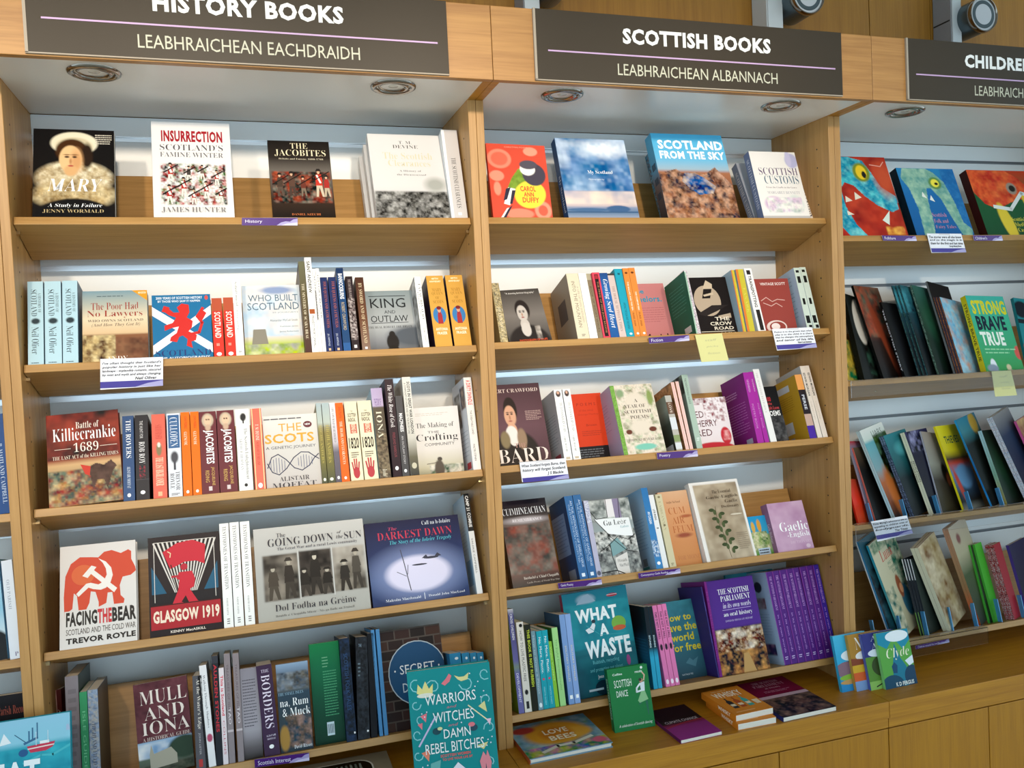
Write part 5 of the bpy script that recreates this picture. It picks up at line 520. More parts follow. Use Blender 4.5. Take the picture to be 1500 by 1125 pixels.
 ('h3', 'S', [0.6987, 0.0308, 1.3407], 0.3491, 0.0, 0.0, 0.0139, 0.2099, 0.13, '#dcd6d8', 'pale lilac slim spine, third history shelf', [('g', [(0, '#ece8ea'), (0.5, '#c8c0c8'), (0.6, '#6a6470'), (1, '#5a5460')]), ('v', 'THE LOW ROAD REMEMBERED', 0.3, 0.06, 0.7, 0.5, '#4a4a5a', 's'), ('e', 0.5, 0.94, 0.22, 0.02, '#ffffff')], None, None, None, 0, 0),
 ('h3', 'S', [0.7132, 0.0308, 1.3407], 0.3491, 0.0, 0.0, 0.0198, 0.209, 0.13, '#f2641a', 'bright orange spine, HIGHLAND CLEARANCES, third history shelf', [('v', 'John Prebble', 0.3, 0.05, 0.75, 0.2, '#a03410', 'si'), ('v', 'THE HIGHLAND CLEARANCES', 0.35, 0.24, 0.7, 0.78, '#ffe8d0', 's'), ('e', 0.5, 0.95, 0.16, 0.018, '#ffffff')], None, None, None, 0, 0),
 ('h3', 'S', [0.7364, 0.0308, 1.3407], 0.3491, 0.0, 0.0, 0.0312, 0.2104, 0.13, '#e9dfc0', 'left of two cream spines with 1820 and a red hand, third history shelf', [('t', 'THE', 0.42, 0.115, 0.62, 0.135, '#4a4038', 'n'), ('t', 'SCOTTISH', 0.2, 0.15, 0.86, 0.2, '#4a4038', 'b'), ('t', 'RADICAL', 0.2, 0.21, 0.8, 0.26, '#4a4038', 'b'), ('r', 0.3, 0.29, 0.85, 0.41, '#c86a5a'), ('v', 'RISING OF', 0.4, 0.29, 0.75, 0.41, '#e9dfc0', 'b'), ('t', '1820', 0.1, 0.46, 0.9, 0.6, '#2a2624', 'b'), ('b', 0.2, 0.64, 0.8, 0.72, 3, '#6a6058', 0.45), ('e', 0.5, 0.9, 0.26, 0.07, '#b83a44'), ('l', [(0.3, 0.88), (0.2, 0.77)], 0.1, '#b83a44'), ('l', [(0.42, 0.85), (0.38, 0.73)], 0.1, '#b83a44'), ('l', [(0.55, 0.85), (0.56, 0.73)], 0.1, '#b83a44'), ('l', [(0.68, 0.87), (0.76, 0.77)], 0.1, '#b83a44')], None, None, None, 0, 0),
 ('h3', 'S', [0.7705, 0.0308, 1.3407], 0.3491, 0.0, 0.0, 0.0352, 0.2104, 0.13, '#e9dfc0', 'right of two cream spines with 1820 and a red hand, third history shelf', [('t', 'THE', 0.42, 0.115, 0.62, 0.135, '#4a4038', 'n'), ('t', 'SCOTTISH', 0.2, 0.15, 0.86, 0.2, '#4a4038', 'b'), ('t', 'RADICAL', 0.2, 0.21, 0.8, 0.26, '#4a4038', 'b'), ('r', 0.3, 0.29, 0.85, 0.41, '#c86a5a'), ('v', 'RISING OF', 0.4, 0.29, 0.75, 0.41, '#e9dfc0', 'b'), ('t', '1820', 0.1, 0.46, 0.9, 0.6, '#2a2624', 'b'), ('b', 0.2, 0.64, 0.8, 0.72, 3, '#6a6058', 0.45), ('e', 0.5, 0.9, 0.26, 0.07, '#b83a44'), ('l', [(0.3, 0.88), (0.2, 0.77)], 0.1, '#b83a44'), ('l', [(0.42, 0.85), (0.38, 0.73)], 0.1, '#b83a44'), ('l', [(0.55, 0.85), (0.56, 0.73)], 0.1, '#b83a44'), ('l', [(0.68, 0.87), (0.76, 0.77)], 0.1, '#b83a44')], None, None, None, 0, 0),
 ('h3', 'S', [0.8088, 0.0308, 1.3407], 0.3491, 0.0, 0.0, 0.029, 0.243, 0.13, '#5a5044', 'taller lilac-topped brown spine, IONA, third history shelf', [('g', [(0, '#b8a8cc'), (0.2, '#c0b0d0'), (0.22, '#5e5346'), (1, '#40382e')]), ('n', 0, 0.5, 1, 1, ['#6a5a48', '#3a3228', '#8a7a60'], 5, 105), ('t', 'THE STORY OF', 0.2, 0.12, 0.8, 0.2, '#6a4a8a', 'n'), ('v', 'IONA', 0.25, 0.26, 0.75, 0.56, '#e8dfc8', 's'), ('v', 'Rosalind', 0.3, 0.9, 0.7, 0.98, '#e8dfc8', 'si')], None, None, '#a8c8dc', 0, 0),
 ('h3', 'S', [0.8432, 0.0308, 1.3407], 0.2443, 0.0, 0.0, 0.0222, 0.2585, 0.13, '#2a1720', 'tall glossy aubergine hardback, THE WHITE ROSE, third history shelf', [('v', 'The White Rose of Gask', 0.25, 0.06, 0.75, 0.5, '#f0e8e8', 'si'), ('v', 'FREELAND BARBOUR', 0.35, 0.55, 0.65, 0.8, '#8a3a44', 'n'), ('e', 0.5, 0.91, 0.2, 0.02, '#ffffff')], None, None, None, 0, 0),
 ('h3', 'S', [0.8671, 0.0308, 1.3407], 0.2443, 0.0, 0.0, 0.0178, 0.2122, 0.13, '#4a484a', 'charcoal spine, MACBETH, tucked between two taller books, third history shelf', [('v', 'MACPHEES', 0.3, 0.22, 0.8, 0.45, '#f0eeee', 'b'), ('v', 'AN OUTLAW STORY', 0.35, 0.5, 0.65, 0.85, '#c8c4c4', 'n'), ('e', 0.5, 0.93, 0.2, 0.02, '#ffffff')], None, None, None, 0, 0),
 ('h3', 'S', [0.8892, 0.0308, 1.3407], 0.2443, 0.0, 0.0, 0.0218, 0.2616, 0.13, '#d8d4cc', 'tall pale spine with black capitals, GREAT WAR LONDON, third history shelf', [('g', [(0, '#dedad2'), (0.6, '#cfcac0'), (0.8, '#6a6450'), (1, '#3a3a36')]), ('v', 'SCOTS IN GREAT WAR LONDON', 0.5, 0.05, 0.85, 0.58, '#1a1a1a', 'b'), ('v', 'A COMMUNITY AT HOME AND ON THE FRONT LINE', 0.15, 0.06, 0.38, 0.58, '#4a4a4a', 'n'), ('e', 0.5, 0.9, 0.3, 0.03, '#c8c0a8')], None, None, None, 0, 0),
 ('h3', 'F', [0.9116, 0.0815, 1.3222], 0.2443, 0.0, 0.0, 0.1325, 0.1919, 0.02, '#e4dfdc', 'pale paperback with a faded crofter photograph, THE MAKING OF THE CROFTING COMMUNITY', [('g', [(0, '#e6e3e1'), (0.6, '#e0dad4'), (0.85, '#c8c2a8'), (1, '#8a907a')]), ('n', 0.3, 0.82, 1, 1, ['#c8cabc', '#5a6a5a', '#e0dcd0', '#8a967e'], 9, 107), ('se', 0.52, 0.74, 0.05, 0.03, '#4a423a', 0.1), ('se', 0.5, 0.88, 0.1, 0.13, '#5a5046', 0.12), ('l', [(0.25, 0.8), (0.55, 0.78)], 0.012, '#5a5046'), ('t', 'The Making of', 0.1, 0.22, 0.88, 0.31, '#3a3638', 's'), ('t', 'THE', 0.32, 0.34, 0.56, 0.37, '#5a5658', 'n'), ('t', 'Crofting', 0.08, 0.38, 0.94, 0.5, '#2f2b30', 's'), ('t', 'COMMUNITY', 0.24, 0.51, 0.86, 0.55, '#5a5658', 'n'), ('b', 0.1, 0.08, 0.8, 0.13, 2, '#c8b8a8', 0.2)], None, None, None, 0, 0),
 ('h3', 'S', [1.0554, 0.0308, 1.3407], 0.2443, 0.0, 0.0, 0.0213, 0.2512, 0.14, '#f3efec', 'white spine with red capitals against the divider, third history shelf', [('v', 'A DIRTY SWINDLE', 0.25, 0.03, 0.8, 0.3, '#d8303c', 'b'), ('v', 'THE DEBATABLE LAND', 0.35, 0.36, 0.6, 0.62, '#5a5a5a', 'n'), ('v', 'WALTER STEPHEN', 0.3, 0.72, 0.55, 0.9, '#3a3a3a', 'n')], [('n', 0.1, 0.12, 0.55, 0.5, ['#8a8a8c', '#3a3a3c', '#b8b8ba'], 5, 108), ('n', 0.6, 0.08, 0.95, 0.32, ['#5a4a44', '#2a3450', '#a88a7a'], 5, 109), ('b', 0.1, 0.55, 0.9, 0.85, 7, '#a8b0bc', 0.2), ('r', 0.6, 0.9, 0.9, 0.97, '#b83a44')], None, '#cfd3dc', 0, 0),
 ('s3', 'F', [1.1219, 0.0721, 1.3291], 0.3752, 0.0, 0.0, 0.1711, 0.2438, 0.03, '#4a3034', 'maroon paperback with a portrait of a man in a white cravat, THE BARD', [('g', [(0, '#4c343a'), (0.5, '#6a4a52'), (1, '#4c343a')]), ('se', 0.441, 0.843, 0.3885, 0.28350000000000003, '#2c2420', 0.06), ('se', 0.42, 0.5595, 0.084, 0.0945, '#dba88a', 0.05), ('se', 0.42, 0.633, 0.08819999999999999, 0.105, '#efe4dc', 0.06), ('se', 0.4326, 0.31379999999999997, 0.1134, 0.15728999999999999, '#2c211e', 0.06), ('se', 0.4158, 0.381, 0.0966, 0.12432, '#dba88a', 0.06), ('se', 0.4662, 0.40199999999999997, 0.042, 0.06216, '#dba88a', 0.5), ('se', 0.3801, 0.36, 0.021, 0.00945, '#2c1e18', 0.3), ('se', 0.4473, 0.36, 0.021, 0.00945, '#2c1e18', 0.3), ('se', 0.3801, 0.33899999999999997, 0.0273, 0.00525, '#2c211e', 0.4), ('se', 0.4473, 0.33899999999999997, 0.0273, 0.00525, '#2c211e', 0.4), ('se', 0.4095, 0.40199999999999997, 0.012599999999999998, 0.025199999999999997, '#b07c5a', 0.6), ('se', 0.41159999999999997, 0.444, 0.0315, 0.007350000000000001, '#a04a44', 0.3), ('se', 0.4, 0.6, 0.1, 0.1, '#efe6e0', 0.08), ('se', 0.28, 0.66, 0.08, 0.1, '#8a7a5a', 0.15), ('se', 0.56, 0.66, 0.08, 0.12, '#9a7f66', 0.15), ('t', 'ROBERT CRAWFORD', 0.02, 0.055, 0.96, 0.1, '#e9d4cc', 's'), ('t', 'THE', 0.42, 0.71, 0.62, 0.76, '#b88a80', 's'), ('t', 'BARD', 0.12, 0.77, 0.96, 0.93, '#f4e4dc', 's'), ('b', 0.68, 0.33, 0.95, 0.45, 6, '#b89a94', 0.45)], None, None, None, 0, 0),
 ('s3', 'S', [1.3128, 0.0308, 1.3441], 0.3142, 0.0, 0.0, 0.0234, 0.2016, 0.13, '#f4f2f0', 'left of two white spines with a tiny portrait at the head, third Scottish shelf', [('se', 0.5, 0.06, 0.3, 0.045, '#4a3a3a', 0.1), ('se', 0.5, 0.045, 0.14, 0.02, '#d8a890', 0.1), ('v', 'THE BANNOCKBURN YEARS', 0.45, 0.18, 0.8, 0.6, '#8a8a8c', 's'), ('v', 'CAROL MCGUIRE', 0.35, 0.66, 0.6, 0.88, '#5a5a5c', 's'), ('r', 0.25, 0.95, 0.75, 0.98, '#c8b8a0')], [('r', 0, 0, 1, 1, '#b6b6bc'), ('se', 0.65, 0.16, 0.16, 0.09, '#1f1a1c', 0.15), ('se', 0.72, 0.16, 0.07, 0.06, '#d8c8c0', 0.15), ('b', 0.1, 0.32, 0.85, 0.8, 12, '#8a8c96', 0.25), ('r', 0.5, 0.88, 0.85, 0.94, '#a04450')], None, '#b4b4ba', 0, 0),
 ('s3', 'S', [1.3388, 0.0308, 1.3441], 0.3142, 0.0, 0.0, 0.0228, 0.2018, 0.13, '#f4f2f0', 'right of two white spines with a tiny portrait at the head, third Scottish shelf', [('se', 0.5, 0.06, 0.3, 0.045, '#4a3a3a', 0.1), ('se', 0.5, 0.045, 0.14, 0.02, '#d8a890', 0.1), ('v', 'THE BANNOCKBURN YEARS', 0.45, 0.18, 0.8, 0.6, '#8a8a8c', 's'), ('v', 'CAROL MCGUIRE', 0.35, 0.66, 0.6, 0.88, '#5a5a5c', 's'), ('r', 0.25, 0.95, 0.75, 0.98, '#c8b8a0')], [('r', 0, 0, 1, 1, '#b6b6bc'), ('se', 0.65, 0.16, 0.16, 0.09, '#1f1a1c', 0.15), ('se', 0.72, 0.16, 0.07, 0.06, '#d8c8c0', 0.15), ('b', 0.1, 0.32, 0.85, 0.8, 12, '#8a8c96', 0.25), ('r', 0.5, 0.88, 0.85, 0.94, '#a04450')], None, '#b4b4ba', 0, 0),
 ('s3', 'F', [1.382, 0.1191, 1.312], 0.2793, 0.0, 0.0, 0.1084, 0.2112, 0.014, '#d8401c', 'orange red paperback with a black band at its foot', [('t', 'P O E M S', 0.25, 0.13, 0.8, 0.17, '#a02c18', 'n'), ('t', 'of the mind', 0.3, 0.22, 0.7, 0.25, '#b8341a', 'n'), ('t', 'George Mackay', 0.25, 0.28, 0.85, 0.31, '#b8341a', 'n'), ('t', 'Brown', 0.45, 0.43, 0.75, 0.46, '#a02c18', 'n'), ('b', 0.3, 0.52, 0.85, 0.6, 3, '#b83a20', 0.45), ('r', 0, 0.74, 1, 0.97, '#1c1a1e'), ('b', 0.1, 0.77, 0.85, 0.93, 5, '#6a7078', 0.45)], None, None, None, 0, 0),
 ('s3', 'S', [1.491, 0.0308, 1.3441], 0.3752, -0.0144, 0.0, 0.0129, 0.2068, 0.14, '#6e9c3e', 'slim green spine with a lilac tree-patterned back cover', [('n', 0, 0, 1, 1, ['#7aa84a', '#5f8c34', '#8ab85a'], 6, 111)], [('r', 0, 0, 1, 1, '#b6acc6'), ('b', 0.15, 0.2, 0.7, 0.6, 9, '#958cae', 0.2), ('n', 0.55, 0.1, 1, 0.35, ['#b6acc6', '#5a5280', '#b6acc6', '#8a82a8'], 7, 112), ('n', 0.4, 0.72, 1, 1, ['#b6acc6', '#6a6294', '#e0dae8', '#4f4878'], 6, 113)], None, '#b3a9c4', 0, 0),
 ('s3', 'F', [1.5048, 0.0327, 1.3434], 0.4014, 0.0, 0.0, 0.1191, 0.2096, 0.026, '#e0d2c0', 'cream gift paperback patterned with deer and leaves, SCOTTISH POEMS', [('n', 0, 0, 1, 1, ['#e2d5c4', '#e2d5c4', '#c2c8a8', '#e6dacb', '#dccdb9', '#e6dacb', '#8a8a6a'], 12, 114), ('se', 0.5, 0.32, 0.3, 0.2, '#e2d5c4', 0.15), ('se', 0.5, 0.62, 0.3, 0.1, '#e2d5c4', 0.2), ('se', 0.15, 0.68, 0.08, 0.035, '#6a3a2c', 0.1), ('se', 0.78, 0.66, 0.1, 0.035, '#6a3a2c', 0.1), ('se', 0.5, 0.9, 0.28, 0.045, '#7ec4b0', 0.15), ('se', 0.88, 0.2, 0.08, 0.12, '#8a9c5a', 0.3), ('se', 0.12, 0.12, 0.1, 0.06, '#8aa07a', 0.3), ('t', 'A', 0.44, 0.21, 0.54, 0.26, '#4a3a34', 's'), ('t', 'YEAR OF', 0.16, 0.29, 0.72, 0.34, '#4a3a34', 's'), ('t', 'SCOTTISH', 0.12, 0.37, 0.84, 0.42, '#4a3a34', 's'), ('t', 'POEMS', 0.26, 0.45, 0.74, 0.5, '#4a3a34', 's'), ('t', 'FOREWORD BY JACKIE KAY', 0.1, 0.78, 0.9, 0.82, '#6a5a50', 's')], None, None, None, 0, 0),
 ('s3', 'S', [1.6543, 0.0308, 1.3441], 0.3665, 0.0, 0.0, 0.0196, 0.1661, 0.12, '#b8b4ac', 'banded white and brown spine with a dark landscape back cover, shorter', [('r', 0, 0.12, 1, 0.34, '#6a5040'), ('r', 0, 0.4, 1, 0.62, '#d8dce0'), ('r', 0, 0.72, 1, 0.84, '#8a9a6a'), ('r', 0, 0.86, 1, 0.97, '#d8dce0'), ('v', 'LOVE', 0.3, 0.14, 0.7, 0.32, '#e8d8c8', 'n')], [('g', [(0, '#8c9484'), (0.25, '#9a9e90'), (0.5, '#4a5248'), (1, '#23241f')]), ('r', 0.45, 0.86, 0.9, 0.97, '#c8ccd4')], None, '#3a4038', 0, 0),
 ('s3', 'S', [1.6842, 0.0308, 1.3441], 0.3752, 0.0, 0.0, 0.0107, 0.2065, 0.125, '#efc8c0', 'left of two slim pale pink spines, third Scottish shelf', [('r', 0.4, 0, 0.5, 1, '#e0a8a0')], [('n', 0, 0, 1, 1, ['#c88a54', '#8a5a34', '#d89a64'], 9, 116)], None, '#b87a4a', 0, 0),
 ('s3', 'S', [1.6976, 0.0308, 1.3441], 0.3578, 0.0, 0.0, 0.0103, 0.2066, 0.125, '#efc8c0', 'right of two slim pale pink spines, third Scottish shelf', [('r', 0.4, 0, 0.5, 1, '#e0a8a0')], [('n', 0, 0, 1, 1, ['#c88a54', '#8a5a34', '#d89a64'], 9, 116)], None, '#b87a4a', 0, 0),
 ('s3', 'S', [1.72, 0.0308, 1.3441], 0.3403, 0.0, 0.0, 0.0188, 0.2252, 0.14, '#a8bcae', 'sage green spine left of the RED CHERRY RED cover', [('v', 'THE NIGHTINGALE SILENCE', 0.3, 0.05, 0.65, 0.4, '#4a5a50', 'n'), ('b', 0.3, 0.85, 0.8, 0.9, 2, '#e8eeea', 0.45)], [('n', 0.5, 0.0, 1, 0.25, ['#4a4a44', '#8a9a8a', '#2a2a28'], 5, 117)], None, '#8fa096', 0, 0),
 ('s3', 'F', [1.7394, 0.0909, 1.3222], 0.3054, 0.0, 0.0, 0.1441, 0.1664, 0.012, '#efe6ea', 'small white paperback with dark red title and red hillside, RED CHERRY RED', [('g', [(0, '#efe6ea'), (1, '#ece2e6')]), ('n', 0.0, 0.0, 1, 0.12, ['#efe6ea', '#7a2434', '#efe6ea'], 12, 118), ('n', 0.45, 0.1, 0.95, 0.45, ['#efe6ea', '#8a2c3a', '#efe6ea', '#efe6ea'], 14, 119), ('se', 0.5, 1.02, 0.6, 0.2, '#c8303c', 0.04), ('se', 0.85, 0.72, 0.12, 0.16, '#c8303c', 0.06), ('n', 0.78, 0.62, 0.95, 0.8, ['#c8303c', '#e8a8a8', '#c8303c'], 8, 120), ('t', 'RED', 0.12, 0.24, 0.42, 0.36, '#5a1424', 'n'), ('t', 'CHERRY', 0.1, 0.41, 0.7, 0.53, '#5a1424', 'n'), ('t', 'RED', 0.18, 0.58, 0.54, 0.7, '#5a1424', 'n')], None, None, None, 0, 0),
 ('s3', 'S', [1.9215, 0.0308, 1.3441], 0.3054, 0.0, 0.0, 0.0223, 0.2183, 0.135, '#a32c9a', 'left of two magenta purple spines, third Scottish shelf', [('v', 'THE EDINBURGH', 0.3, 0.1, 0.6, 0.28, '#d8b0d8', 'n'), ('v', 'POETRY BOOK', 0.3, 0.45, 0.6, 0.8, '#c890c8', 'n')], [('r', 0, 0, 1, 1, '#85247e'), ('se', 0.62, 0.14, 0.13, 0.06, '#2a2040', 0.1), ('se', 0.66, 0.13, 0.08, 0.035, '#c8c0d8', 0.1), ('b', 0.1, 0.2, 0.6, 0.3, 3, '#c890c8', 0.45), ('b', 0.08, 0.38, 0.85, 0.82, 12, '#b870b4', 0.25), ('r', 0.6, 0.9, 0.85, 0.97, '#a8b0c8')], None, '#85247e', 0, 0),
 ('s3', 'S', [1.946, 0.0308, 1.3441], 0.3403, 0.0, 0.0, 0.0152, 0.2212, 0.135, '#a32c9a', 'right of two magenta purple spines, third Scottish shelf', [('v', 'THE EDINBURGH', 0.3, 0.1, 0.6, 0.28, '#d8b0d8', 'n'), ('v', 'POETRY BOOK', 0.3, 0.45, 0.6, 0.8, '#c890c8', 'n')], [('r', 0, 0, 1, 1, '#85247e'), ('se', 0.62, 0.14, 0.13, 0.06, '#2a2040', 0.1), ('se', 0.66, 0.13, 0.08, 0.035, '#c8c0d8', 0.1), ('b', 0.1, 0.2, 0.6, 0.3, 3, '#c890c8', 0.45), ('b', 0.08, 0.38, 0.85, 0.82, 12, '#b870b4', 0.25), ('r', 0.6, 0.9, 0.85, 0.97, '#a8b0c8')], None, '#85247e', 0, 0),
 ('s3', 'S', [1.9659, 0.0308, 1.3441], 0.3578, 0.0, 0.0, 0.0212, 0.2303, 0.135, '#e9e7e6', 'slim tall white spine right of the two magenta spines', [('v', 'THE SCOTTISH RELIGIOUS', 0.3, 0.05, 0.6, 0.6, '#b8b4b0', 's')], None, None, '#d8e0ec', 0, 0),
 ('s3', 'F', [1.9877, 0.0721, 1.3291], 0.3491, 0.0, 0.0, 0.0737, 0.1848, 0.018, '#17171a', 'dark paperback with red and white words LOVE POEMS', [('g', [(0, '#121214'), (0.5, '#1a1a1c'), (0.52, '#4a4a4c'), (1, '#2c2c2e')]), ('n', 0, 0.52, 1, 1, ['#3a3a3c', '#5a5a5c', '#2a2a2c'], 6, 121), ('t', '100', 0.4, 0.18, 0.6, 0.26, '#c8303c', 'b'), ('t', 'Favourite', 0.1, 0.27, 0.6, 0.32, '#d84a50', 'n'), ('t', 'Scottish Love', 0.1, 0.34, 0.9, 0.4, '#d84a50', 'n'), ('t', 'POEMS', 0.3, 0.42, 0.9, 0.51, '#f4f4f4', 'b')], None, None, None, 0, 0),
 ('s3', 'S', [2.1029, 0.0308, 1.3441], 0.3316, 0.0, 0.0, 0.0243, 0.203, 0.14, '#2a2228', 'black spine with orange top and purple foot, third Scottish shelf', [('r', 0, 0, 1, 0.24, '#eda35c'), ('r', 0, 0.8, 1, 1, '#4a2c9c'), ('r', 0, 0.62, 1, 0.8, '#c8a89a'), ('v', 'PERSE', 0.3, 0.32, 0.7, 0.55, '#d8dce8', 'b')], [('r', 0, 0, 1, 1, '#c3962a'), ('r', 0, 0, 0.25, 0.08, '#7a2c24'), ('r', 0.18, 0.1, 0.7, 0.2, '#c9ccd4'), ('b', 0.15, 0.27, 0.75, 0.5, 7, '#9a7418', 0.25), ('se', 0.85, 0.7, 0.25, 0.3, '#121012', 0.05), ('r', 0.1, 0.66, 0.55, 0.84, '#c9ccd4'), ('r', 0.2, 0.9, 0.5, 1, '#8a8c9c')], None, '#c3962a', 0, 0),
 ('s3', 'S', [2.1309, 0.0308, 1.3441], 0.3403, 0.0, 0.0, 0.0164, 0.2302, 0.135, '#e8ddd2', 'left of two tall cream white spines at the right end, third Scottish shelf', [('v', 'EDWIN MORGAN', 0.3, 0.1, 0.75, 0.42, '#3a3a3a', 'b'), ('v', 'COLLECTED', 0.3, 0.5, 0.6, 0.75, '#c8b8a8', 'n')], None, None, '#b8b4b0', 0, 0),
 ('s3', 'S', [2.1497, 0.0308, 1.3441], 0.3578, 0.0, 0.0, 0.0174, 0.2317, 0.135, '#e8ddd2', 'right of two tall cream white spines at the right end, third Scottish shelf', [('v', 'EDWIN MORGAN', 0.3, 0.1, 0.75, 0.42, '#3a3a3a', 'b'), ('v', 'COLLECTED', 0.3, 0.5, 0.6, 0.75, '#c8b8a8', 'n')], None, None, '#b8b4b0', 0, 0),
 ('c3', 'F', [2.2808, 0.0458, 1.0631], 0.3491, 0.0166, 0.3491, 0.12, 0.1443, 0.006, '#c8281a', 'red orange picture book low beside the divider, third right shelf', [('g', [(0, '#a83a24'), (0.5, '#d8301a'), (1, '#c8481f')])], None, None, None, 0, 0),
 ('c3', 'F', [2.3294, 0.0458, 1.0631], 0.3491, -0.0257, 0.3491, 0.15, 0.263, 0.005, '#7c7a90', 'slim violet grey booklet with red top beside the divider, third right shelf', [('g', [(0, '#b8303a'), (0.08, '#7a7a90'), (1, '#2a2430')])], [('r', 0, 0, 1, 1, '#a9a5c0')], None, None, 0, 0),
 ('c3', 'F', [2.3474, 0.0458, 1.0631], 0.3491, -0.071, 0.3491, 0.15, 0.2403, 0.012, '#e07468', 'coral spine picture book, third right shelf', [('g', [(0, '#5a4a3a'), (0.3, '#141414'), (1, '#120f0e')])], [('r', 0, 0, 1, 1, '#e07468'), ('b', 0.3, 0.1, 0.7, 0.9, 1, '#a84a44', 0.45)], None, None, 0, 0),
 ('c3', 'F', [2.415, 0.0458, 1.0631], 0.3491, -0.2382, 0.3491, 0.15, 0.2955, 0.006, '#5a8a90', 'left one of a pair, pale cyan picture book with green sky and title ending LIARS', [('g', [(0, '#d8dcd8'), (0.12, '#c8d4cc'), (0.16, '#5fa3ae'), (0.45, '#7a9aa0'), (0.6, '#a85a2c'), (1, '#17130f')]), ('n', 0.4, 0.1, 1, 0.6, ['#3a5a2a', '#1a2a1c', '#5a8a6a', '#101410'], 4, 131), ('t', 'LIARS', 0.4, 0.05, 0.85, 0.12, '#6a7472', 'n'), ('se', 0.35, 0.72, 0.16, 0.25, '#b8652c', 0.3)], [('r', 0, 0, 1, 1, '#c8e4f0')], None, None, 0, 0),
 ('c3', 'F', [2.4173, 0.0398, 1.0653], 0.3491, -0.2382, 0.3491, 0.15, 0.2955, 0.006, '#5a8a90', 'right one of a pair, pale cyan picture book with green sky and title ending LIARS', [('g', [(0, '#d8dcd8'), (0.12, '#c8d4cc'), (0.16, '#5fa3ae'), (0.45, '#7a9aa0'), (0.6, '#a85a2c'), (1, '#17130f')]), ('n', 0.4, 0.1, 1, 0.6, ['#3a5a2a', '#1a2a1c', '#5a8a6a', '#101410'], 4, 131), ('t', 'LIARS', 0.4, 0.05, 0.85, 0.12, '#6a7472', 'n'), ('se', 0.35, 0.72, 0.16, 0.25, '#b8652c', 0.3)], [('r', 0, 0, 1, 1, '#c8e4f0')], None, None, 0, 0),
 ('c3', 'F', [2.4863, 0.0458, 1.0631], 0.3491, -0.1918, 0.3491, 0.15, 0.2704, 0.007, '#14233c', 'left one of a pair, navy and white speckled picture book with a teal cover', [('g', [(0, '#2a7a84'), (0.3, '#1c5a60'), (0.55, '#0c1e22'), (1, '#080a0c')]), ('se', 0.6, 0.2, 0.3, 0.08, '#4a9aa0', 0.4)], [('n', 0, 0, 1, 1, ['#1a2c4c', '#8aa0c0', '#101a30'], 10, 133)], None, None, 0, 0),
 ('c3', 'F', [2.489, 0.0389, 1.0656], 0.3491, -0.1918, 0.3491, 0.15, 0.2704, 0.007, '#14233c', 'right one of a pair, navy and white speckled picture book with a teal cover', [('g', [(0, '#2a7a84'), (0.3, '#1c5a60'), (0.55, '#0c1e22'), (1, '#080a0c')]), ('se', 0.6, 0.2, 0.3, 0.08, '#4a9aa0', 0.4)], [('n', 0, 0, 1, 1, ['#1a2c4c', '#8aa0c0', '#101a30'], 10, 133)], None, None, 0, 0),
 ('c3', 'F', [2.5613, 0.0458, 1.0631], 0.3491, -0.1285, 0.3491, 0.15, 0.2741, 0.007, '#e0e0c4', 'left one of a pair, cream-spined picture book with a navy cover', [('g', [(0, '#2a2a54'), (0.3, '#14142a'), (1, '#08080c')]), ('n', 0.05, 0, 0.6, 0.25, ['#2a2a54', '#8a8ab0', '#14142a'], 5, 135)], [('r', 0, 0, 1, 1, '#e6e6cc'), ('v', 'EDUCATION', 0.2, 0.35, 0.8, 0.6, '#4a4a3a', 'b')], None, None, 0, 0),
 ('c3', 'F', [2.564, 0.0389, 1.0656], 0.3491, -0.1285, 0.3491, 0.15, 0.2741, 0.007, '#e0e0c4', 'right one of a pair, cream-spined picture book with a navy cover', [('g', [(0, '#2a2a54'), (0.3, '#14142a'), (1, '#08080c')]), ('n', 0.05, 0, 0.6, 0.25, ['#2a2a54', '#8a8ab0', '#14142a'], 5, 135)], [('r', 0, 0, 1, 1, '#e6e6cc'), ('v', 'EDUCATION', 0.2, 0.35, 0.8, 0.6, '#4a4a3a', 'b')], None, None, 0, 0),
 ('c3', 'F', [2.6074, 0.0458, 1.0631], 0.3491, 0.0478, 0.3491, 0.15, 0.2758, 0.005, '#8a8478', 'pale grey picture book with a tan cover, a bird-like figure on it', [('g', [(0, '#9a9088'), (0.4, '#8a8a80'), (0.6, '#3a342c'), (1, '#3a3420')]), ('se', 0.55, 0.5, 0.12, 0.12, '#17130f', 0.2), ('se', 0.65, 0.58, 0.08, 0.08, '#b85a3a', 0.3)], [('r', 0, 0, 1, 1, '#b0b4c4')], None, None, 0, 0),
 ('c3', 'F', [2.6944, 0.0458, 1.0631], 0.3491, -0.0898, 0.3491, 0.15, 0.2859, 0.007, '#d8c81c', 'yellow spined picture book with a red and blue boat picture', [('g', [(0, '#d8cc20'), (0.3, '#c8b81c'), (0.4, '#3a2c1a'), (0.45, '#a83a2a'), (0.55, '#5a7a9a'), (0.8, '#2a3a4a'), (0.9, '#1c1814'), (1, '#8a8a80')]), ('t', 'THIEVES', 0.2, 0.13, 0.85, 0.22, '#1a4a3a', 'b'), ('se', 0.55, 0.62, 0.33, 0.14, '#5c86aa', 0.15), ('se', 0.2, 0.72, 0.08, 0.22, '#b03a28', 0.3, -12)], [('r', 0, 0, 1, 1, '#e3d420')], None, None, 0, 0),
 ('c3', 'F', [2.8115, 0.0458, 1.0631], 0.3491, -0.2291, 0.3491, 0.15, 0.3042, 0.006, '#1f7cb8', 'bright blue picture book with a blue and gold cover corner', [('g', [(0, '#2a7a94'), (0.15, '#3a7a84'), (0.3, '#10140f'), (1, '#080a0c')]), ('se', 0.75, 0.1, 0.18, 0.12, '#b8963a', 0.2)], [('g', [(0, '#2a9ad0'), (0.6, '#1f6aa8'), (1, '#2a9ae0')])], None, None, 0, 0),
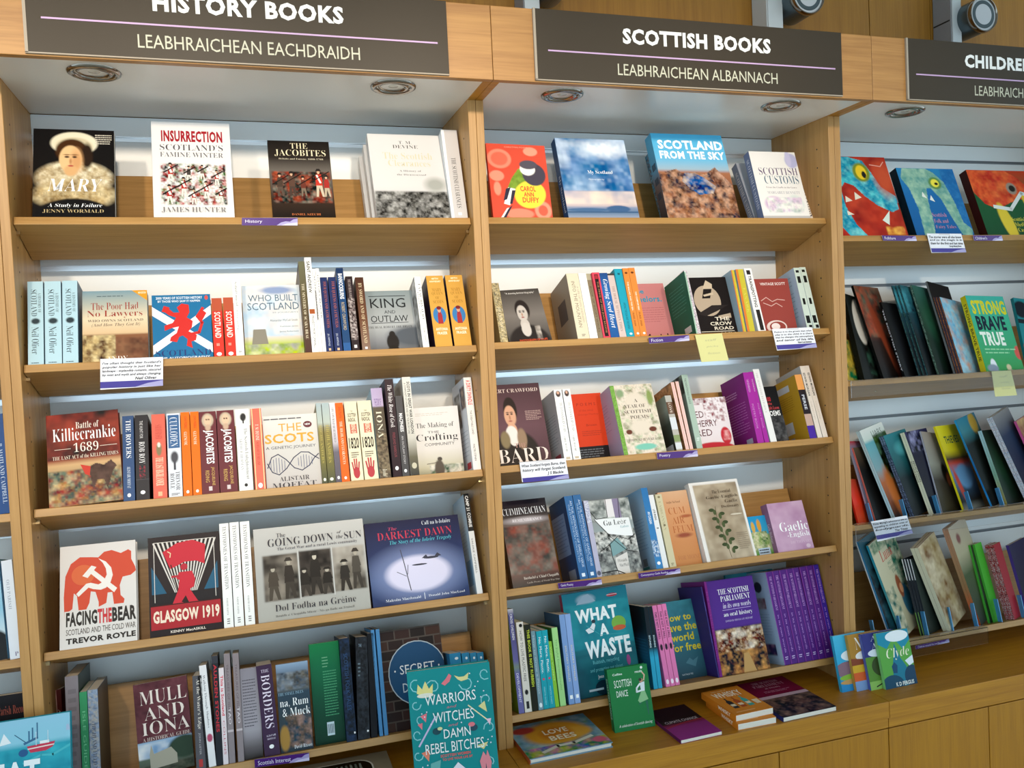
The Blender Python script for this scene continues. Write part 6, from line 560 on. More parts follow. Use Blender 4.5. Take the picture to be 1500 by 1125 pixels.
 ('c3', 'F', [2.866, 0.0458, 1.0631], 0.3491, -0.0673, 0.3491, 0.15, 0.2565, 0.006, '#b8d0c4', 'left one of a pair, pale striped picture book with a dark green cover', [('g', [(0, '#1a241c'), (0.5, '#1c3a24'), (1, '#101a12')])], [('g', [(0, '#b8dce8'), (0.6, '#8ab8a0'), (1, '#c8a84a')])], None, None, 0, 0),
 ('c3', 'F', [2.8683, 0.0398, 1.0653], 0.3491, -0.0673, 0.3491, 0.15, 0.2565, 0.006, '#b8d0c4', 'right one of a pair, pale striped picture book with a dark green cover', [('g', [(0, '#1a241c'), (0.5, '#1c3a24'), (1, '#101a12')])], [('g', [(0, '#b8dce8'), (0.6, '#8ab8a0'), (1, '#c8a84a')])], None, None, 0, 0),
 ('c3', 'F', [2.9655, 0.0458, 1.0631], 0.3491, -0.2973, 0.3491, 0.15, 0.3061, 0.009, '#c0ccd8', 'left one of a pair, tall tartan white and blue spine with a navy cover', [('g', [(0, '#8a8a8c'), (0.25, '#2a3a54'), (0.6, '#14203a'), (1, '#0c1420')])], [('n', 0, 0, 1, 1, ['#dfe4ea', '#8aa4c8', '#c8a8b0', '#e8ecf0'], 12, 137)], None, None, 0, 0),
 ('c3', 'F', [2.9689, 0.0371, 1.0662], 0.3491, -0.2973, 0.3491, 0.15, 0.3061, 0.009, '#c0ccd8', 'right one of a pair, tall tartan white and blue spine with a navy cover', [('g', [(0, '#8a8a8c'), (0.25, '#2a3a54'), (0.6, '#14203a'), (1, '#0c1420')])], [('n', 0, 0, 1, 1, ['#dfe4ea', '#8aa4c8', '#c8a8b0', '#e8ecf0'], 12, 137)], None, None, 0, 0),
 ('c3', 'F', [3.0669, 0.0458, 1.0631], 0.3491, -0.2694, 0.3491, 0.15, 0.2842, 0.008, '#c8508a', 'pink spined picture book at the right frame edge, third right shelf', [('n', 0, 0, 1, 1, ['#c8a878', '#b8886a', '#8a5a4a'], 4, 139)], [('r', 0, 0, 1, 1, '#d05a94')], None, None, 0, 0),
 ('h4', 'F', [0.0546, 0.027, 1.0129], 0.3491, 0.0, 0.0, 0.1647, 0.2367, 0.035, '#dcd7d3', 'cream hardback with a red bear and white hammer and sickle', [('p', [(0.06, 0.72), (0.05, 0.5), (0.07, 0.3), (0.14, 0.18), (0.26, 0.12), (0.4, 0.13), (0.5, 0.14), (0.58, 0.09), (0.68, 0.08), (0.8, 0.12), (0.9, 0.09), (0.94, 0.11), (0.94, 0.19), (0.99, 0.27), (1.0, 0.31), (0.93, 0.35), (0.82, 0.36), (0.78, 0.44), (0.79, 0.54), (0.84, 0.58), (0.83, 0.62), (0.7, 0.62), (0.68, 0.5), (0.62, 0.5), (0.6, 0.6), (0.5, 0.63), (0.5, 0.58), (0.46, 0.48), (0.4, 0.47), (0.38, 0.58), (0.34, 0.64), (0.24, 0.64), (0.22, 0.5), (0.18, 0.47), (0.16, 0.62), (0.12, 0.64), (0.06, 0.64)], '#cf4a32'), ('se2', 0.3, 0.3, 0.15, 0.1, '#d8663c'), ('p', [(0.29, 0.31), (0.41, 0.215), (0.475, 0.235), (0.36, 0.335)], '#ece6e0'), ('p', [(0.385, 0.285), (0.43, 0.255), (0.745, 0.465), (0.705, 0.505)], '#ece6e0'), ('p', [(0.5, 0.15), (0.6, 0.19), (0.67, 0.255), (0.69, 0.33), (0.66, 0.4), (0.6, 0.45), (0.53, 0.465), (0.43, 0.45), (0.37, 0.43), (0.24, 0.51), (0.21, 0.48), (0.34, 0.39), (0.4, 0.385), (0.5, 0.41), (0.57, 0.385), (0.61, 0.32), (0.6, 0.26), (0.56, 0.2)], '#ece6e0'), ('t', 'FACING', 0.08, 0.65, 0.48, 0.79, '#2c2826', 'h'), ('t', 'THE', 0.485, 0.65, 0.67, 0.79, '#c8343c', 'h'), ('t', 'BEAR', 0.675, 0.65, 0.99, 0.79, '#2c2826', 'h'), ('t', 'SCOTLAND AND THE COLD WAR', 0.08, 0.815, 0.98, 0.87, '#4a4440', 'n'), ('t', 'TREVOR ROYLE', 0.08, 0.9, 0.98, 0.955, '#2c2826', 'h')], [('n', 0, 0.05, 1, 0.95, ['#2a1a1c', '#1c1416', '#a83a30'], 10, 141)], None, '#2a1a1c', 1, 0),
 ('h4', 'F', [0.2463, 0.0327, 1.0108], 0.3491, 0.0, 0.0, 0.1646, 0.2377, 0.032, '#2a1416', 'black bordered hardback poster cover of a worker with a red banner, GLASGOW 1919', [('r', 0, 0, 1, 1, '#221a1e'), ('p', [(0.395, 0.66), (0.06, 0.06), (0.088, 0.06), (0.40700000000000003, 0.66)], '#d8d2cc'), ('p', [(0.41000000000000003, 0.66), (0.122, 0.06), (0.15, 0.06), (0.42200000000000004, 0.66)], '#d8d2cc'), ('p', [(0.425, 0.66), (0.184, 0.06), (0.212, 0.06), (0.437, 0.66)], '#d8d2cc'), ('p', [(0.44, 0.66), (0.246, 0.06), (0.274, 0.06), (0.452, 0.66)], '#d8d2cc'), ('p', [(0.455, 0.66), (0.308, 0.06), (0.336, 0.06), (0.467, 0.66)], '#d8d2cc'), ('p', [(0.47, 0.66), (0.37, 0.06), (0.398, 0.06), (0.482, 0.66)], '#d8d2cc'), ('p', [(0.485, 0.66), (0.432, 0.06), (0.46, 0.06), (0.497, 0.66)], '#d8d2cc'), ('p', [(0.5, 0.66), (0.494, 0.06), (0.522, 0.06), (0.512, 0.66)], '#d8d2cc'), ('p', [(0.515, 0.66), (0.556, 0.06), (0.5840000000000001, 0.06), (0.527, 0.66)], '#d8d2cc'), ('p', [(0.53, 0.66), (0.6180000000000001, 0.06), (0.6460000000000001, 0.06), (0.542, 0.66)], '#d8d2cc'), ('p', [(0.545, 0.66), (0.6799999999999999, 0.06), (0.708, 0.06), (0.557, 0.66)], '#d8d2cc'), ('p', [(0.56, 0.66), (0.742, 0.06), (0.77, 0.06), (0.5720000000000001, 0.66)], '#d8d2cc'), ('p', [(0.575, 0.66), (0.804, 0.06), (0.8320000000000001, 0.06), (0.587, 0.66)], '#d8d2cc'), ('p', [(0.59, 0.66), (0.8660000000000001, 0.06), (0.8940000000000001, 0.06), (0.602, 0.66)], '#d8d2cc'), ('p', [(0.605, 0.66), (0.9279999999999999, 0.06), (0.956, 0.06), (0.617, 0.66)], '#d8d2cc'), ('p', [(0.04, 0.3), (0.3, 0.66), (0.04, 0.66)], '#1f5a78'), ('p', [(0.96, 0.3), (0.7, 0.66), (0.96, 0.66)], '#1f5a78'), ('r', 0.04, 0.58, 0.96, 0.68, '#1a181e'), ('p', [(0.2, 0.16), (0.4, 0.08), (0.62, 0.06), (0.8, 0.12), (0.78, 0.32), (0.66, 0.28), (0.5, 0.28), (0.3, 0.34)], '#c8283a'), ('l', [(0.31, 0.3), (0.42, 0.64)], 0.014, '#2a1416'), ('l', [(0.27, 0.16), (0.31, 0.18), (0.3, 0.22)], 0.012, '#f0d8b0'), ('e', 0.49, 0.33, 0.05, 0.035, '#b8283a'), ('p', [(0.38, 0.44), (0.42, 0.38), (0.6, 0.38), (0.64, 0.46), (0.62, 0.54), (0.56, 0.56), (0.66, 0.68), (0.72, 0.72), (0.3, 0.72), (0.4, 0.56), (0.42, 0.46)], '#c8283a'), ('l', [(0.42, 0.42), (0.32, 0.42)], 0.03, '#b8283a'), ('p', [(0.44, 0.68), (0.5, 0.62), (0.56, 0.72)], '#2a1416'), ('r', 0.02, 0.7, 0.98, 0.93, '#a8242e'), ('t', 'GLASGOW 1919', 0.05, 0.745, 0.96, 0.87, '#f0dcc8', 'h'), ('r', 0.02, 0.69, 0.98, 0.7, '#3a1416'), ('t', 'KENNY MacASKILL', 0.28, 0.95, 0.76, 0.975, '#e8dcd0', 'b'), ('l', [(0.08, 0.06), (0.92, 0.06), (0.92, 0.66)], 0.008, '#e8e0d8'), ('l', [(0.08, 0.06), (0.08, 0.66)], 0.008, '#e8e0d8')], None, None, None, 1, 0),
 ('h4', 'S', [0.413, 0.0308, 1.0115], 0.3491, 0.0, 0.0, 0.0221, 0.2552, 0.14, '#f4f4f2', 'left of three white spines lettered TESTIMONIES OF TRANSITION', [('v', 'TESTIMONIES OF TRANSITION', 0.3, 0.03, 0.7, 0.64, '#6a6a6c', 's'), ('v', 'MARJORY HARPER', 0.35, 0.72, 0.55, 0.88, '#8a8a8c', 's'), ('b', 0.35, 0.91, 0.65, 0.97, 3, '#5a5a5c', 0.45)], None, None, None, 0, 0),
 ('h4', 'S', [0.4373, 0.0308, 1.0115], 0.3491, 0.0, 0.0, 0.0222, 0.2557, 0.14, '#f4f4f2', 'middle of three white spines lettered TESTIMONIES OF TRANSITION', [('v', 'TESTIMONIES OF TRANSITION', 0.3, 0.03, 0.7, 0.64, '#6a6a6c', 's'), ('v', 'MARJORY HARPER', 0.35, 0.72, 0.55, 0.88, '#8a8a8c', 's'), ('b', 0.35, 0.91, 0.65, 0.97, 3, '#5a5a5c', 0.45)], None, None, None, 0, 0),
 ('h4', 'S', [0.4624, 0.0308, 1.0115], 0.3491, 0.0, 0.0, 0.0227, 0.2552, 0.14, '#f4f4f2', 'right of three white spines lettered TESTIMONIES OF TRANSITION', [('v', 'TESTIMONIES OF TRANSITION', 0.3, 0.03, 0.7, 0.64, '#6a6a6c', 's'), ('v', 'MARJORY HARPER', 0.35, 0.72, 0.55, 0.88, '#8a8a8c', 's'), ('b', 0.35, 0.91, 0.65, 0.97, 3, '#5a5a5c', 0.45)], None, None, None, 0, 0),
 ('h4', 'F', [0.4932, 0.0327, 1.0108], 0.3491, 0.0, 0.0, 0.2756, 0.2323, 0.03, '#b4b2ae', 'large landscape paperback with three sepia war photographs on pale grey', [('g', [(0, '#c4c2be'), (0.5, '#b2b0ac'), (1, '#aeaca4')]), ('n', 0.065, 0.3, 0.375, 0.79, ['#5a524a', '#3a342e', '#8a8074', '#4a423a', '#26221e'], 6, 143), ('n', 0.385, 0.29, 0.68, 0.78, ['#4a423c', '#26201c', '#6a6056', '#201c18'], 6, 144), ('n', 0.69, 0.29, 0.985, 0.77, ['#a8a096', '#3a342e', '#8a8276', '#c8c0b4'], 5, 145), ('p', [(0.113296, 0.5357999999999999), (0.10411999999999999, 0.6394), (0.19588, 0.6394), (0.18670399999999998, 0.5357999999999999)], '#453c33'), ('p', [(0.11788399999999999, 0.484), (0.10411999999999999, 0.5765), (0.20046799999999998, 0.5765), (0.182116, 0.484)], '#453c33'), ('p', [(0.113296, 0.632), (0.10411999999999999, 0.78), (0.131648, 0.78), (0.15, 0.6542), (0.182116, 0.78), (0.209644, 0.78), (0.18670399999999998, 0.632)], '#4a4238'), ('e', 0.15, 0.45439999999999997, 0.018352, 0.025900000000000003, '#b0a696'), ('p', [(0.11100199999999999, 0.44329999999999997), (0.131648, 0.41), (0.168352, 0.41), (0.188998, 0.44329999999999997)], '#332c26'), ('p', [(0.25479999999999997, 0.48960000000000004), (0.24599999999999997, 0.6128), (0.33399999999999996, 0.6128), (0.3252, 0.48960000000000004)], '#2c2520'), ('p', [(0.2592, 0.42800000000000005), (0.24599999999999997, 0.538), (0.3384, 0.538), (0.3208, 0.42800000000000005)], '#2c2520'), ('p', [(0.25479999999999997, 0.6040000000000001), (0.24599999999999997, 0.78), (0.2724, 0.78), (0.29, 0.6304000000000001), (0.3208, 0.78), (0.34719999999999995, 0.78), (0.3252, 0.6040000000000001)], '#3a332c'), ('e', 0.29, 0.39280000000000004, 0.0176, 0.030800000000000004, '#b0a696'), ('p', [(0.2526, 0.37960000000000005), (0.2724, 0.34), (0.3076, 0.34), (0.32739999999999997, 0.37960000000000005)], '#332c26'), ('p', [(0.486728, 0.46640000000000004), (0.47716000000000003, 0.5952), (0.57284, 0.5952), (0.563272, 0.46640000000000004)], '#1c1814'), ('p', [(0.491512, 0.402), (0.47716000000000003, 0.517), (0.577624, 0.517), (0.558488, 0.402)], '#1c1814'), ('p', [(0.486728, 0.5860000000000001), (0.47716000000000003, 0.77), (0.505864, 0.77), (0.525, 0.6136), (0.558488, 0.77), (0.587192, 0.77), (0.563272, 0.5860000000000001)], '#2a2520'), ('e', 0.525, 0.36519999999999997, 0.019136000000000004, 0.032200000000000006, '#c8beae'), ('p', [(0.484336, 0.3514), (0.505864, 0.31), (0.5441360000000001, 0.31), (0.5656640000000001, 0.3514)], '#1c1814'), ('p', [(0.38928799999999997, 0.5754), (0.38036, 0.6622), (0.46964, 0.6622), (0.460712, 0.5754)], '#1f1b17'), ('p', [(0.393752, 0.532), (0.38036, 0.6094999999999999), (0.47410399999999997, 0.6094999999999999), (0.456248, 0.532)], '#1f1b17'), ('p', [(0.38928799999999997, 0.6559999999999999), (0.38036, 0.78), (0.407144, 0.78), (0.425, 0.6746), (0.456248, 0.78), (0.483032, 0.78), (0.460712, 0.6559999999999999)], '#3a342e'), ('e', 0.425, 0.5072, 0.017856, 0.0217, '#b8ae9e'), ('p', [(0.387056, 0.49789999999999995), (0.407144, 0.47), (0.44285599999999997, 0.47), (0.46294399999999997, 0.49789999999999995)], '#1c1814'), ('p', [(0.594736, 0.5886), (0.58592, 0.6698), (0.67408, 0.6698), (0.665264, 0.5886)], '#1a1612'), ('p', [(0.599144, 0.548), (0.58592, 0.6205), (0.678488, 0.6205), (0.660856, 0.548)], '#1a1612'), ('p', [(0.594736, 0.6639999999999999), (0.58592, 0.78), (0.612368, 0.78), (0.63, 0.6814), (0.660856, 0.78), (0.687304, 0.78), (0.665264, 0.6639999999999999)], '#3a342e'), ('e', 0.63, 0.5247999999999999, 0.017632, 0.020300000000000002, '#b8ae9e'), ('p', [(0.5925320000000001, 0.5161), (0.612368, 0.49), (0.647632, 0.49), (0.667468, 0.5161)], '#1c1814'), ('p', [(0.754096, 0.5456), (0.74512, 0.6408), (0.8348800000000001, 0.6408), (0.8259040000000001, 0.5456)], '#24201c'), ('p', [(0.758584, 0.498), (0.74512, 0.583), (0.839368, 0.583), (0.821416, 0.498)], '#24201c'), ('p', [(0.754096, 0.634), (0.74512, 0.77), (0.7720480000000001, 0.77), (0.79, 0.6544), (0.821416, 0.77), (0.848344, 0.77), (0.8259040000000001, 0.634)], '#2c2620'), ('e', 0.79, 0.4708, 0.017952000000000003, 0.023800000000000005, '#b8ae9e'), ('p', [(0.7518520000000001, 0.4606), (0.7720480000000001, 0.43), (0.807952, 0.43), (0.828148, 0.4606)], '#1c1814'), ('p', [(0.867616, 0.4696), (0.8595200000000001, 0.5928), (0.94048, 0.5928), (0.932384, 0.4696)], '#4a443c'), ('p', [(0.871664, 0.40800000000000003), (0.8595200000000001, 0.518), (0.944528, 0.518), (0.928336, 0.40800000000000003)], '#4a443c'), ('p', [(0.867616, 0.5840000000000001), (0.8595200000000001, 0.76), (0.883808, 0.76), (0.9, 0.6104), (0.928336, 0.76), (0.952624, 0.76), (0.932384, 0.5840000000000001)], '#3a342e'), ('e', 0.9, 0.3728, 0.016192, 0.030800000000000004, '#b0a696'), ('p', [(0.865592, 0.35960000000000003), (0.883808, 0.32), (0.916192, 0.32), (0.934408, 0.35960000000000003)], '#332c26'), ('r', 0.375, 0.28, 0.386, 0.8, '#c8c6c2'), ('r', 0.68, 0.28, 0.691, 0.8, '#c8c6c2'), ('t', 'The', 0.2, 0.07, 0.28, 0.115, '#3a3844', 's'), ('t', 'GOING DOWN', 0.12, 0.125, 0.71, 0.21, '#2c2a34', 's'), ('t', 'of', 0.75, 0.11, 0.79, 0.14, '#2c2a34', 'si'), ('t', 'the', 0.74, 0.155, 0.8, 0.195, '#2c2a34', 'si'), ('t', 'SUN', 0.815, 0.13, 0.975, 0.21, '#2c2a34', 's'), ('t', 'The Great War and a rural Lewis community', 0.2, 0.225, 0.93, 0.265, '#4a4854', 's'), ('t', 'Dol Fodha na Grèine', 0.15, 0.83, 0.87, 0.9, '#2c2a34', 's'), ('t', "Buaidh a' Chogaidh Mhòir - Nis gu Baile an Truiseil", 0.15, 0.935, 0.85, 0.965, '#5a5854', 's')], [('r', 0, 0, 1, 1, '#c8c4bc')], None, None, 0, 0),
 ('h4', 'F', [0.7745, 0.0327, 1.0108], 0.4625, 0.0, 0.0, 0.2559, 0.222, 0.026, '#1c2a52', 'navy landscape hardback with a moonlit oval and a wreck, THE DARKEST DAWN', [('g', [(0, '#1c1e40'), (0.4, '#1f2f5c'), (0.7, '#2a4878'), (1, '#1f2f5a')]), ('se', 0.5, 0.65, 0.4, 0.27, '#8a98c4', 0.5), ('se', 0.5, 0.66, 0.33, 0.21, '#dcd8f0', 0.12), ('l', [(0.34, 0.36), (0.36, 0.5), (0.4, 0.85)], 0.009, '#4a4a5a'), ('l', [(0.28, 0.62), (0.37, 0.68)], 0.006, '#4a4a5a'), ('l', [(0.4, 0.55), (0.385, 0.66)], 0.006, '#4a4a5a'), ('se2', 0.52, 0.56, 0.08, 0.01, '#3a3c4c'), ('se2', 0.65, 0.49, 0.08, 0.014, '#3a3c4c'), ('p', [(0.55, 0.49), (0.6, 0.45), (0.62, 0.49)], '#3a3c4c'), ('p', [(0.68, 0.49), (0.72, 0.44), (0.76, 0.48)], '#3a3c4c'), ('t', 'Call na h-Iolaire', 0.6, 0.035, 0.91, 0.085, '#dfe6f0', 's'), ('t', 'The', 0.24, 0.075, 0.33, 0.115, '#c8486a', 'si'), ('t', 'DARKEST DAWN', 0.12, 0.13, 0.91, 0.225, '#c83c54', 's'), ('t', 'The Story of the Iolaire Tragedy', 0.24, 0.24, 0.9, 0.3, '#5ac0d4', 'si'), ('t', 'Malcolm Macdonald', 0.13, 0.925, 0.49, 0.955, '#e8ecf4', 's'), ('t', 'Donald John MacLeod', 0.57, 0.925, 0.95, 0.955, '#e8ecf4', 's'), ('l', [(0.53, 0.9), (0.53, 0.97)], 0.006, '#e8ecf4')], [('r', 0, 0, 1, 1, '#141c3c')], None, '#141c3c', 1, 0),
 ('h4', 'S', [1.0488, 0.0308, 1.0115], 0.3752, 0.0, 0.0, 0.0154, 0.2709, 0.14, '#e6e8ea', 'slim white spine with black head band against the divider, fourth history shelf', [('r', 0, 0, 1, 0.38, '#1a1a1c'), ('v', 'CAMP 21 COMRIE', 0.25, 0.02, 0.8, 0.34, '#f0f0f0', 'b'), ('v', 'VALERIE CAMPBELL', 0.3, 0.45, 0.6, 0.8, '#6a6a6a', 'n')], [('r', 0, 0, 1, 1, '#b8ccdc'), ('b', 0.1, 0.3, 0.8, 0.6, 8, '#9ab0c4', 0.2), ('r', 0.5, 0.65, 0.9, 0.9, '#7aa4c8')], None, '#b8ccdc', 0, 0),
 ('s4', 'F', [1.1567, 0.0533, 1.0048], 0.4451, 0.0, 0.0, 0.1387, 0.2453, 0.022, '#3a2824', 'glossy dark paperback with rust flowers and silver capitals, CUIMHNEACHAN', [('g', [(0, '#26202a'), (0.15, '#1c161a'), (0.3, '#6a5a54'), (0.6, '#5a4c44'), (0.8, '#6a3a30'), (0.92, '#3a1e18'), (1, '#1c1412')]), ('n', 0, 0.3, 1, 0.85, ['#5a4a42', '#7a6a60', '#4a3a34', '#8a4030', '#3a302c'], 5, 151), ('t', 'CUIMHNEACHAN', 0.04, 0.09, 0.96, 0.17, '#e8e8ee', 's'), ('se', 0.5, 0.24, 0.42, 0.035, '#b8b0b4', 0.5), ('t', 'REMEMBRANCE', 0.22, 0.22, 0.86, 0.255, '#f0eaf0', 's'), ('t', "Bardachd a' Chiad Chogaidh", 0.25, 0.88, 0.98, 0.92, '#e8dcd0', 's'), ('t', 'Gaelic Poetry of World War One', 0.3, 0.94, 0.98, 0.965, '#c8b8ac', 's')], None, None, None, 0, 1),
 ('s4', 'S', [1.3431, 0.0308, 1.013], 0.3752, -0.0197, 0.0, 0.0244, 0.2345, 0.14, '#34679c', 'left of two mid blue spines with tiny white text, fourth Scottish shelf', [('v', 'AN TUIL ANTHOLOGY OF GAELIC VERSE', 0.55, 0.06, 0.8, 0.86, '#c8d8ec', 'n'), ('v', 'THE FLOOD POETRY COLLECTED', 0.25, 0.1, 0.45, 0.8, '#a8c0dc', 'n'), ('r', 0.3, 0.93, 0.7, 0.97, '#e0ecf8')], [('r', 0, 0, 1, 1, '#1e4272'), ('r', 0, 0.18, 0.8, 0.68, '#7f97c0'), ('b', 0.08, 0.22, 0.72, 0.64, 10, '#5f78a6', 0.25), ('r', 0.45, 0.86, 0.85, 0.98, '#8a94a8')], None, '#1f4374', 0, 0),
 ('s4', 'S', [1.3691, 0.0308, 1.013], 0.3752, -0.0188, 0.0, 0.0239, 0.2355, 0.14, '#34679c', 'right of two mid blue spines with tiny white text, fourth Scottish shelf', [('v', 'AN TUIL ANTHOLOGY OF GAELIC VERSE', 0.55, 0.06, 0.8, 0.86, '#c8d8ec', 'n'), ('v', 'THE FLOOD POETRY COLLECTED', 0.25, 0.1, 0.45, 0.8, '#a8c0dc', 'n'), ('r', 0.3, 0.93, 0.7, 0.97, '#e0ecf8')], [('r', 0, 0, 1, 1, '#1e4272'), ('r', 0, 0.18, 0.8, 0.68, '#7f97c0'), ('b', 0.08, 0.22, 0.72, 0.64, 10, '#5f78a6', 0.25), ('r', 0.45, 0.86, 0.85, 0.98, '#8a94a8')], None, '#1f4374', 0, 0),
 ('s4', 'S', [1.3941, 0.0308, 1.013], 0.3752, 0.0, 0.0, 0.0144, 0.2162, 0.13, '#b6b4cc', 'slim lilac spine left of the zigzag patterned cover', [('n', 0, 0.0, 1, 0.3, ['#c8c8d8', '#8a90b8', '#dcdce8'], 5, 153), ('e', 0.5, 0.95, 0.4, 0.03, '#5a5c6c')], None, None, None, 0, 0),
 ('s4', 'F', [1.4091, 0.0439, 1.0082], 0.384, 0.0, 0.0, 0.1314, 0.2162, 0.014, '#9aa4a4', 'paperback with black zigzag line art and a white panel, GU LEOR', [('g', [(0, '#8c9494'), (0.5, '#98a4a6'), (1, '#a8acac')]), ('n', 0, 0, 1, 0.3, ['#7f8684', '#a9aeac', '#5f6664', '#c8ccc8'], 7, 155), ('n', 0, 0.42, 1, 0.7, ['#4a4c4c', '#c8c8c4', '#8a908e', '#2a2c2c', '#e0e0dc'], 14, 156), ('n', 0, 0.7, 1, 1, ['#8a908e', '#6a6c6c', '#b8bab6', '#4c4e50'], 10, 157), ('r', 0.42, 0, 0.6, 0.24, '#e6e2e4'), ('n', 0.42, 0.02, 0.6, 0.22, ['#e6e2e4', '#2a2a2c', '#e6e2e4'], 12, 158), ('r', 0.6, 0, 0.76, 0.26, '#8a7f9c'), ('p', [(0.1, 0.25), (0.92, 0.27), (0.94, 0.52), (0.7, 0.5), (0.38, 0.46)], '#eef0f2'), ('p', [(0.36, 0.58), (0.56, 0.52), (0.72, 0.68), (0.36, 0.76)], '#7ba0a4'), ('p', [(0.42, 0.78), (0.72, 0.72), (0.7, 1), (0.4, 0.98)], '#dcd8d4'), ('l', [(0, 0.1), (0.15, 0.25), (0.42, 0.24), (0.44, 0)], 0.014, '#1a1a1c'), ('l', [(0.1, 0.25), (0.4, 0.5), (0.72, 0.7), (0.98, 0.74)], 0.014, '#1a1a1c'), ('l', [(0.1, 0.68), (0.35, 0.6), (0.58, 0.5), (0.8, 0.56), (0.98, 0.5)], 0.014, '#1a1a1c'), ('l', [(0.05, 0.95), (0.4, 0.94), (0.6, 1)], 0.02, '#1a1a1c'), ('l', [(0.75, 0), (0.7, 0.26)], 0.012, '#1a1a1c'), ('l', [(0.36, 0.6), (0.36, 0.76), (0.44, 1)], 0.014, '#1a1a1c'), ('t', 'Gu Leòr', 0.3, 0.28, 0.84, 0.35, '#3a4244', 's'), ('t', 'Galore', 0.68, 0.365, 0.88, 0.4, '#8ab4bc', 'si'), ('t', 'Flòraidh', 0.46, 0.8, 0.68, 0.84, '#8a8a88', 's'), ('t', 'MacPhàil', 0.48, 0.86, 0.7, 0.9, '#8a8a88', 's')], None, None, None, 0, 0),
 ('s4', 'S', [1.5767, 0.0308, 1.013], 0.3578, 0.0, 0.0, 0.0205, 0.2347, 0.14, '#3b7fb8', 'taller sky blue spine with a pale blue blurb back, fourth Scottish shelf', [('g', [(0, '#2f74b0'), (1, '#3f86c0')]), ('v', 'AN CUILEAN', 0.3, 0.3, 0.7, 0.45, '#e8f0f8', 'b'), ('n', 0, 0.65, 1, 0.85, ['#3b7fb8', '#d8e4f0', '#2a5f94'], 6, 159), ('e', 0.5, 0.93, 0.25, 0.02, '#ffffff')], [('g', [(0, '#7fb0d8'), (0.3, '#9abcd8'), (1, '#8eb2d2')]), ('b', 0.2, 0.35, 0.85, 0.75, 10, '#7298c0', 0.2), ('r', 0.45, 0.84, 0.65, 0.93, '#6a7f90'), ('r', 0.4, 0.94, 0.7, 0.97, '#2a8a9c')], None, '#8fb4d4', 0, 0),
 ('s4', 'S', [1.5982, 0.0308, 1.013], 0.3752, 0.0, 0.0, 0.0162, 0.2128, 0.12, '#e8e9ea', 'slim white spine between sky blue and cream ones', [('v', 'LITIR BHEAG', 0.3, 0.2, 0.7, 0.35, '#2a2a2c', 'b'), ('r', 0.3, 0.45, 0.7, 0.47, '#8a8a8c')], None, None, None, 0, 0),
 ('s4', 'S', [1.6188, 0.0308, 1.013], 0.3665, 0.0, 0.0, 0.0207, 0.2121, 0.125, '#cfc6a4', 'cream khaki spine left of the orange cover, fourth Scottish shelf', [('e', 0.5, 0.04, 0.2, 0.015, '#8a8060'), ('v', 'UAIREANNAN', 0.3, 0.1, 0.65, 0.5, '#a89c78', 's'), ('e', 0.5, 0.43, 0.18, 0.015, '#7a7054'), ('b', 0.3, 0.94, 0.7, 0.98, 2, '#6a6248', 0.45)], None, None, None, 0, 0),
 ('s4', 'F', [1.6401, 0.0533, 1.0048], 0.3752, 0.0, 0.0, 0.0962, 0.221, 0.014, '#d69a68', 'orange tan paperback with faint serif capitals, CUM AIR FEUM', [('g', [(0, '#dcae88'), (0.3, '#d89a6a'), (0.7, '#d08c58'), (1, '#cc8a50')]), ('se', 0.6, 0.6, 0.25, 0.03, '#9a4c34', 0.4), ('se', 0.8, 0.35, 0.2, 0.02, '#b0603c', 0.4), ('t', 'Aonghas MacNeacail', 0.22, 0.13, 0.7, 0.17, '#6a3420', 's'), ('t', 'CUM', 0.24, 0.22, 0.8, 0.31, '#b8683c', 's'), ('t', 'AIR', 0.3, 0.35, 0.72, 0.44, '#b8683c', 's'), ('t', 'FEUM', 0.26, 0.47, 0.94, 0.56, '#b8683c', 's'), ('t', 'FOR MOINE', 0.24, 0.86, 0.98, 0.92, '#c07c50', 's')], None, None, None, 0, 1),
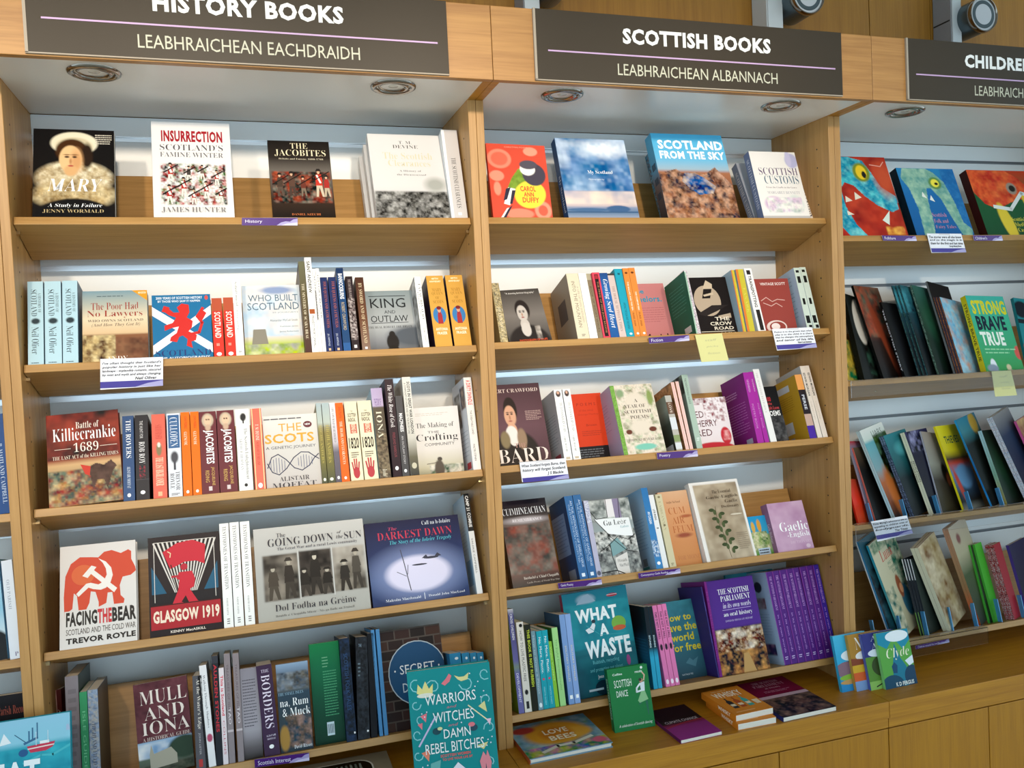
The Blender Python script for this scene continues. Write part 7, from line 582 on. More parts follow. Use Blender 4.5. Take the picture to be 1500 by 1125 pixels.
 ('s4', 'F', [1.7399, 0.0327, 1.0124], 0.4102, 0.0, 0.0, 0.1662, 0.237, 0.026, '#a89680', 'tall white-bordered tan hardback with a leafy stem, GAELIC DICTIONARY', [('g', [(0, '#eae6e2'), (1, '#eae6e2')]), ('n', 0.07, 0.035, 0.955, 1.1, ['#a8967e', '#8a7862', '#b8a890', '#9a8870', '#c4b49c'], 3, 161), ('l', [(0.42, 0.33), (0.4, 0.5), (0.46, 0.7), (0.5, 0.98)], 0.01, '#5a4a34'), ('se2', 0.32999999999999996, 0.37, 0.055, 0.022, '#3f4a2c'), ('se2', 0.522, 0.425, 0.055, 0.022, '#3f4a2c'), ('se2', 0.354, 0.48, 0.055, 0.022, '#3f4a2c'), ('se2', 0.546, 0.535, 0.055, 0.022, '#3f4a2c'), ('se2', 0.37799999999999995, 0.59, 0.055, 0.022, '#3f4a2c'), ('se2', 0.5700000000000001, 0.645, 0.055, 0.022, '#3f4a2c'), ('se2', 0.40199999999999997, 0.7, 0.055, 0.022, '#3f4a2c'), ('se2', 0.594, 0.755, 0.055, 0.022, '#3f4a2c'), ('se2', 0.42599999999999993, 0.81, 0.055, 0.022, '#3f4a2c'), ('se2', 0.618, 0.865, 0.055, 0.022, '#3f4a2c'), ('se2', 0.38, 0.4, 0.03, 0.035, '#4f5a38'), ('se2', 0.472, 0.455, 0.03, 0.035, '#4f5a38'), ('se2', 0.404, 0.51, 0.03, 0.035, '#4f5a38'), ('se2', 0.496, 0.5650000000000001, 0.03, 0.035, '#4f5a38'), ('se2', 0.428, 0.62, 0.03, 0.035, '#4f5a38'), ('se2', 0.52, 0.675, 0.03, 0.035, '#4f5a38'), ('se2', 0.452, 0.73, 0.03, 0.035, '#4f5a38'), ('se2', 0.5439999999999999, 0.785, 0.03, 0.035, '#4f5a38'), ('se2', 0.476, 0.8400000000000001, 0.03, 0.035, '#4f5a38'), ('se2', 0.568, 0.895, 0.03, 0.035, '#4f5a38'), ('t', 'The Essential', 0.42, 0.12, 0.8, 0.165, '#5a4a3a', 's'), ('t', 'Gaelic-English', 0.28, 0.19, 0.92, 0.24, '#4a3c30', 's'), ('t', 'Gaelic', 0.64, 0.25, 0.9, 0.295, '#5a4a3a', 's'), ('t', 'Dictionary', 0.54, 0.32, 0.9, 0.365, '#5a4a3a', 's'), ('b', 0.7, 0.68, 0.93, 0.9, 9, '#8a7a68', 0.25), ('se2', 0.8, 0.45, 0.12, 0.01, '#d8ccb8')], [('r', 0, 0, 1, 1, '#e8e6e4')], None, '#e0deda', 0, 0),
 ('s4', 'F', [1.9087, 0.0533, 1.0048], 0.384, 0.0, 0.0, 0.0709, 0.1188, 0.012, '#2a90c0', 'small low blue and green comic-style children paperback, fourth Scottish shelf', [('g', [(0, '#1f94cc'), (0.45, '#3a9cbc'), (0.5, '#7a9a5a'), (0.8, '#9aa47a'), (1, '#4a9a3a')]), ('n', 0.1, 0.4, 0.9, 0.85, ['#8aa45a', '#c8c8a0', '#5a7a44', '#d8d0a8'], 6, 163), ('se', 0.3, 0.28, 0.09, 0.14, '#d8a84a', 0.15), ('se', 0.6, 0.25, 0.1, 0.16, '#d89a3a', 0.15), ('r', 0.3, 0.82, 0.86, 1, '#b8cce0'), ('b', 0.34, 0.84, 0.8, 0.97, 2, '#2a2a2c', 0.45)], None, None, None, 0, 0),
 ('s4', 'F', [1.9802, 0.0327, 1.0124], 0.3752, 0.0, 0.0, 0.1262, 0.148, 0.034, '#c29ab4', 'lilac pink pocket paperback, GAELIC-ENGLISH', [('n', 0, 0, 1, 1, ['#c49cb8', '#b88cac', '#caa4be'], 2.5, 165), ('t', 'Gaelic', 0.2, 0.41, 0.98, 0.6, '#ffffff', 's'), ('t', '-English', 0.36, 0.62, 0.97, 0.76, '#ffffff', 's'), ('t', 'DICTIONARY', 0.4, 0.8, 0.98, 0.86, '#d8b8cc', 's'), ('e', 0.86, 0.93, 0.06, 0.04, '#d8bccc')], [('r', 0, 0, 1, 1, '#9c6c8c'), ('v', 'Gaelic Dictionary', 0.25, 0.4, 0.75, 0.8, '#e8d8e4', 's')], None, '#9c6c8c', 0, 0),
 ('c4', 'F', [2.3976, 0.0465, 0.68], 0.2443, -0.264, 0.3491, 0.13, 0.3299, 0.01, '#16404c', 'dark picture book with white and blue edges beside the divider, lowest right shelf', [('g', [(0, '#2a5a6a'), (0.5, '#0f2a34'), (1, '#0a1418')]), ('n', 0, 0.3, 1, 1, ['#0f1a20', '#1a4a54', '#0a0c10'], 4, 171)], [('r', 0, 0, 0.4, 1, '#dfe6ee'), ('r', 0.4, 0, 1, 1, '#3a8ac0')], None, None, 0, 0),
 ('c4', 'F', [2.4406, 0.0465, 0.68], 0.2443, -0.3159, 0.3491, 0.1619, 0.3174, 0.008, '#b3ab8c', 'picture book with a red title LUNA and a girl among leaves', [('g', [(0, '#c9c2a6'), (0.5, '#bcb594'), (1, '#a89c7c')]), ('n', 0, 0, 1, 0.12, ['#8a9c7a', '#c2bb9e', '#5a7a5c'], 9, 173), ('n', 0.6, 0, 1, 0.6, ['#3a6a54', '#8fa487', '#2a5444', '#c2bb9e'], 7, 174), ('n', 0, 0.5, 0.3, 1, ['#4a6a5a', '#b8b08e', '#c2bb9e'], 7, 175), ('se', 0.62, 0.72, 0.17, 0.17, '#2a5a6c', 0.08), ('se', 0.52, 0.55, 0.09, 0.12, '#8a4a2c', 0.1), ('se', 0.56, 0.58, 0.06, 0.05, '#c88a60', 0.1), ('t', 'Luna', 0.25, 0.12, 0.7, 0.24, '#b8443a', 's'), ('t', 'AND THE', 0.4, 0.27, 0.65, 0.3, '#4a7a6a', 'n'), ('t', 'Treasure of', 0.38, 0.31, 0.72, 0.35, '#5a7a6a', 's'), ('t', 'Tlaloc', 0.45, 0.36, 0.72, 0.4, '#5a7a6a', 's')], [('g', [(0, '#2aa0c0'), (1, '#6ab0a0')])], None, None, 0, 0),
 ('c4', 'F', [2.5095, 0.0465, 0.68], 0.2443, -0.0878, 0.3491, 0.13, 0.2447, 0.0032, '#20242a', 'leftmost of four slim books with white heads and green feet, lowest right shelf', [], [('r', 0, 0, 1, 0.28, '#e8eaec'), ('r', 0, 0.28, 1, 0.7, '#30343a'), ('r', 0, 0.7, 1, 1, '#7aa85a')], None, None, 0, 0),
 ('c4', 'F', [2.5203, 0.0465, 0.68], 0.2443, -0.0893, 0.3491, 0.13, 0.2435, 0.0032, '#20242a', 'second of four slim books with white heads and green feet, lowest right shelf', [], [('r', 0, 0, 1, 0.28, '#e8eaec'), ('r', 0, 0.28, 1, 0.7, '#30343a'), ('r', 0, 0.7, 1, 1, '#7aa85a')], None, None, 0, 0),
 ('c4', 'F', [2.5311, 0.0465, 0.68], 0.2443, -0.0909, 0.3491, 0.13, 0.2423, 0.0032, '#20242a', 'third of four slim books with white heads and green feet, lowest right shelf', [], [('r', 0, 0, 1, 0.28, '#e8eaec'), ('r', 0, 0.28, 1, 0.7, '#30343a'), ('r', 0, 0.7, 1, 1, '#7aa85a')], None, None, 0, 0),
 ('c4', 'F', [2.542, 0.0465, 0.68], 0.2443, -0.0925, 0.3491, 0.13, 0.241, 0.0032, '#20242a', 'rightmost of four slim books with white heads and green feet, lowest right shelf', [('g', [(0, '#3a4440'), (1, '#18201a')])], [('r', 0, 0, 1, 0.28, '#e8eaec'), ('r', 0, 0.28, 1, 0.7, '#30343a'), ('r', 0, 0.7, 1, 1, '#7aa85a')], None, None, 0, 0),
 ('c4', 'F', [2.6099, 0.0465, 0.68], 0.2443, -0.3361, 0.3491, 0.13, 0.2904, 0.012, '#b8a684', 'left one of a pair, open-faced cream and brown picture book leaning hard, lowest right shelf', [('g', [(0, '#b8a89a'), (0.4, '#b8a684'), (1, '#9a8454')]), ('n', 0, 0, 1, 1, ['#b8a684', '#a08a60', '#c4b494', '#7a5a34'], 3, 177)], [('r', 0, 0, 1, 1, '#e0dcc0')], None, None, 0, 0),
 ('c4', 'F', [2.6143, 0.0348, 0.6829], 0.2443, -0.3361, 0.3491, 0.13, 0.2904, 0.012, '#b8a684', 'right one of a pair, open-faced cream and brown picture book leaning hard, lowest right shelf', [('g', [(0, '#b8a89a'), (0.4, '#b8a684'), (1, '#9a8454')]), ('n', 0, 0, 1, 1, ['#b8a684', '#a08a60', '#c4b494', '#7a5a34'], 3, 177)], [('r', 0, 0, 1, 1, '#e0dcc0')], None, None, 0, 0),
 ('c4', 'F', [2.7385, 0.0465, 0.68], 0.2443, -0.2501, 0.3491, 0.13, 0.3316, 0.009, '#b87850', 'left one of a pair, tall copper-spined book with an olive and cream cover', [('g', [(0, '#b8a894'), (0.3, '#a8a080'), (0.5, '#3a4a20'), (1, '#1a1c10')]), ('se', 0.35, 0.15, 0.1, 0.05, '#7a4a44', 0.3)], [('g', [(0, '#b88a70'), (0.6, '#9a7a54'), (0.85, '#c8582a'), (1, '#c8582a')])], None, None, 0, 0),
 ('c4', 'F', [2.7419, 0.0376, 0.6822], 0.2443, -0.2501, 0.3491, 0.13, 0.3316, 0.009, '#b87850', 'right one of a pair, tall copper-spined book with an olive and cream cover', [('g', [(0, '#b8a894'), (0.3, '#a8a080'), (0.5, '#3a4a20'), (1, '#1a1c10')]), ('se', 0.35, 0.15, 0.1, 0.05, '#7a4a44', 0.3)], [('g', [(0, '#b88a70'), (0.6, '#9a7a54'), (0.85, '#c8582a'), (1, '#c8582a')])], None, None, 0, 0),
 ('c4', 'F', [2.7899, 0.0465, 0.68], 0.2443, -0.0746, 0.3491, 0.06, 0.257, 0.008, '#4aa83a', 'slim bright green book, left of two green ones on the lowest right shelf', [('g', [(0, '#2a3a1a'), (1, '#101408')])], [('r', 0, 0, 1, 1, '#4aa83a')], None, None, 0, 0),
 ('c4', 'F', [2.81, 0.0465, 0.68], 0.2443, -0.0968, 0.3491, 0.05, 0.2581, 0.02, '#46a02f', 'broad bright green book, right of two green ones on the lowest right shelf', [('g', [(0, '#4cae34'), (1, '#3f9a2c')])], [('r', 0, 0, 1, 1, '#4aa83a')], None, None, 0, 0),
 ('c4', 'F', [2.8736, 0.0465, 0.68], 0.2443, -0.1303, 0.3491, 0.05, 0.2503, 0.014, '#a8242e', 'left one of a pair, dark red book with white flecks on the lowest right shelf', [('r', 0, 0, 1, 1, '#9a222c')], [('n', 0, 0, 1, 1, ['#a8242e', '#2a1a24', '#e0c8cc', '#a8242e'], 8, 179)], None, None, 0, 0),
 ('c4', 'F', [2.8787, 0.033, 0.6834], 0.2443, -0.1303, 0.3491, 0.05, 0.2503, 0.014, '#a8242e', 'right one of a pair, dark red book with white flecks on the lowest right shelf', [('r', 0, 0, 1, 1, '#9a222c')], [('n', 0, 0, 1, 1, ['#a8242e', '#2a1a24', '#e0c8cc', '#a8242e'], 8, 179)], None, None, 0, 0),
 ('c4', 'F', [2.9559, 0.0465, 0.68], 0.2443, -0.1285, 0.3491, 0.13, 0.2407, 0.01, '#3a2a6a', 'purple spined dark picture book at the right frame edge, lowest right shelf', [('g', [(0, '#2a2a4a'), (1, '#101018')])], [('r', 0, 0, 1, 1, '#4a3a84')], None, None, 0, 0),
 ('h5', 'S', [0.0294, 0.0737, 0.6682], 0.2443, -0.0413, 0.0, 0.0116, 0.2286, 0.12, '#5a1a14', 'slim maroon spine at the left end, bottom history shelf', [('v', 'A MEMOIR', 0.3, 0.2, 0.7, 0.6, '#f0e0d0', 's'), ('r', 0, 0, 0.1, 1, '#e0b0a0')], None, None, None, 0, 0),
 ('h5', 'S', [0.0524, 0.0368, 0.6774], 0.1396, 0.0, 0.0, 0.028, 0.2607, 0.16, '#8a8288', 'thick grey hardback, tall, near the left end of the bottom history shelf', [('b', 0.2, 0.1, 0.8, 0.8, 9, '#7a7278', 0.5)], None, [('r', 0, 0, 1, 1, '#4c5450')], None, 0, 0),
 ('h5', 'S', [0.0829, 0.031, 0.6788], 0.1396, 0.0, 0.0, 0.0159, 0.2215, 0.13, '#3f9a68', 'green spine at the left of the bottom history shelf', [('v', 'ISLE GUIDE', 0.3, 0.2, 0.7, 0.8, '#7ac89a', 'n')], None, None, None, 0, 0),
 ('h5', 'S', [0.1002, 0.031, 0.6788], 0.1396, 0.0, 0.0, 0.0217, 0.2233, 0.15, '#8094b4', 'blue grey cloudy spine beside the green one, bottom history shelf', [('n', 0, 0, 1, 1, ['#8aa0c0', '#a0a8b4', '#6a7a94', '#b8b4ac'], 5, 181), ('v', 'HIGHLAND FIELD NAMES', 0.3, 0.35, 0.7, 0.95, '#4a4a5a', 's')], None, [('g', [(0, '#6a5a50'), (0.5, '#5a4c38'), (1, '#3a2c1c')])], None, 0, 0),
 ('h5', 'F', [0.2029, 0.0543, 0.673], 0.2443, -0.0475, 0.0, 0.1226, 0.2136, 0.02, '#5c2c34', 'maroon paperback reading MULL AND IONA over a chapel photograph', [('n', 0, 0, 1, 0.64, ['#5c2c34', '#6a3840', '#50242c'], 5, 183), ('g2', 0.64, [(0, '#8fb0d0'), (0.3, '#c8d0d8'), (0.5, '#5a6a5a'), (1, '#3a3a34')]), ('n', 0.0, 0.66, 1, 0.82, ['#7f9fc4', '#e0e4e8', '#a8c0d8'], 3, 184), ('se', 0.85, 0.76, 0.3, 0.12, '#2c4030', 0.1), ('p', [(0.2, 0.78), (0.24, 0.68), (0.28, 0.78), (0.6, 0.74), (0.7, 0.82), (0.7, 0.92), (0.2, 0.94)], '#a8a494'), ('n', 0, 0.9, 1, 1, ['#3a4030', '#5a5a4a', '#2a2c24'], 7, 186), ('t', 'MULL', 0.1, 0.09, 0.97, 0.24, '#f0e4dc', 's'), ('t', 'AND', 0.16, 0.27, 0.9, 0.41, '#f0e4dc', 's'), ('t', 'IONA', 0.1, 0.43, 0.98, 0.57, '#f0e4dc', 's'), ('t', 'A HISTORICAL GUIDE', 0.1, 0.595, 0.98, 0.635, '#d8c8c0', 's')], None, None, None, 0, 0),
 ('h5', 'S', [0.3305, 0.031, 0.6788], 0.2443, 0.0, 0.0, 0.0217, 0.2164, 0.13, '#55545a', "grey spine lettered AT THE WATER'S EDGE, bottom history shelf", [('v', "At the Water's Edge", 0.3, 0.04, 0.75, 0.58, '#f0e8dc', 's'), ('v', 'JOHN LISTER', 0.35, 0.62, 0.6, 0.85, '#b8b4b8', 'n'), ('r', 0.3, 0.9, 0.7, 0.98, '#b83a3a')], None, None, None, 0, 0),
 ('h5', 'S', [0.353, 0.031, 0.6788], 0.2443, -0.0476, 0.0, 0.0055, 0.2151, 0.13, '#1c1a1c', 'very slim black spine between grey and white ones, bottom history shelf', [], None, None, None, 0, 0),
 ('h5', 'S', [0.3593, 0.031, 0.6788], 0.2443, -0.0518, 0.0, 0.0164, 0.2388, 0.13, '#ecebed', 'white spine lettered WALKING THROUGH SHADOWS, bottom history shelf', [('v', 'Walking Through Shadows', 0.3, 0.1, 0.68, 0.62, '#4a4a54', 's'), ('se', 0.5, 0.72, 0.4, 0.04, '#b84a6a', 0.1)], None, None, None, 0, 0),
 ('h5', 'S', [0.3765, 0.031, 0.6788], 0.2443, 0.0, 0.0, 0.0149, 0.2572, 0.13, '#22262c', 'navy black spine with red capitals, bottom history shelf', [('r', 0, 0, 1, 0.07, '#3a3c44'), ('v', 'AULDEN STONES', 0.25, 0.08, 0.75, 0.7, '#c8303c', 'b')], None, None, None, 0, 0),
 ('h5', 'S', [0.3922, 0.031, 0.6788], 0.2443, 0.0, 0.0, 0.0118, 0.2263, 0.13, '#e8dce0', 'slim white and red spine, bottom history shelf', [('v', 'This is Scotland', 0.25, 0.08, 0.8, 0.5, '#d8304a', 'b'), ('v', 'COLLINS', 0.3, 0.55, 0.7, 0.9, '#c86a7a', 'n')], None, None, None, 0, 0),
 ('h5', 'S', [0.4057, 0.031, 0.6788], 0.2443, 0.0, 0.0, 0.0143, 0.2584, 0.13, '#8f8488', 'left of two taller grey mauve spines, bottom history shelf', [('v', 'TREASURES OF ISLES', 0.3, 0.1, 0.65, 0.55, '#6a5a60', 'n'), ('r', 0, 0.7, 1, 0.72, '#c8bcc0'), ('v', 'TAO', 0.3, 0.5, 0.7, 0.65, '#e8e0e4', 'n')], None, None, None, 0, 0),
 ('h5', 'S', [0.4263, 0.031, 0.6788], 0.2443, 0.0, 0.0, 0.0144, 0.2562, 0.13, '#8f8488', 'right of two taller grey mauve spines, bottom history shelf', [('v', 'TREASURES OF ISLES', 0.3, 0.1, 0.65, 0.55, '#6a5a60', 'n'), ('r', 0, 0.7, 1, 0.72, '#c8bcc0'), ('v', 'TAO', 0.3, 0.5, 0.7, 0.65, '#e8e0e4', 'n')], None, None, None, 0, 0),
 ('h5', 'F', [0.4413, 0.0368, 0.6774], 0.2443, 0.0, 0.0, 0.0443, 0.2154, 0.02, '#8f8a94', 'grey paperback back cover with blurb lines, left of THE BORDERS', [('g', [(0, '#8f8a94'), (0.7, '#a5a0a8'), (0.85, '#6a6468'), (1, '#2a2622')]), ('b', 0.1, 0.12, 0.8, 0.66, 16, '#55505a', 0.3)], None, None, None, 0, 0),
 ('h5', 'S', [0.4889, 0.031, 0.6788], 0.2443, -0.0391, 0.0, 0.0374, 0.2173, 0.13, '#3e2844', 'thick purple spine lettered THE BORDERS', [('t', 'THE', 0.28, 0.05, 0.78, 0.085, '#d8cce0', 's'), ('v', 'BORDERS', 0.25, 0.11, 0.8, 0.7, '#e8dcec', 's'), ('t', 'ALISTAIR', 0.22, 0.77, 0.84, 0.79, '#e8dcec', 's'), ('t', 'MOFFAT', 0.26, 0.805, 0.8, 0.825, '#e8dcec', 's'), ('e', 0.5, 0.9, 0.15, 0.022, '#ffffff')], None, None, None, 0, 0),
 ('h5', 'F', [0.5281, 0.0368, 0.6774], 0.2443, 0.0, 0.0, 0.0789, 0.2125, 0.018, '#33485a', 'paperback of sea, hills and rock, RUM AND MUCK', [('g', [(0, '#8fa8c4'), (0.14, '#5a6a7c'), (0.28, '#6a6c68'), (0.34, '#2f4454'), (0.6, '#34424a'), (1, '#2a3844')]), ('n', 0, 0.1, 1, 0.3, ['#5a6470', '#8a94a0', '#6a6458', '#3a4450'], 5, 191), ('n', 0.2, 0.58, 1, 0.95, ['#54443a', '#9a7a70', '#2f4454', '#6a5a50'], 6, 192), ('se', 0.15, 0.84, 0.15, 0.14, '#a8803c', 0.15), ('t', 'THE SMALL ISLES', 0.02, 0.325, 0.8, 0.36, '#8fb0c4', 's'), ('t', 'na, Rum', 0.06, 0.4, 0.94, 0.5, '#ffffff', 's'), ('t', '& Muck', 0.12, 0.51, 0.98, 0.6, '#ffffff', 's'), ('t', 'David Rixson', 0.42, 0.93, 0.97, 0.97, '#e8ecf0', 's')], None, None, None, 0, 0),
 ('h5', 'F', [0.6138, 0.0543, 0.673], 0.2443, 0.0, 0.0, 0.0754, 0.2494, 0.018, '#0c5a3a', 'tall dark green back cover with pale blurb and a barcode', [('g', [(0, '#0f7a44'), (0.25, '#0e6a44'), (0.6, '#0a4c34'), (1, '#073424')]), ('b', 0.4, 0.14, 0.6, 0.26, 4, '#7ab890', 0.3), ('b', 0.4, 0.28, 0.85, 0.74, 17, '#4a9c70', 0.35), ('r', 0.42, 0.79, 0.66, 0.92, '#c8dce4'), ('r', 0.44, 0.81, 0.455, 0.9, '#4a5a64'), ('r', 0.47, 0.81, 0.485, 0.9, '#4a5a64'), ('r', 0.5, 0.81, 0.515, 0.9, '#4a5a64'), ('r', 0.53, 0.81, 0.545, 0.9, '#4a5a64'), ('r', 0.56, 0.81, 0.575, 0.9, '#4a5a64'), ('r', 0.59, 0.81, 0.605, 0.9, '#4a5a64'), ('r', 0.62, 0.81, 0.635, 0.9, '#4a5a64')], None, None, None, 0, 0),
 ('h5', 'S', [0.6898, 0.031, 0.6788], 0.2443, 0.0, 0.0, 0.025, 0.2542, 0.15, '#14243c', 'navy star-flecked spine right of the tall green book, bottom history shelf', [('n', 0, 0, 1, 1, ['#14243c', '#0c141e', '#1f3454', '#101820'], 3, 193), ('v', 'SCOTTISH FOLK TALES', 0.3, 0.15, 0.7, 0.7, '#2a4a74', 'n'), ('e', 0.85, 0.92, 0.08, 0.01, '#ffffff')], None, None, None, 0, 0),
 ('h5', 'S', [0.7174, 0.031, 0.6788], 0.2443, 0.0563, 0.0, 0.0303, 0.2532, 0.15, '#17191e', 'black spine with pale marks right of the navy one, bottom history shelf', [('n', 0, 0, 1, 1, ['#1c1e24', '#0e0f12', '#2a3038'], 4, 194), ('t', 'THE', 0.25, 0.07, 0.5, 0.1, '#8aa0b0', 'n'), ('b', 0.15, 0.25, 0.35, 0.4, 4, '#6a7a84', 0.4), ('e', 0.85, 0.92, 0.08, 0.01, '#ffffff')], None, None, None, 0, 0),
 ('h5', 'S', [0.7512, 0.031, 0.6788], 0.2443, 0.0462, 0.0, 0.0157, 0.2581, 0.15, '#0c0e14', 'black narrow spine left of the two steel blue rods of books', [], None, None, None, 0, 0),
 ('h5', 'S', [0.773, 0.031, 0.6788], 0.2443, 0.0, 0.0, 0.0086, 0.2652, 0.14, '#4a86b8', 'left of two very slim glossy steel blue spines, bottom history shelf', [], None, None, None, 0, 0),
 ('h5', 'S', [0.7853, 0.031, 0.6788], 0.2443, 0.0, 0.0, 0.0097, 0.2651, 0.14, '#4a86b8', 'right of two very slim glossy steel blue spines, bottom history shelf', [], None, None, None, 0, 0),
 ('h5', 'F', [0.7982, 0.0543, 0.673], 0.3491, 0.0, 0.0, 0.1677, 0.256, 0.02, '#2c2220', 'large dark book with a brick wall and a round blue plaque, SECRET', [('r', 0, 0, 1, 1, '#554b44'), ('r', 0.01, 0.015, 0.24, 0.1, '#2a1a18'), ('r', 0.26, 0.015, 0.49, 0.1, '#38221e'), ('r', 0.51, 0.015, 0.74, 0.1, '#201614'), ('r', 0.76, 0.015, 0.99, 0.1, '#40281f'), ('r', 0, 0.115, 0.12, 0.2, '#40281f'), ('r', 0.14, 0.115, 0.37, 0.2, '#2a1a18'), ('r', 0.39, 0.115, 0.62, 0.2, '#38221e'), ('r', 0.64, 0.115, 0.87, 0.2, '#201614'), ('r', 0.89, 0.115, 1, 0.2, '#40281f'), ('r', 0.01, 0.21500000000000002, 0.24, 0.30000000000000004, '#201614'), ('r', 0.26, 0.21500000000000002, 0.49, 0.30000000000000004, '#40281f'), ('r', 0.51, 0.21500000000000002, 0.74, 0.30000000000000004, '#2a1a18'), ('r', 0.76, 0.21500000000000002, 0.99, 0.30000000000000004, '#38221e'), ('r', 0, 0.31500000000000006, 0.12, 0.4, '#38221e'), ('r', 0.14, 0.31500000000000006, 0.37, 0.4, '#201614'), ('r', 0.39, 0.31500000000000006, 0.62, 0.4, '#40281f'), ('r', 0.64, 0.31500000000000006, 0.87, 0.4, '#2a1a18'), ('r', 0.89, 0.31500000000000006, 1, 0.4, '#38221e'), ('r', 0.01, 0.41500000000000004, 0.24, 0.5, '#2a1a18'), ('r', 0.26, 0.41500000000000004, 0.49, 0.5, '#38221e'), ('r', 0.51, 0.41500000000000004, 0.74, 0.5, '#201614'), ('r', 0.76, 0.41500000000000004, 0.99, 0.5, '#40281f'), ('r', 0, 0.515, 0.12, 0.6, '#40281f'), ('r', 0.14, 0.515, 0.37, 0.6, '#2a1a18'), ('r', 0.39, 0.515, 0.62, 0.6, '#38221e'), ('r', 0.64, 0.515, 0.87, 0.6, '#201614'), ('r', 0.89, 0.515, 1, 0.6, '#40281f'), ('r', 0.01, 0.6150000000000001, 0.24, 0.7000000000000001, '#201614'), ('r', 0.26, 0.6150000000000001, 0.49, 0.7000000000000001, '#40281f'), ('r', 0.51, 0.6150000000000001, 0.74, 0.7000000000000001, '#2a1a18'), ('r', 0.76, 0.6150000000000001, 0.99, 0.7000000000000001, '#38221e'), ('r', 0, 0.7150000000000001, 0.12, 0.8, '#38221e'), ('r', 0.14, 0.7150000000000001, 0.37, 0.8, '#201614'), ('r', 0.39, 0.7150000000000001, 0.62, 0.8, '#40281f'), ('r', 0.64, 0.7150000000000001, 0.87, 0.8, '#2a1a18'), ('r', 0.89, 0.7150000000000001, 1, 0.8, '#38221e'), ('r', 0.01, 0.8150000000000001, 0.24, 0.9, '#2a1a18'), ('r', 0.26, 0.8150000000000001, 0.49, 0.9, '#38221e'), ('r', 0.51, 0.8150000000000001, 0.74, 0.9, '#201614'), ('r', 0.76, 0.8150000000000001, 0.99, 0.9, '#40281f'), ('r', 0, 0.915, 0.12, 1.0, '#40281f'), ('r', 0.14, 0.915, 0.37, 1.0, '#2a1a18'), ('r', 0.39, 0.915, 0.62, 1.0, '#38221e'), ('r', 0.64, 0.915, 0.87, 1.0, '#201614'), ('r', 0.89, 0.915, 1, 1.0, '#40281f'), ('e', 0.56, 0.46, 0.47, 0.32, '#b8c4cc'), ('e', 0.56, 0.46, 0.455, 0.31, '#1c4c74'), ('t', 'SECRET', 0.28, 0.37, 0.84, 0.46, '#e8ecf0', 'n'), ('t', 'DUNDEE', 0.3, 0.55, 0.84, 0.64, '#c8d4dc', 'n'), ('e', 0.2, 0.42, 0.012, 0.01, '#e8ecf0'), ('e', 0.91, 0.42, 0.012, 0.01, '#e8ecf0')], None, None, None, 0, 0),
 ('h5', 'S', [0.9757, 0.031, 0.6788], 0.2705, 0.0, 0.0, 0.0307, 0.1746, 0.12, '#2c86b4', 'leftmost and widest of four blue spines peeking over the teal WARRIORS book', [('e', 0.6, 0.08, 0.16, 0.02, '#e8f4fa'), ('v', 'CALEDONIA', 0.3, 0.16, 0.7, 0.7, '#dff0fa', 'n')], None, None, '#2a7aa8', 0, 0),
 ('h5', 'S', [1.009, 0.031, 0.6788], 0.2705, 0.0, 0.0, 0.0206, 0.1712, 0.12, '#2c86b4', 'second of four blue spines peeking over the teal WARRIORS book', [('e', 0.6, 0.08, 0.16, 0.02, '#e8f4fa'), ('v', 'CALEDONIA', 0.3, 0.16, 0.7, 0.7, '#dff0fa', 'n')], None, None, '#2a7aa8', 0, 0),
 ('h5', 'S', [1.0315, 0.031, 0.6788], 0.2705, 0.0, 0.0, 0.0181, 0.1684, 0.12, '#2c86b4', 'third of four blue spines peeking over the teal WARRIORS book', [('e', 0.6, 0.08, 0.16, 0.02, '#e8f4fa'), ('v', 'CALEDONIA', 0.3, 0.16, 0.7, 0.7, '#dff0fa', 'n')], None, None, '#2a7aa8', 0, 0),
 ('h5', 'S', [1.0511, 0.031, 0.6788], 0.2705, 0.0, 0.0, 0.0178, 0.1661, 0.12, '#2c86b4', 'rightmost of four blue spines peeking over the teal WARRIORS book', [('e', 0.6, 0.08, 0.16, 0.02, '#e8f4fa'), ('v', 'CALEDONIA', 0.3, 0.16, 0.7, 0.7, '#dff0fa', 'n')], None, None, '#2a7aa8', 0, 0),
 ('s5', 'S', [1.1491, 0.031, 0.6714], 0.2356, 0.0, 0.0, 0.0156, 0.2755, 0.13, '#6a68a4', 'violet and green spine with a lime back cover, beside the divider', [('g', [(0, '#c8c8d0'), (0.06, '#4a4a84'), (0.5, '#6a68a4'), (0.52, '#8ab04a'), (0.6, '#6a68a4'), (1, '#6a68a4')]), ('v', 'CROSS CHILDREN', 0.3, 0.05, 0.75, 0.3, '#e8e8f4', 'b'), ('v', 'DEVELOPMENT', 0.3, 0.62, 0.7, 0.9, '#f0f0fa', 'n')], [('g', [(0, '#c8d0c0'), (0.3, '#8ab43a'), (1, '#7c9c2a')]), ('r', 0.1, 0.82, 0.6, 0.92, '#c8d0c8')], None, '#7c9c2a', 0, 0),
 ('s5', 'S', [1.1666, 0.031, 0.6714], 0.192, 0.0, 0.0, 0.0195, 0.2384, 0.13, '#e3ddd2', 'cream spine, HOW TO LIVE PLASTIC FREE', [('v', 'HOW TO LIVE PLASTIC FREE', 0.3, 0.1, 0.68, 0.66, '#4a4440', 'n'), ('e', 0.6, 0.04, 0.25, 0.02, '#1a1a1a'), ('se', 0.5, 0.78, 0.25, 0.03, '#1a1a1a', 0.1), ('r', 0.3, 0.88, 0.7, 0.96, '#2a2a2a')], None, None, None, 0, 0),
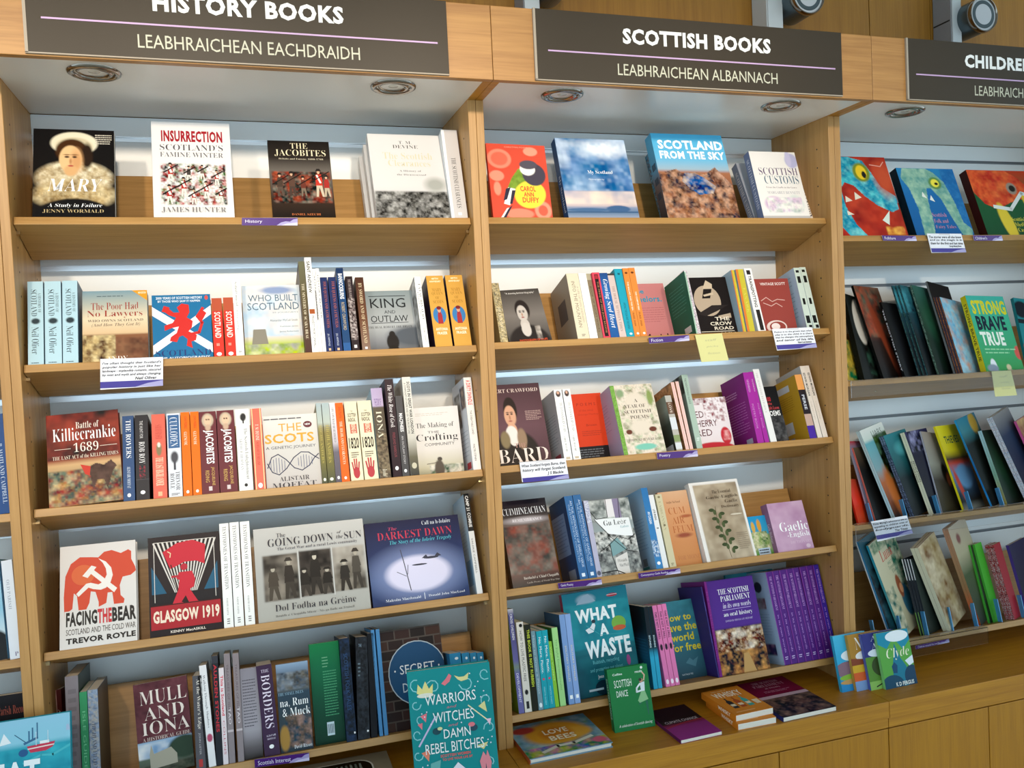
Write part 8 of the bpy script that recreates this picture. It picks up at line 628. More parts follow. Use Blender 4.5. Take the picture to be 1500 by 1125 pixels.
 ('s5', 'S', [1.1877, 0.031, 0.6714], 0.1745, 0.0, 0.0, 0.0171, 0.2298, 0.13, '#1f2014', 'black spine with yellow capitals, THIS BOOK IS NOT RUBBISH', [('v', 'THIS BOOK IS NOT RUBBISH', 0.3, 0.06, 0.75, 0.72, '#c8d83a', 'b')], None, None, '#6a7a2a', 0, 0),
 ('s5', 'S', [1.206, 0.031, 0.6714], 0.2094, 0.0, 0.0, 0.0136, 0.2088, 0.13, '#7a9aa8', 'short slate grey blue spine, bottom Scottish shelf', [('v', 'How to Grow a Planet', 0.3, 0.06, 0.7, 0.8, '#b8ccd4', 'n'), ('e', 0.5, 0.94, 0.3, 0.03, '#e8f0f4')], None, None, None, 0, 0),
 ('s5', 'S', [1.2206, 0.031, 0.6714], 0.1833, 0.0, 0.0, 0.0158, 0.2072, 0.13, '#1aa0b0', 'left of two bright teal short spines, bottom Scottish shelf', [('v', 'No. More. Plastic.', 0.3, 0.08, 0.7, 0.55, '#ffffff', 'n'), ('e', 0.5, 0.62, 0.2, 0.015, '#d84a6a'), ('v', 'MARTIN DOREY', 0.35, 0.72, 0.6, 0.95, '#a0e0e8', 'n')], None, None, None, 0, 0),
 ('s5', 'S', [1.2372, 0.031, 0.6714], 0.1833, 0.0, 0.0, 0.0161, 0.2075, 0.13, '#1aa0b0', 'right of two bright teal short spines, bottom Scottish shelf', [('v', 'No. More. Plastic.', 0.3, 0.08, 0.7, 0.55, '#ffffff', 'n'), ('e', 0.5, 0.62, 0.2, 0.015, '#d84a6a'), ('v', 'MARTIN DOREY', 0.35, 0.72, 0.6, 0.95, '#a0e0e8', 'n')], None, None, None, 0, 0),
 ('s5', 'S', [1.2543, 0.031, 0.6714], 0.2356, 0.0, 0.0, 0.011, 0.1741, 0.13, '#8ac43a', 'shortest lime green spine, bottom Scottish shelf', [('v', 'Vegan Voyages', 0.3, 0.08, 0.7, 0.6, '#d8f0a0', 'n')], None, None, None, 0, 0),
 ('s5', 'S', [1.2683, 0.031, 0.6714], 0.2182, 0.0, 0.0, 0.0171, 0.2092, 0.13, '#a4d88a', 'pale green spine with a mid green back cover, bottom Scottish shelf', [('v', 'The Joyful Environmentalist', 0.3, 0.15, 0.7, 0.8, '#6aa85a', 'n')], [('r', 0, 0, 1, 1, '#4a8a34'), ('b', 0.1, 0.1, 0.8, 0.6, 8, '#6aa850', 0.2)], None, '#4a8a34', 0, 0),
 ('s5', 'S', [1.2944, 0.031, 0.6714], 0.2094, 0.0, 0.0, 0.0162, 0.2414, 0.13, '#7a9cd0', 'left of two tall cornflower blue spines, bottom Scottish shelf', [('v', 'SOLITARY WHALES', 0.4, 0.35, 0.7, 0.75, '#e8d8b0', 'n'), ('r', 0.3, 0.9, 0.8, 0.94, '#ffffff')], [('g', [(0, '#34587c'), (1, '#4a76a4')]), ('b', 0.1, 0.3, 0.8, 0.7, 8, '#5a86b0', 0.2)], None, '#3f6a98', 0, 0),
 ('s5', 'S', [1.3122, 0.031, 0.6714], 0.2182, 0.0, 0.0, 0.0162, 0.2404, 0.13, '#8aaade', 'right of two tall cornflower blue spines, bottom Scottish shelf', [('v', 'SOLITARY WHALES', 0.4, 0.35, 0.7, 0.75, '#f0d8a0', 'n'), ('r', 0.3, 0.9, 0.8, 0.94, '#ffffff')], None, None, None, 0, 0),
 ('s5', 'F', [1.3341, 0.0737, 0.6608], 0.2443, -0.0252, 0.0, 0.2033, 0.2904, 0.02, '#17707c', 'large teal hardback standing on the shelf, WHAT A WASTE', [('g', [(0, '#1f7f94'), (0.15, '#1c8a98'), (0.5, '#17707c'), (0.8, '#0f5866'), (1, '#0e3848')]), ('se', 0.35, 0.08, 0.14, 0.05, '#9ab4c4', 0.2), ('p', [(0.2, 0.12), (0.32, 0.04), (0.4, 0.03), (0.5, 0.11)], '#a8bccb'), ('e', 0.76, 0.075, 0.085, 0.016, '#c03a48'), ('r', 0.68, 0.068, 0.84, 0.073, '#f0e8e8'), ('n', 0, 0.12, 1, 0.55, ['#1c8a98', '#177c8c', '#2496a2', '#1a8492'], 4, 201), ('n', 0, 0.6, 1, 1, ['#12606c', '#0f5060', '#176c78'], 3, 202), ('t', 'WHAT', 0.16, 0.17, 0.8, 0.3, '#eef6f8', 'h'), ('t', 'A', 0.49, 0.335, 0.63, 0.45, '#eef6f8', 'h'), ('t', 'WASTE', 0.24, 0.48, 0.93, 0.65, '#eef6f8', 'h'), ('se2', 0.8, 0.355, 0.11, 0.07, '#7ab04a'), ('se2', 0.8, 0.4, 0.1, 0.025, '#c8603c'), ('p', [(0.28, 0.37), (0.36, 0.35), (0.42, 0.3), (0.44, 0.34), (0.4, 0.4), (0.32, 0.41)], '#dfe6ea'), ('e', 0.42, 0.3, 0.03, 0.018, '#2a3a44'), ('t', 'Rubbish, recycling', 0.32, 0.67, 0.72, 0.715, '#6ac0c8', 'n'), ('t', 'and protecting our planet', 0.26, 0.74, 0.76, 0.785, '#6ac0c8', 'n'), ('t', 'Jess French', 0.36, 0.81, 0.62, 0.85, '#eef6f8', 'n'), ('l', [(0.3, 0.33), (0.5, 0.44), (0.85, 0.46)], 0.008, '#3aa0aa'), ('se2', 0.86, 0.72, 0.03, 0.05, '#a04a8a'), ('se2', 0.42, 0.93, 0.12, 0.07, '#0a2c3a'), ('r', 0.2, 0.93, 0.42, 0.95, '#b8ccd4')], [('r', 0, 0, 1, 1, '#a83a54')], None, '#7a3a4c', 1, 0),
 ('s5', 'S', [1.5526, 0.031, 0.6714], 0.192, 0.0, 0.0, 0.0129, 0.2288, 0.13, '#1f94b8', 'left of two black and cyan spines with a black to blue back cover', [('g', [(0, '#141a20'), (0.5, '#10222c'), (0.6, '#2aa4c8'), (1, '#2aa4c8')]), ('v', 'SOUNDS', 0.3, 0.35, 0.7, 0.5, '#c8e0e8', 'b')], [('g', [(0, '#10141a'), (0.3, '#0e1a24'), (0.5, '#1a4a64'), (1, '#1f86b0')]), ('b', 0.3, 0.4, 0.9, 0.7, 8, '#2a6a88', 0.2)], None, '#1a5a7c', 0, 0),
 ('s5', 'S', [1.567, 0.031, 0.6714], 0.2007, 0.0, 0.0, 0.0125, 0.2274, 0.13, '#1f94b8', 'right of two black and cyan spines, beside the pink trio', [('g', [(0, '#141a20'), (0.5, '#10222c'), (0.6, '#2aa4c8'), (1, '#2aa4c8')]), ('v', 'SOUNDS', 0.3, 0.35, 0.7, 0.5, '#c8e0e8', 'b')], None, None, None, 0, 0),
 ('s5', 'S', [1.5914, 0.031, 0.6714], 0.2705, -0.0193, 0.0, 0.0141, 0.2271, 0.12, '#e37ab0', 'left of three pink spines lettered THIS IS NOT A DRILL', [('v', 'THIS IS NOT A DRILL', 0.25, 0.08, 0.75, 0.42, '#2a1a2c', 'b'), ('se', 0.5, 0.52, 0.3, 0.04, '#2a1a2c', 0.1), ('e', 0.5, 0.94, 0.3, 0.03, '#f8e8f0'), ('se', 0.5, 0.94, 0.12, 0.02, '#2a1a2c', 0.1)], None, None, None, 0, 0),
 ('s5', 'S', [1.6066, 0.031, 0.6714], 0.2705, -0.0143, 0.0, 0.0135, 0.2272, 0.12, '#e37ab0', 'middle of three pink spines lettered THIS IS NOT A DRILL', [('v', 'THIS IS NOT A DRILL', 0.25, 0.08, 0.75, 0.42, '#2a1a2c', 'b'), ('se', 0.5, 0.52, 0.3, 0.04, '#2a1a2c', 0.1), ('e', 0.5, 0.94, 0.3, 0.03, '#f8e8f0'), ('se', 0.5, 0.94, 0.12, 0.02, '#2a1a2c', 0.1)], None, None, None, 0, 0),
 ('s5', 'S', [1.6217, 0.031, 0.6714], 0.2705, -0.0156, 0.0, 0.0138, 0.228, 0.12, '#e37ab0', 'right of three pink spines lettered THIS IS NOT A DRILL', [('v', 'THIS IS NOT A DRILL', 0.25, 0.08, 0.75, 0.42, '#2a1a2c', 'b'), ('se', 0.5, 0.52, 0.3, 0.04, '#2a1a2c', 0.1), ('e', 0.5, 0.94, 0.3, 0.03, '#f8e8f0'), ('se', 0.5, 0.94, 0.12, 0.02, '#2a1a2c', 0.1)], None, None, None, 0, 0),
 ('s5', 'F', [1.6361, 0.0931, 0.6559], 0.3229, 0.0, 0.0, 0.1246, 0.2262, 0.018, '#2f7288', 'teal blue paperback with yellow words, HOW TO SAVE THE WORLD FOR FREE', [('g', [(0, '#3a8494'), (0.5, '#34707e'), (1, '#2a4c5c')]), ('n', 0, 0, 1, 0.6, ['#3a8494', '#34788a', '#2f6c7c'], 3, 204), ('t', 'How to', 0.12, 0.17, 0.86, 0.26, '#d8c82a', 'b'), ('t', 'save the', 0.12, 0.29, 0.96, 0.39, '#d8c82a', 'b'), ('t', 'world', 0.24, 0.42, 0.84, 0.52, '#d8c82a', 'b'), ('t', 'for free', 0.2, 0.55, 0.98, 0.65, '#d8c82a', 'b'), ('p', [(0.5, 0.8), (0.62, 0.74), (0.7, 0.78), (0.85, 0.74), (0.74, 0.86), (0.66, 0.84)], '#4a7a88'), ('t', 'NATALIE FEE', 0.35, 0.93, 0.64, 0.95, '#c8d8dc', 'n')], None, None, None, 0, 0),
 ('s5', 'S', [1.7613, 0.031, 0.6714], 0.2705, -0.0285, 0.0, 0.004, 0.2607, 0.15, '#352a6c', 'slim indigo spine left of the magenta pair, bottom Scottish shelf', [('b', 0.2, 0.1, 0.8, 0.8, 2, '#55509a', 0.3)], None, None, None, 0, 0),
 ('s5', 'S', [1.7659, 0.031, 0.6714], 0.2618, 0.0, 0.0, 0.004, 0.2738, 0.15, '#7a1f7c', 'left of two slim magenta spines left of the oral history cover', [('v', 'THE SCOTTISH PARLIAMENT', 0.35, 0.1, 0.65, 0.85, '#a850a8', 'n')], None, None, None, 0, 0),
 ('s5', 'S', [1.7705, 0.031, 0.6714], 0.2705, 0.0, 0.0, 0.004, 0.2736, 0.15, '#7a1f7c', 'right of two slim magenta spines left of the oral history cover', [('v', 'THE SCOTTISH PARLIAMENT', 0.35, 0.1, 0.65, 0.85, '#a850a8', 'n')], None, None, None, 0, 0),
 ('s5', 'F', [1.7759, 0.0329, 0.6709], 0.3054, 0.0, 0.0, 0.1631, 0.2726, 0.026, '#4a2480', 'purple hardback with a gold debating chamber photograph, oral history', [('g', [(0, '#4e2584'), (0.5, '#522a8c'), (0.52, '#4a2480'), (0.525, '#3a2018'), (0.7, '#8a5a34'), (1, '#2a1c1a')]), ('n', 0.02, 0.53, 1, 0.8, ['#6a3a20', '#e8c8a0', '#8a4c28', '#4a2814', '#f4e4d0', '#5a3018'], 10, 206), ('n', 0.0, 0.76, 1, 1, ['#c88440', '#3a2014', '#8a4c24', '#1c1420', '#d89a50', '#2a1a14'], 9, 207), ('p', [(0.45, 1), (0.52, 0.8), (0.62, 0.8), (0.72, 1)], '#c89a5c'), ('t', 'THE SCOTTISH', 0.22, 0.1, 0.87, 0.16, '#ffffff', 's'), ('t', 'PARLIAMENT', 0.25, 0.175, 0.87, 0.235, '#ffffff', 's'), ('t', 'in its own words', 0.27, 0.255, 0.86, 0.31, '#f0e8fa', 'si'), ('t', 'an oral history', 0.26, 0.35, 0.86, 0.41, '#ffffff', 's'), ('t', 'EDITED BY THOMAS A.W. STEWART', 0.27, 0.435, 0.84, 0.455, '#d8c8f0', 's'), ('r', 0.25, 0.325, 0.85, 0.33, '#c8b0e8')], None, None, None, 0, 0),
 ('s5', 'S', [1.9877, 0.031, 0.6714], 0.2705, -0.0248, 0.0, 0.0218, 0.2757, 0.135, '#54227e', 'first (leftmost) of eight identical purple spines at the right end, bottom Scottish shelf', [('r', 0, 0, 0.1, 1, '#8a3a9a'), ('v', 'THE SCOTTISH PARLIAMENT', 0.4, 0.05, 0.75, 0.42, '#d0a0e0', 's'), ('v', 'in its own words', 0.45, 0.47, 0.7, 0.87, '#c090d8', 'n'), ('b', 0.3, 0.91, 0.75, 0.95, 2, '#e0c8f0', 0.45)], [('g', [(0, '#a4b4d6'), (1, '#b4c8e4')]), ('se', 0.55, 0.16, 0.16, 0.06, '#2a2438', 0.1), ('n', 0.35, 0.28, 0.75, 0.4, ['#8a6a7a', '#5a3a44', '#b8a8b8'], 4, 208), ('b', 0.1, 0.45, 0.8, 0.7, 8, '#92a4c8', 0.2), ('n', 0.3, 0.78, 0.8, 0.9, ['#6a2c6c', '#a87898', '#3a3a5a'], 4, 209)], None, '#a8b8d8', 0, 0),
 ('s5', 'S', [2.0109, 0.031, 0.6714], 0.2705, -0.0259, 0.0, 0.0229, 0.276, 0.13, '#54227e', 'second of eight identical purple spines at the right end, bottom Scottish shelf', [('r', 0, 0, 0.1, 1, '#8a3a9a'), ('v', 'THE SCOTTISH PARLIAMENT', 0.4, 0.05, 0.75, 0.42, '#d0a0e0', 's'), ('v', 'in its own words', 0.45, 0.47, 0.7, 0.87, '#c090d8', 'n'), ('b', 0.3, 0.91, 0.75, 0.95, 2, '#e0c8f0', 0.45)], [], None, '#7a2f94', 0, 0),
 ('s5', 'S', [2.0353, 0.031, 0.6714], 0.2705, -0.0246, 0.0, 0.0247, 0.2761, 0.13, '#54227e', 'third of eight identical purple spines at the right end, bottom Scottish shelf', [('r', 0, 0, 0.1, 1, '#8a3a9a'), ('v', 'THE SCOTTISH PARLIAMENT', 0.4, 0.05, 0.75, 0.42, '#d0a0e0', 's'), ('v', 'in its own words', 0.45, 0.47, 0.7, 0.87, '#c090d8', 'n'), ('b', 0.3, 0.91, 0.75, 0.95, 2, '#e0c8f0', 0.45)], [], None, '#7a2f94', 0, 0),
 ('s5', 'S', [2.0614, 0.031, 0.6714], 0.2705, -0.0276, 0.0, 0.0236, 0.2762, 0.13, '#54227e', 'fourth of eight identical purple spines at the right end, bottom Scottish shelf', [('r', 0, 0, 0.1, 1, '#8a3a9a'), ('v', 'THE SCOTTISH PARLIAMENT', 0.4, 0.05, 0.75, 0.42, '#d0a0e0', 's'), ('v', 'in its own words', 0.45, 0.47, 0.7, 0.87, '#c090d8', 'n'), ('b', 0.3, 0.91, 0.75, 0.95, 2, '#e0c8f0', 0.45)], [], None, '#7a2f94', 0, 0),
 ('s5', 'S', [2.0866, 0.031, 0.6714], 0.2705, -0.0333, 0.0, 0.0208, 0.2765, 0.13, '#54227e', 'fifth of eight identical purple spines at the right end, bottom Scottish shelf', [('r', 0, 0, 0.1, 1, '#8a3a9a'), ('v', 'THE SCOTTISH PARLIAMENT', 0.4, 0.05, 0.75, 0.42, '#d0a0e0', 's'), ('v', 'in its own words', 0.45, 0.47, 0.7, 0.87, '#c090d8', 'n'), ('b', 0.3, 0.91, 0.75, 0.95, 2, '#e0c8f0', 0.45)], [], None, '#7a2f94', 0, 0),
 ('s5', 'S', [2.1089, 0.031, 0.6714], 0.2705, -0.024, 0.0, 0.0229, 0.2766, 0.13, '#54227e', 'sixth of eight identical purple spines at the right end, bottom Scottish shelf', [('r', 0, 0, 0.1, 1, '#8a3a9a'), ('v', 'THE SCOTTISH PARLIAMENT', 0.4, 0.05, 0.75, 0.42, '#d0a0e0', 's'), ('v', 'in its own words', 0.45, 0.47, 0.7, 0.87, '#c090d8', 'n'), ('b', 0.3, 0.91, 0.75, 0.95, 2, '#e0c8f0', 0.45)], [], None, '#7a2f94', 0, 0),
 ('s5', 'S', [2.1333, 0.031, 0.6714], 0.2705, -0.0243, 0.0, 0.0223, 0.2769, 0.13, '#54227e', 'seventh of eight identical purple spines at the right end, bottom Scottish shelf', [('r', 0, 0, 0.1, 1, '#8a3a9a'), ('v', 'THE SCOTTISH PARLIAMENT', 0.4, 0.05, 0.75, 0.42, '#d0a0e0', 's'), ('v', 'in its own words', 0.45, 0.47, 0.7, 0.87, '#c090d8', 'n'), ('b', 0.3, 0.91, 0.75, 0.95, 2, '#e0c8f0', 0.45)], [], None, '#7a2f94', 0, 0),
 ('s5', 'S', [2.1571, 0.031, 0.6714], 0.2705, -0.0194, 0.0, 0.0197, 0.277, 0.13, '#3c2490', 'last (rightmost) of eight identical purple spines at the right end, bottom Scottish shelf', [('r', 0, 0, 0.1, 1, '#8a3a9a'), ('v', 'THE SCOTTISH PARLIAMENT', 0.4, 0.05, 0.75, 0.42, '#d0a0e0', 's'), ('v', 'in its own words', 0.45, 0.47, 0.7, 0.87, '#c090d8', 'n'), ('b', 0.3, 0.91, 0.75, 0.95, 2, '#e0c8f0', 0.45)], [], None, '#7a2f94', 0, 0),
 ('s5', 'F', [1.9039, 0.1464, 0.6426], 0.2356, 0.0, 0.0, 0.1728, 0.2766, 0.01, '#2a8090', 'tall teal book lying behind the purple spines, only its head showing', [], None, None, None, 0, 0),
 ('l3', 'S', [-0.0577, 0.0308, 1.3369], 0.2443, -0.0817, 0.0, 0.0352, 0.2294, 0.14, '#244c86', 'blue hardback spine with vertical white capitals in the far left bay, upper', [('v', 'R. MAITLAND CAMPBELL', 0.55, 0.3, 0.8, 0.9, '#c8d8ec', 's')], None, [('r', 0, 0, 1, 1, '#244c86')], None, 0, 0),
 ('l4', 'S', [-0.0946, 0.0308, 1.0059], 0.2443, -0.0841, 0.0, 0.0433, 0.226, 0.14, '#7ab0d0', 'pale blue spine with a dark hill silhouette in the far left bay, lower', [('g', [(0, '#a8d0e4'), (0.5, '#8ac0dc'), (0.8, '#d0e0e8'), (1, '#b8ccd8')]), ('se', 0.5, 1.0, 0.9, 0.3, '#1f2226', 0.05)], None, None, None, 0, 0),
 ('l4', 'S', [-0.0471, 0.0308, 1.0059], 0.2443, -0.0786, 0.0, 0.0219, 0.2232, 0.14, '#dde6f2', 'white spine with a small letter P at its foot in the far left bay', [('v', 'OLD PARISH', 0.3, 0.2, 0.6, 0.5, '#9aa4b8', 's'), ('t', 'P', 0.5, 0.93, 0.8, 0.97, '#5a4a7a', 's')], None, None, None, 0, 0),
 ('l5', 'F', [-0.1696, 0.0329, 0.6746], 0.1396, 0.0, 0.0, 0.1527, 0.2431, 0.02, '#1c1a1e', 'dark paperback with reddish small title in the far left bay, bottom', [('r', 0, 0, 1, 0.6, '#1c1a1e'), ('t', 'Scottish Parish Records', 0.3, 0.1, 0.96, 0.18, '#a8584a', 's'), ('t', 'A Guide', 0.6, 0.3, 0.96, 0.36, '#c8d0e0', 'b')], None, None, None, 0, 0)]
# ============ books on the shelves (origin, tilt, lean, yaw, width, height, depth, colour, prints) ============
GR = {'h': 'books in the history bay', 's': 'books in the Scottish bay', 'c': "picture books in the children's bay", 'l': 'books in the far left bay'}
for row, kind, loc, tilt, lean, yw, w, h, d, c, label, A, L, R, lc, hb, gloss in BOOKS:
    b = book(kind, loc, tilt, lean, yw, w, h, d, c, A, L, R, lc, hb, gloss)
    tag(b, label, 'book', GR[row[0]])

# ============ books on the worktop ============
def wbook(kind, loc, tilt, yw, w, h, d, c, label, A, L=None, hb=0, flat=None, lc=None, gloss=0):
    b = book(kind, loc, tilt, 0, yw, w, h, d, c, A, L, None, lc, hb, gloss, flat); tag(b, label, 'book', 'books displayed on the worktop'); return b
tt = lambda s, x0, y0, x1, y1, col='#ffffff', st='n': ('t', s, x0, y0, x1, y1, col, st)
SW = '#8fd0d4'
def swirl(cx, cy, r, a0, a1, n=7): return [(cx + r * (1 - .5 * i / n) * math.cos(a0 + (a1 - a0) * i / n), cy + .8 * r * (1 - .5 * i / n) * math.sin(a0 + (a1 - a0) * i / n)) for i in range(n + 1)]
WAR = [('r', 0, 0, 1, 1, '#128a8c')]
for cx, cy, r, a, b2 in ((.1, .12, .1, 0, 5), (.3, .16, .09, 3, 8), (.7, .16, .09, 3, -2), (.93, .1, .07, 1, 6), (.92, .33, .07, 2, 7), (.08, .3, .06, 0, 5), (.07, .56, .06, 1, 6), (.93, .58, .07, 3, 8), (.06, .74, .06, 0, 5), (.9, .88, .08, 2, 7), (.12, .43, .05, 2, 6)):
    WAR.append(('l', swirl(cx, cy, r, a, b2), .012, SW))
WAR += [('p', [(.1, .2), (.12, .12), (.17, .17), (.21, .1), (.25, .17), (.3, .13), (.29, .21), (.2, .24)], '#e6da8c'), ('e', .2, .225, .1, .02, '#e8e4d4'), ('p', [(.4, .14), (.46, .1), (.5, .06), (.53, .08), (.5, .13), (.44, .16)], '#e67a84'), ('p', [(.56, .08), (.62, .1), (.68, .1), (.74, .07), (.72, .13), (.64, .14), (.6, .12)], '#e0d894'),
  ('l', [(.08, .66), (.3, .42)], .02, '#c8c0e0'), ('l', [(.7, .36), (.93, .52)], .014, '#e8e0b0'), ('p', [(.9, .5), (.96, .5), (.94, .56)], '#f0c8d8'), ('p', [(.12, .4), (.2, .38), (.18, .46)], '#e67a84'), ('p', [(.08, .47), (.14, .46), (.13, .52)], '#e67a84'), ('p', [(.82, .38), (.9, .34), (.92, .44)], '#e0d894'),
  ('e', .3, .55, .05, .03, '#1f4a54'), ('e', .74, .56, .05, .03, '#2a4a5a'), ('se2', .72, .53, .04, .02, '#e67a84'), ('se2', .34, .53, .03, .015, '#d8d8a0'), ('p', [(.1, .72), (.2, .7), (.18, .8)], '#e6886c'), ('p', [(.76, .72), (.9, .7), (.84, .76)], '#e0d894'), ('p', [(.2, .82), (.32, .8), (.3, .88), (.36, .92), (.18, .92)], '#6ab0ac'), ('p', [(.34, .99), (.44, .9), (.52, .84), (.6, .9), (.72, .99)], '#e8e4ec'), ('p', [(.8, .95), (.78, .86), (.83, .78), (.86, .82), (.88, .77), (.92, .88), (.9, .95)], '#e68a94'), ('p', [(.84, .95), (.85, .88), (.86, .95)], '#1f4a54')]
WAR += [('e', x, y, .008, .006, '#e8e8f4') for x, y in ((.9, .25), (.86, .3), (.93, .29), (.14, .38), (.17, .41), (.2, .37), (.9, .68), (.93, .71), (.88, .73), (.95, .66), (.1, .84), (.13, .87), (.16, .83), (.8, .2), (.75, .08), (.84, .16), (.5, .24), (.6, .5), (.24, .48))]
WAR += [tt('WARRIORS', .19, .225, .8, .315, '#f2f6f4', 'n'), tt('and', .44, .335, .56, .36, '#c87a8c', 'i'), tt('WITCHES', .27, .385, .76, .475, '#f2f6f4', 'n'), tt('and', .44, .495, .56, .52, '#c87a8c', 'i'), tt('DAMN', .38, .54, .7, .62, '#f2f6f4', 'n'), tt('REBEL BITCHES', .15, .65, .85, .74, '#f2f6f4', 'n'),
  tt('SCOTTISH WOMEN', .32, .755, .68, .78, '#e6605c', 'b'), tt('TO LIVE YOUR LIFE BY', .34, .79, .7, .812, '#e6605c', 'b'), tt('MAIRI KIDD', .38, .93, .64, .965, '#4a4a54', 'n')]
wbook('F', (.836, -.100, ZW), math.radians(10), math.radians(-9), .2075, .272, .028, '#128a8c', 'large teal patterned hardback on the worktop reading WARRIORS AND WITCHES AND DAMN REBEL BITCHES', WAR, L=[('r', 0, 0, 1, 1, '#0f7478')], hb=1, lc='#0f7478')
WST = [('g', [(0, '#8fc4dc'), (.16, '#8cc8dc'), (.2, '#2aa0b4'), (.5, '#1f90a4'), (.8, '#176c80'), (1, '#0e3848')]), ('n', 0, .2, 1, .6, ['#25a0b4', '#2090a8', '#35b0c0', '#1c8aa0'], 6, 301), ('n', 0, .5, 1, 1, ['#16788c', '#1c8a9c', '#12687c'], 4, 302),
  ('p', [(.4, .16), (.44, .08), (.5, .15)], '#e8eef2'), ('l', [(.53, .1), (.62, .16)], .007, '#2a5a7c'), ('l', [(.61, .17), (.72, .14)], .02, '#3a6a90'), ('l', [(.65, .09), (.65, .16)], .012, '#3a6a90'), ('l', [(.68, .07), (.68, .15)], .012, '#3a6a90'), ('l', [(.72, .04), (.72, .14)], .01, '#3a6a90'), ('se2', .6, .23, .04, .025, '#2a5a8c'),
  ('p', [(.63, .19), (.87, .18), (.85, .215), (.79, .235), (.66, .235)], '#c83a54'), ('p', [(.635, .205), (.865, .197), (.86, .205), (.64, .213)], '#f0dcd8'), ('r', .74, .165, .82, .185, '#e8eef2'), ('l', [(.71, .1), (.71, .19)], .005, '#d8e8f0'), ('l', [(.81, .1), (.81, .18)], .005, '#d8e8f0'), ('p', [(.965, .12), (.97, .08), (.99, .08), (1, .12)], '#a8bcd8'),
  ('l', [(.6, .3), (.75, .26), (.85, .27), (1, .22)], .02, '#4ab8c4'), tt('WHAT', .06, .28, .74, .45, '#eef6f8', 'h'), tt('A', .42, .49, .55, .6, '#eef6f8', 'h'), tt('WASTE', .1, .64, .9, .8, '#eef6f8', 'h'), ('se2', .74, .52, .1, .06, '#7ac060'), ('se2', .74, .57, .1, .02, '#e8dcc0')]
wbook('F', (-.150, -.120, ZW), math.radians(13), 0, .2315, .307, .022, '#1f90a4', 'large teal sea-scene hardback cut by the lower left corner, title ending HAT', WST, L=[('r', 0, 0, 1, 1, '#a83a54')], hb=1, lc='#a83a54')
wbook('F', (1.4015, -.0285, ZW), math.radians(14), math.radians(-3), .119, .166, .02, '#1f7a40', 'small green hardback with a dancer in a kilt, SCOTTISH DANCE',
  [('r', 0, 0, 1, 1, '#1f7a40'), tt('Collins', .12, .08, .36, .115, '#e8f0e8', 'b'), tt('rscds', .68, .08, .86, .12, '#e8f0e8', 'b'), ('e', .85, .045, .03, .022, '#e8f0e8'), tt('SCOTTISH', .13, .19, .56, .31, '#eef4ea', 'n'), tt('DANCE', .16, .36, .44, .46, '#eef4ea', 'n'),
   ('l', [(.85, .12), (.9, .17), (.87, .25)], .03, '#d8b49c'), ('e', .8, .25, .045, .035, '#c8947c'), ('e', .78, .235, .04, .025, '#3a4034'), ('p', [(.76, .29), (.88, .27), (.86, .42), (.77, .43)], '#dfe8ec'), ('l', [(.76, .3), (.67, .36), (.66, .42), (.76, .41)], .04, '#e8eef0'), ('p', [(.77, .42), (.86, .42), (.92, .56), (.7, .6), (.66, .56)], '#8fc08c'), ('p', [(.84, .58), (.9, .58), (.89, .8), (.87, .8)], '#2c6a54'), ('l', [(.74, .6), (.68, .62)], .025, '#2c6a54'), tt('A celebration of Scottish dancing', .12, .89, .94, .945, '#f0f4ea', 'i')],
  L=[('r', 0, 0, 1, 1, '#1a6a38'), ('v', 'SCOTTISH DANCE', .25, .15, .75, .8, '#b8d8c0', 'b')], lc='#1a6a38', hb=1)
BEE = [('n', 0, 0, 1, 1, ['#5a8aa0', '#8aa8b4', '#4a7a94', '#a8bcc0', '#7a9a54', '#6a90a4'], 6, 311), ('se', .5, .42, .38, .34, '#d8962a', .15), ('se', .35, .35, .2, .14, '#d8962a', .2), ('se', .72, .5, .2, .15, '#dca03a', .2), ('se', .5, .45, .2, .2, '#c87a20', .2), ('se', .16, .2, .14, .1, '#b84038', .2), ('n', 0, .75, 1, 1, ['#3a8a4a', '#6a8a4a', '#c878a0', '#5a6ab0', '#d8c84a', '#3a7a44'], 9, 313), ('se', .9, .84, .08, .08, '#d8607c', .2),
  ('l', [(.2, .9), (.4, .8), (.6, .8), (.85, .7)], .05, '#d8d4c4'), tt('LOVE', .36, .3, .66, .44, '#f0e4c8', 'b'), tt('BEES', .38, .5, .7, .64, '#f0e4c8', 'b')]
def flatbook(x, y, z, ang, w, h, d, c, label, A, L=None, lc=None, hb=0):
    # lies on its back: face up, head away from the viewer, spine on the left
    return wbook('F', (x, y, z), 0, 0, w, h, d, c, label, A, L=L, flat=math.radians(ang), lc=lc, hb=hb)
flatbook(1.130, -.105, ZW, 1, .232, .198, .014, '#7a9ab0', 'flower-covered book lying flat on the worktop, LOVE BEES on an orange sunflower', BEE, L=[('r', 0, 0, 1, 1, '#b85a2c')], lc='#b85a2c', hb=1)
flatbook(1.533, -.158 + .003, ZW, 2, .126, .194, .010, '#8a2468', 'purple and black paperback lying flat, CLIMATE CHANGE on its dark upper half', [('g', [(0, '#2a1620'), (.5, '#1a1014'), (.55, '#7a1a2c'), (.6, '#8a2a74'), (1, '#9a3288')]), tt('CLIMATE CHANGE', .1, .43, .9, .5, '#c8b8c0', 'n'), ('l', [(0, .62), (.5, .54), (1, .52)], .04, '#a02a3a')], lc='#5a1c4c')
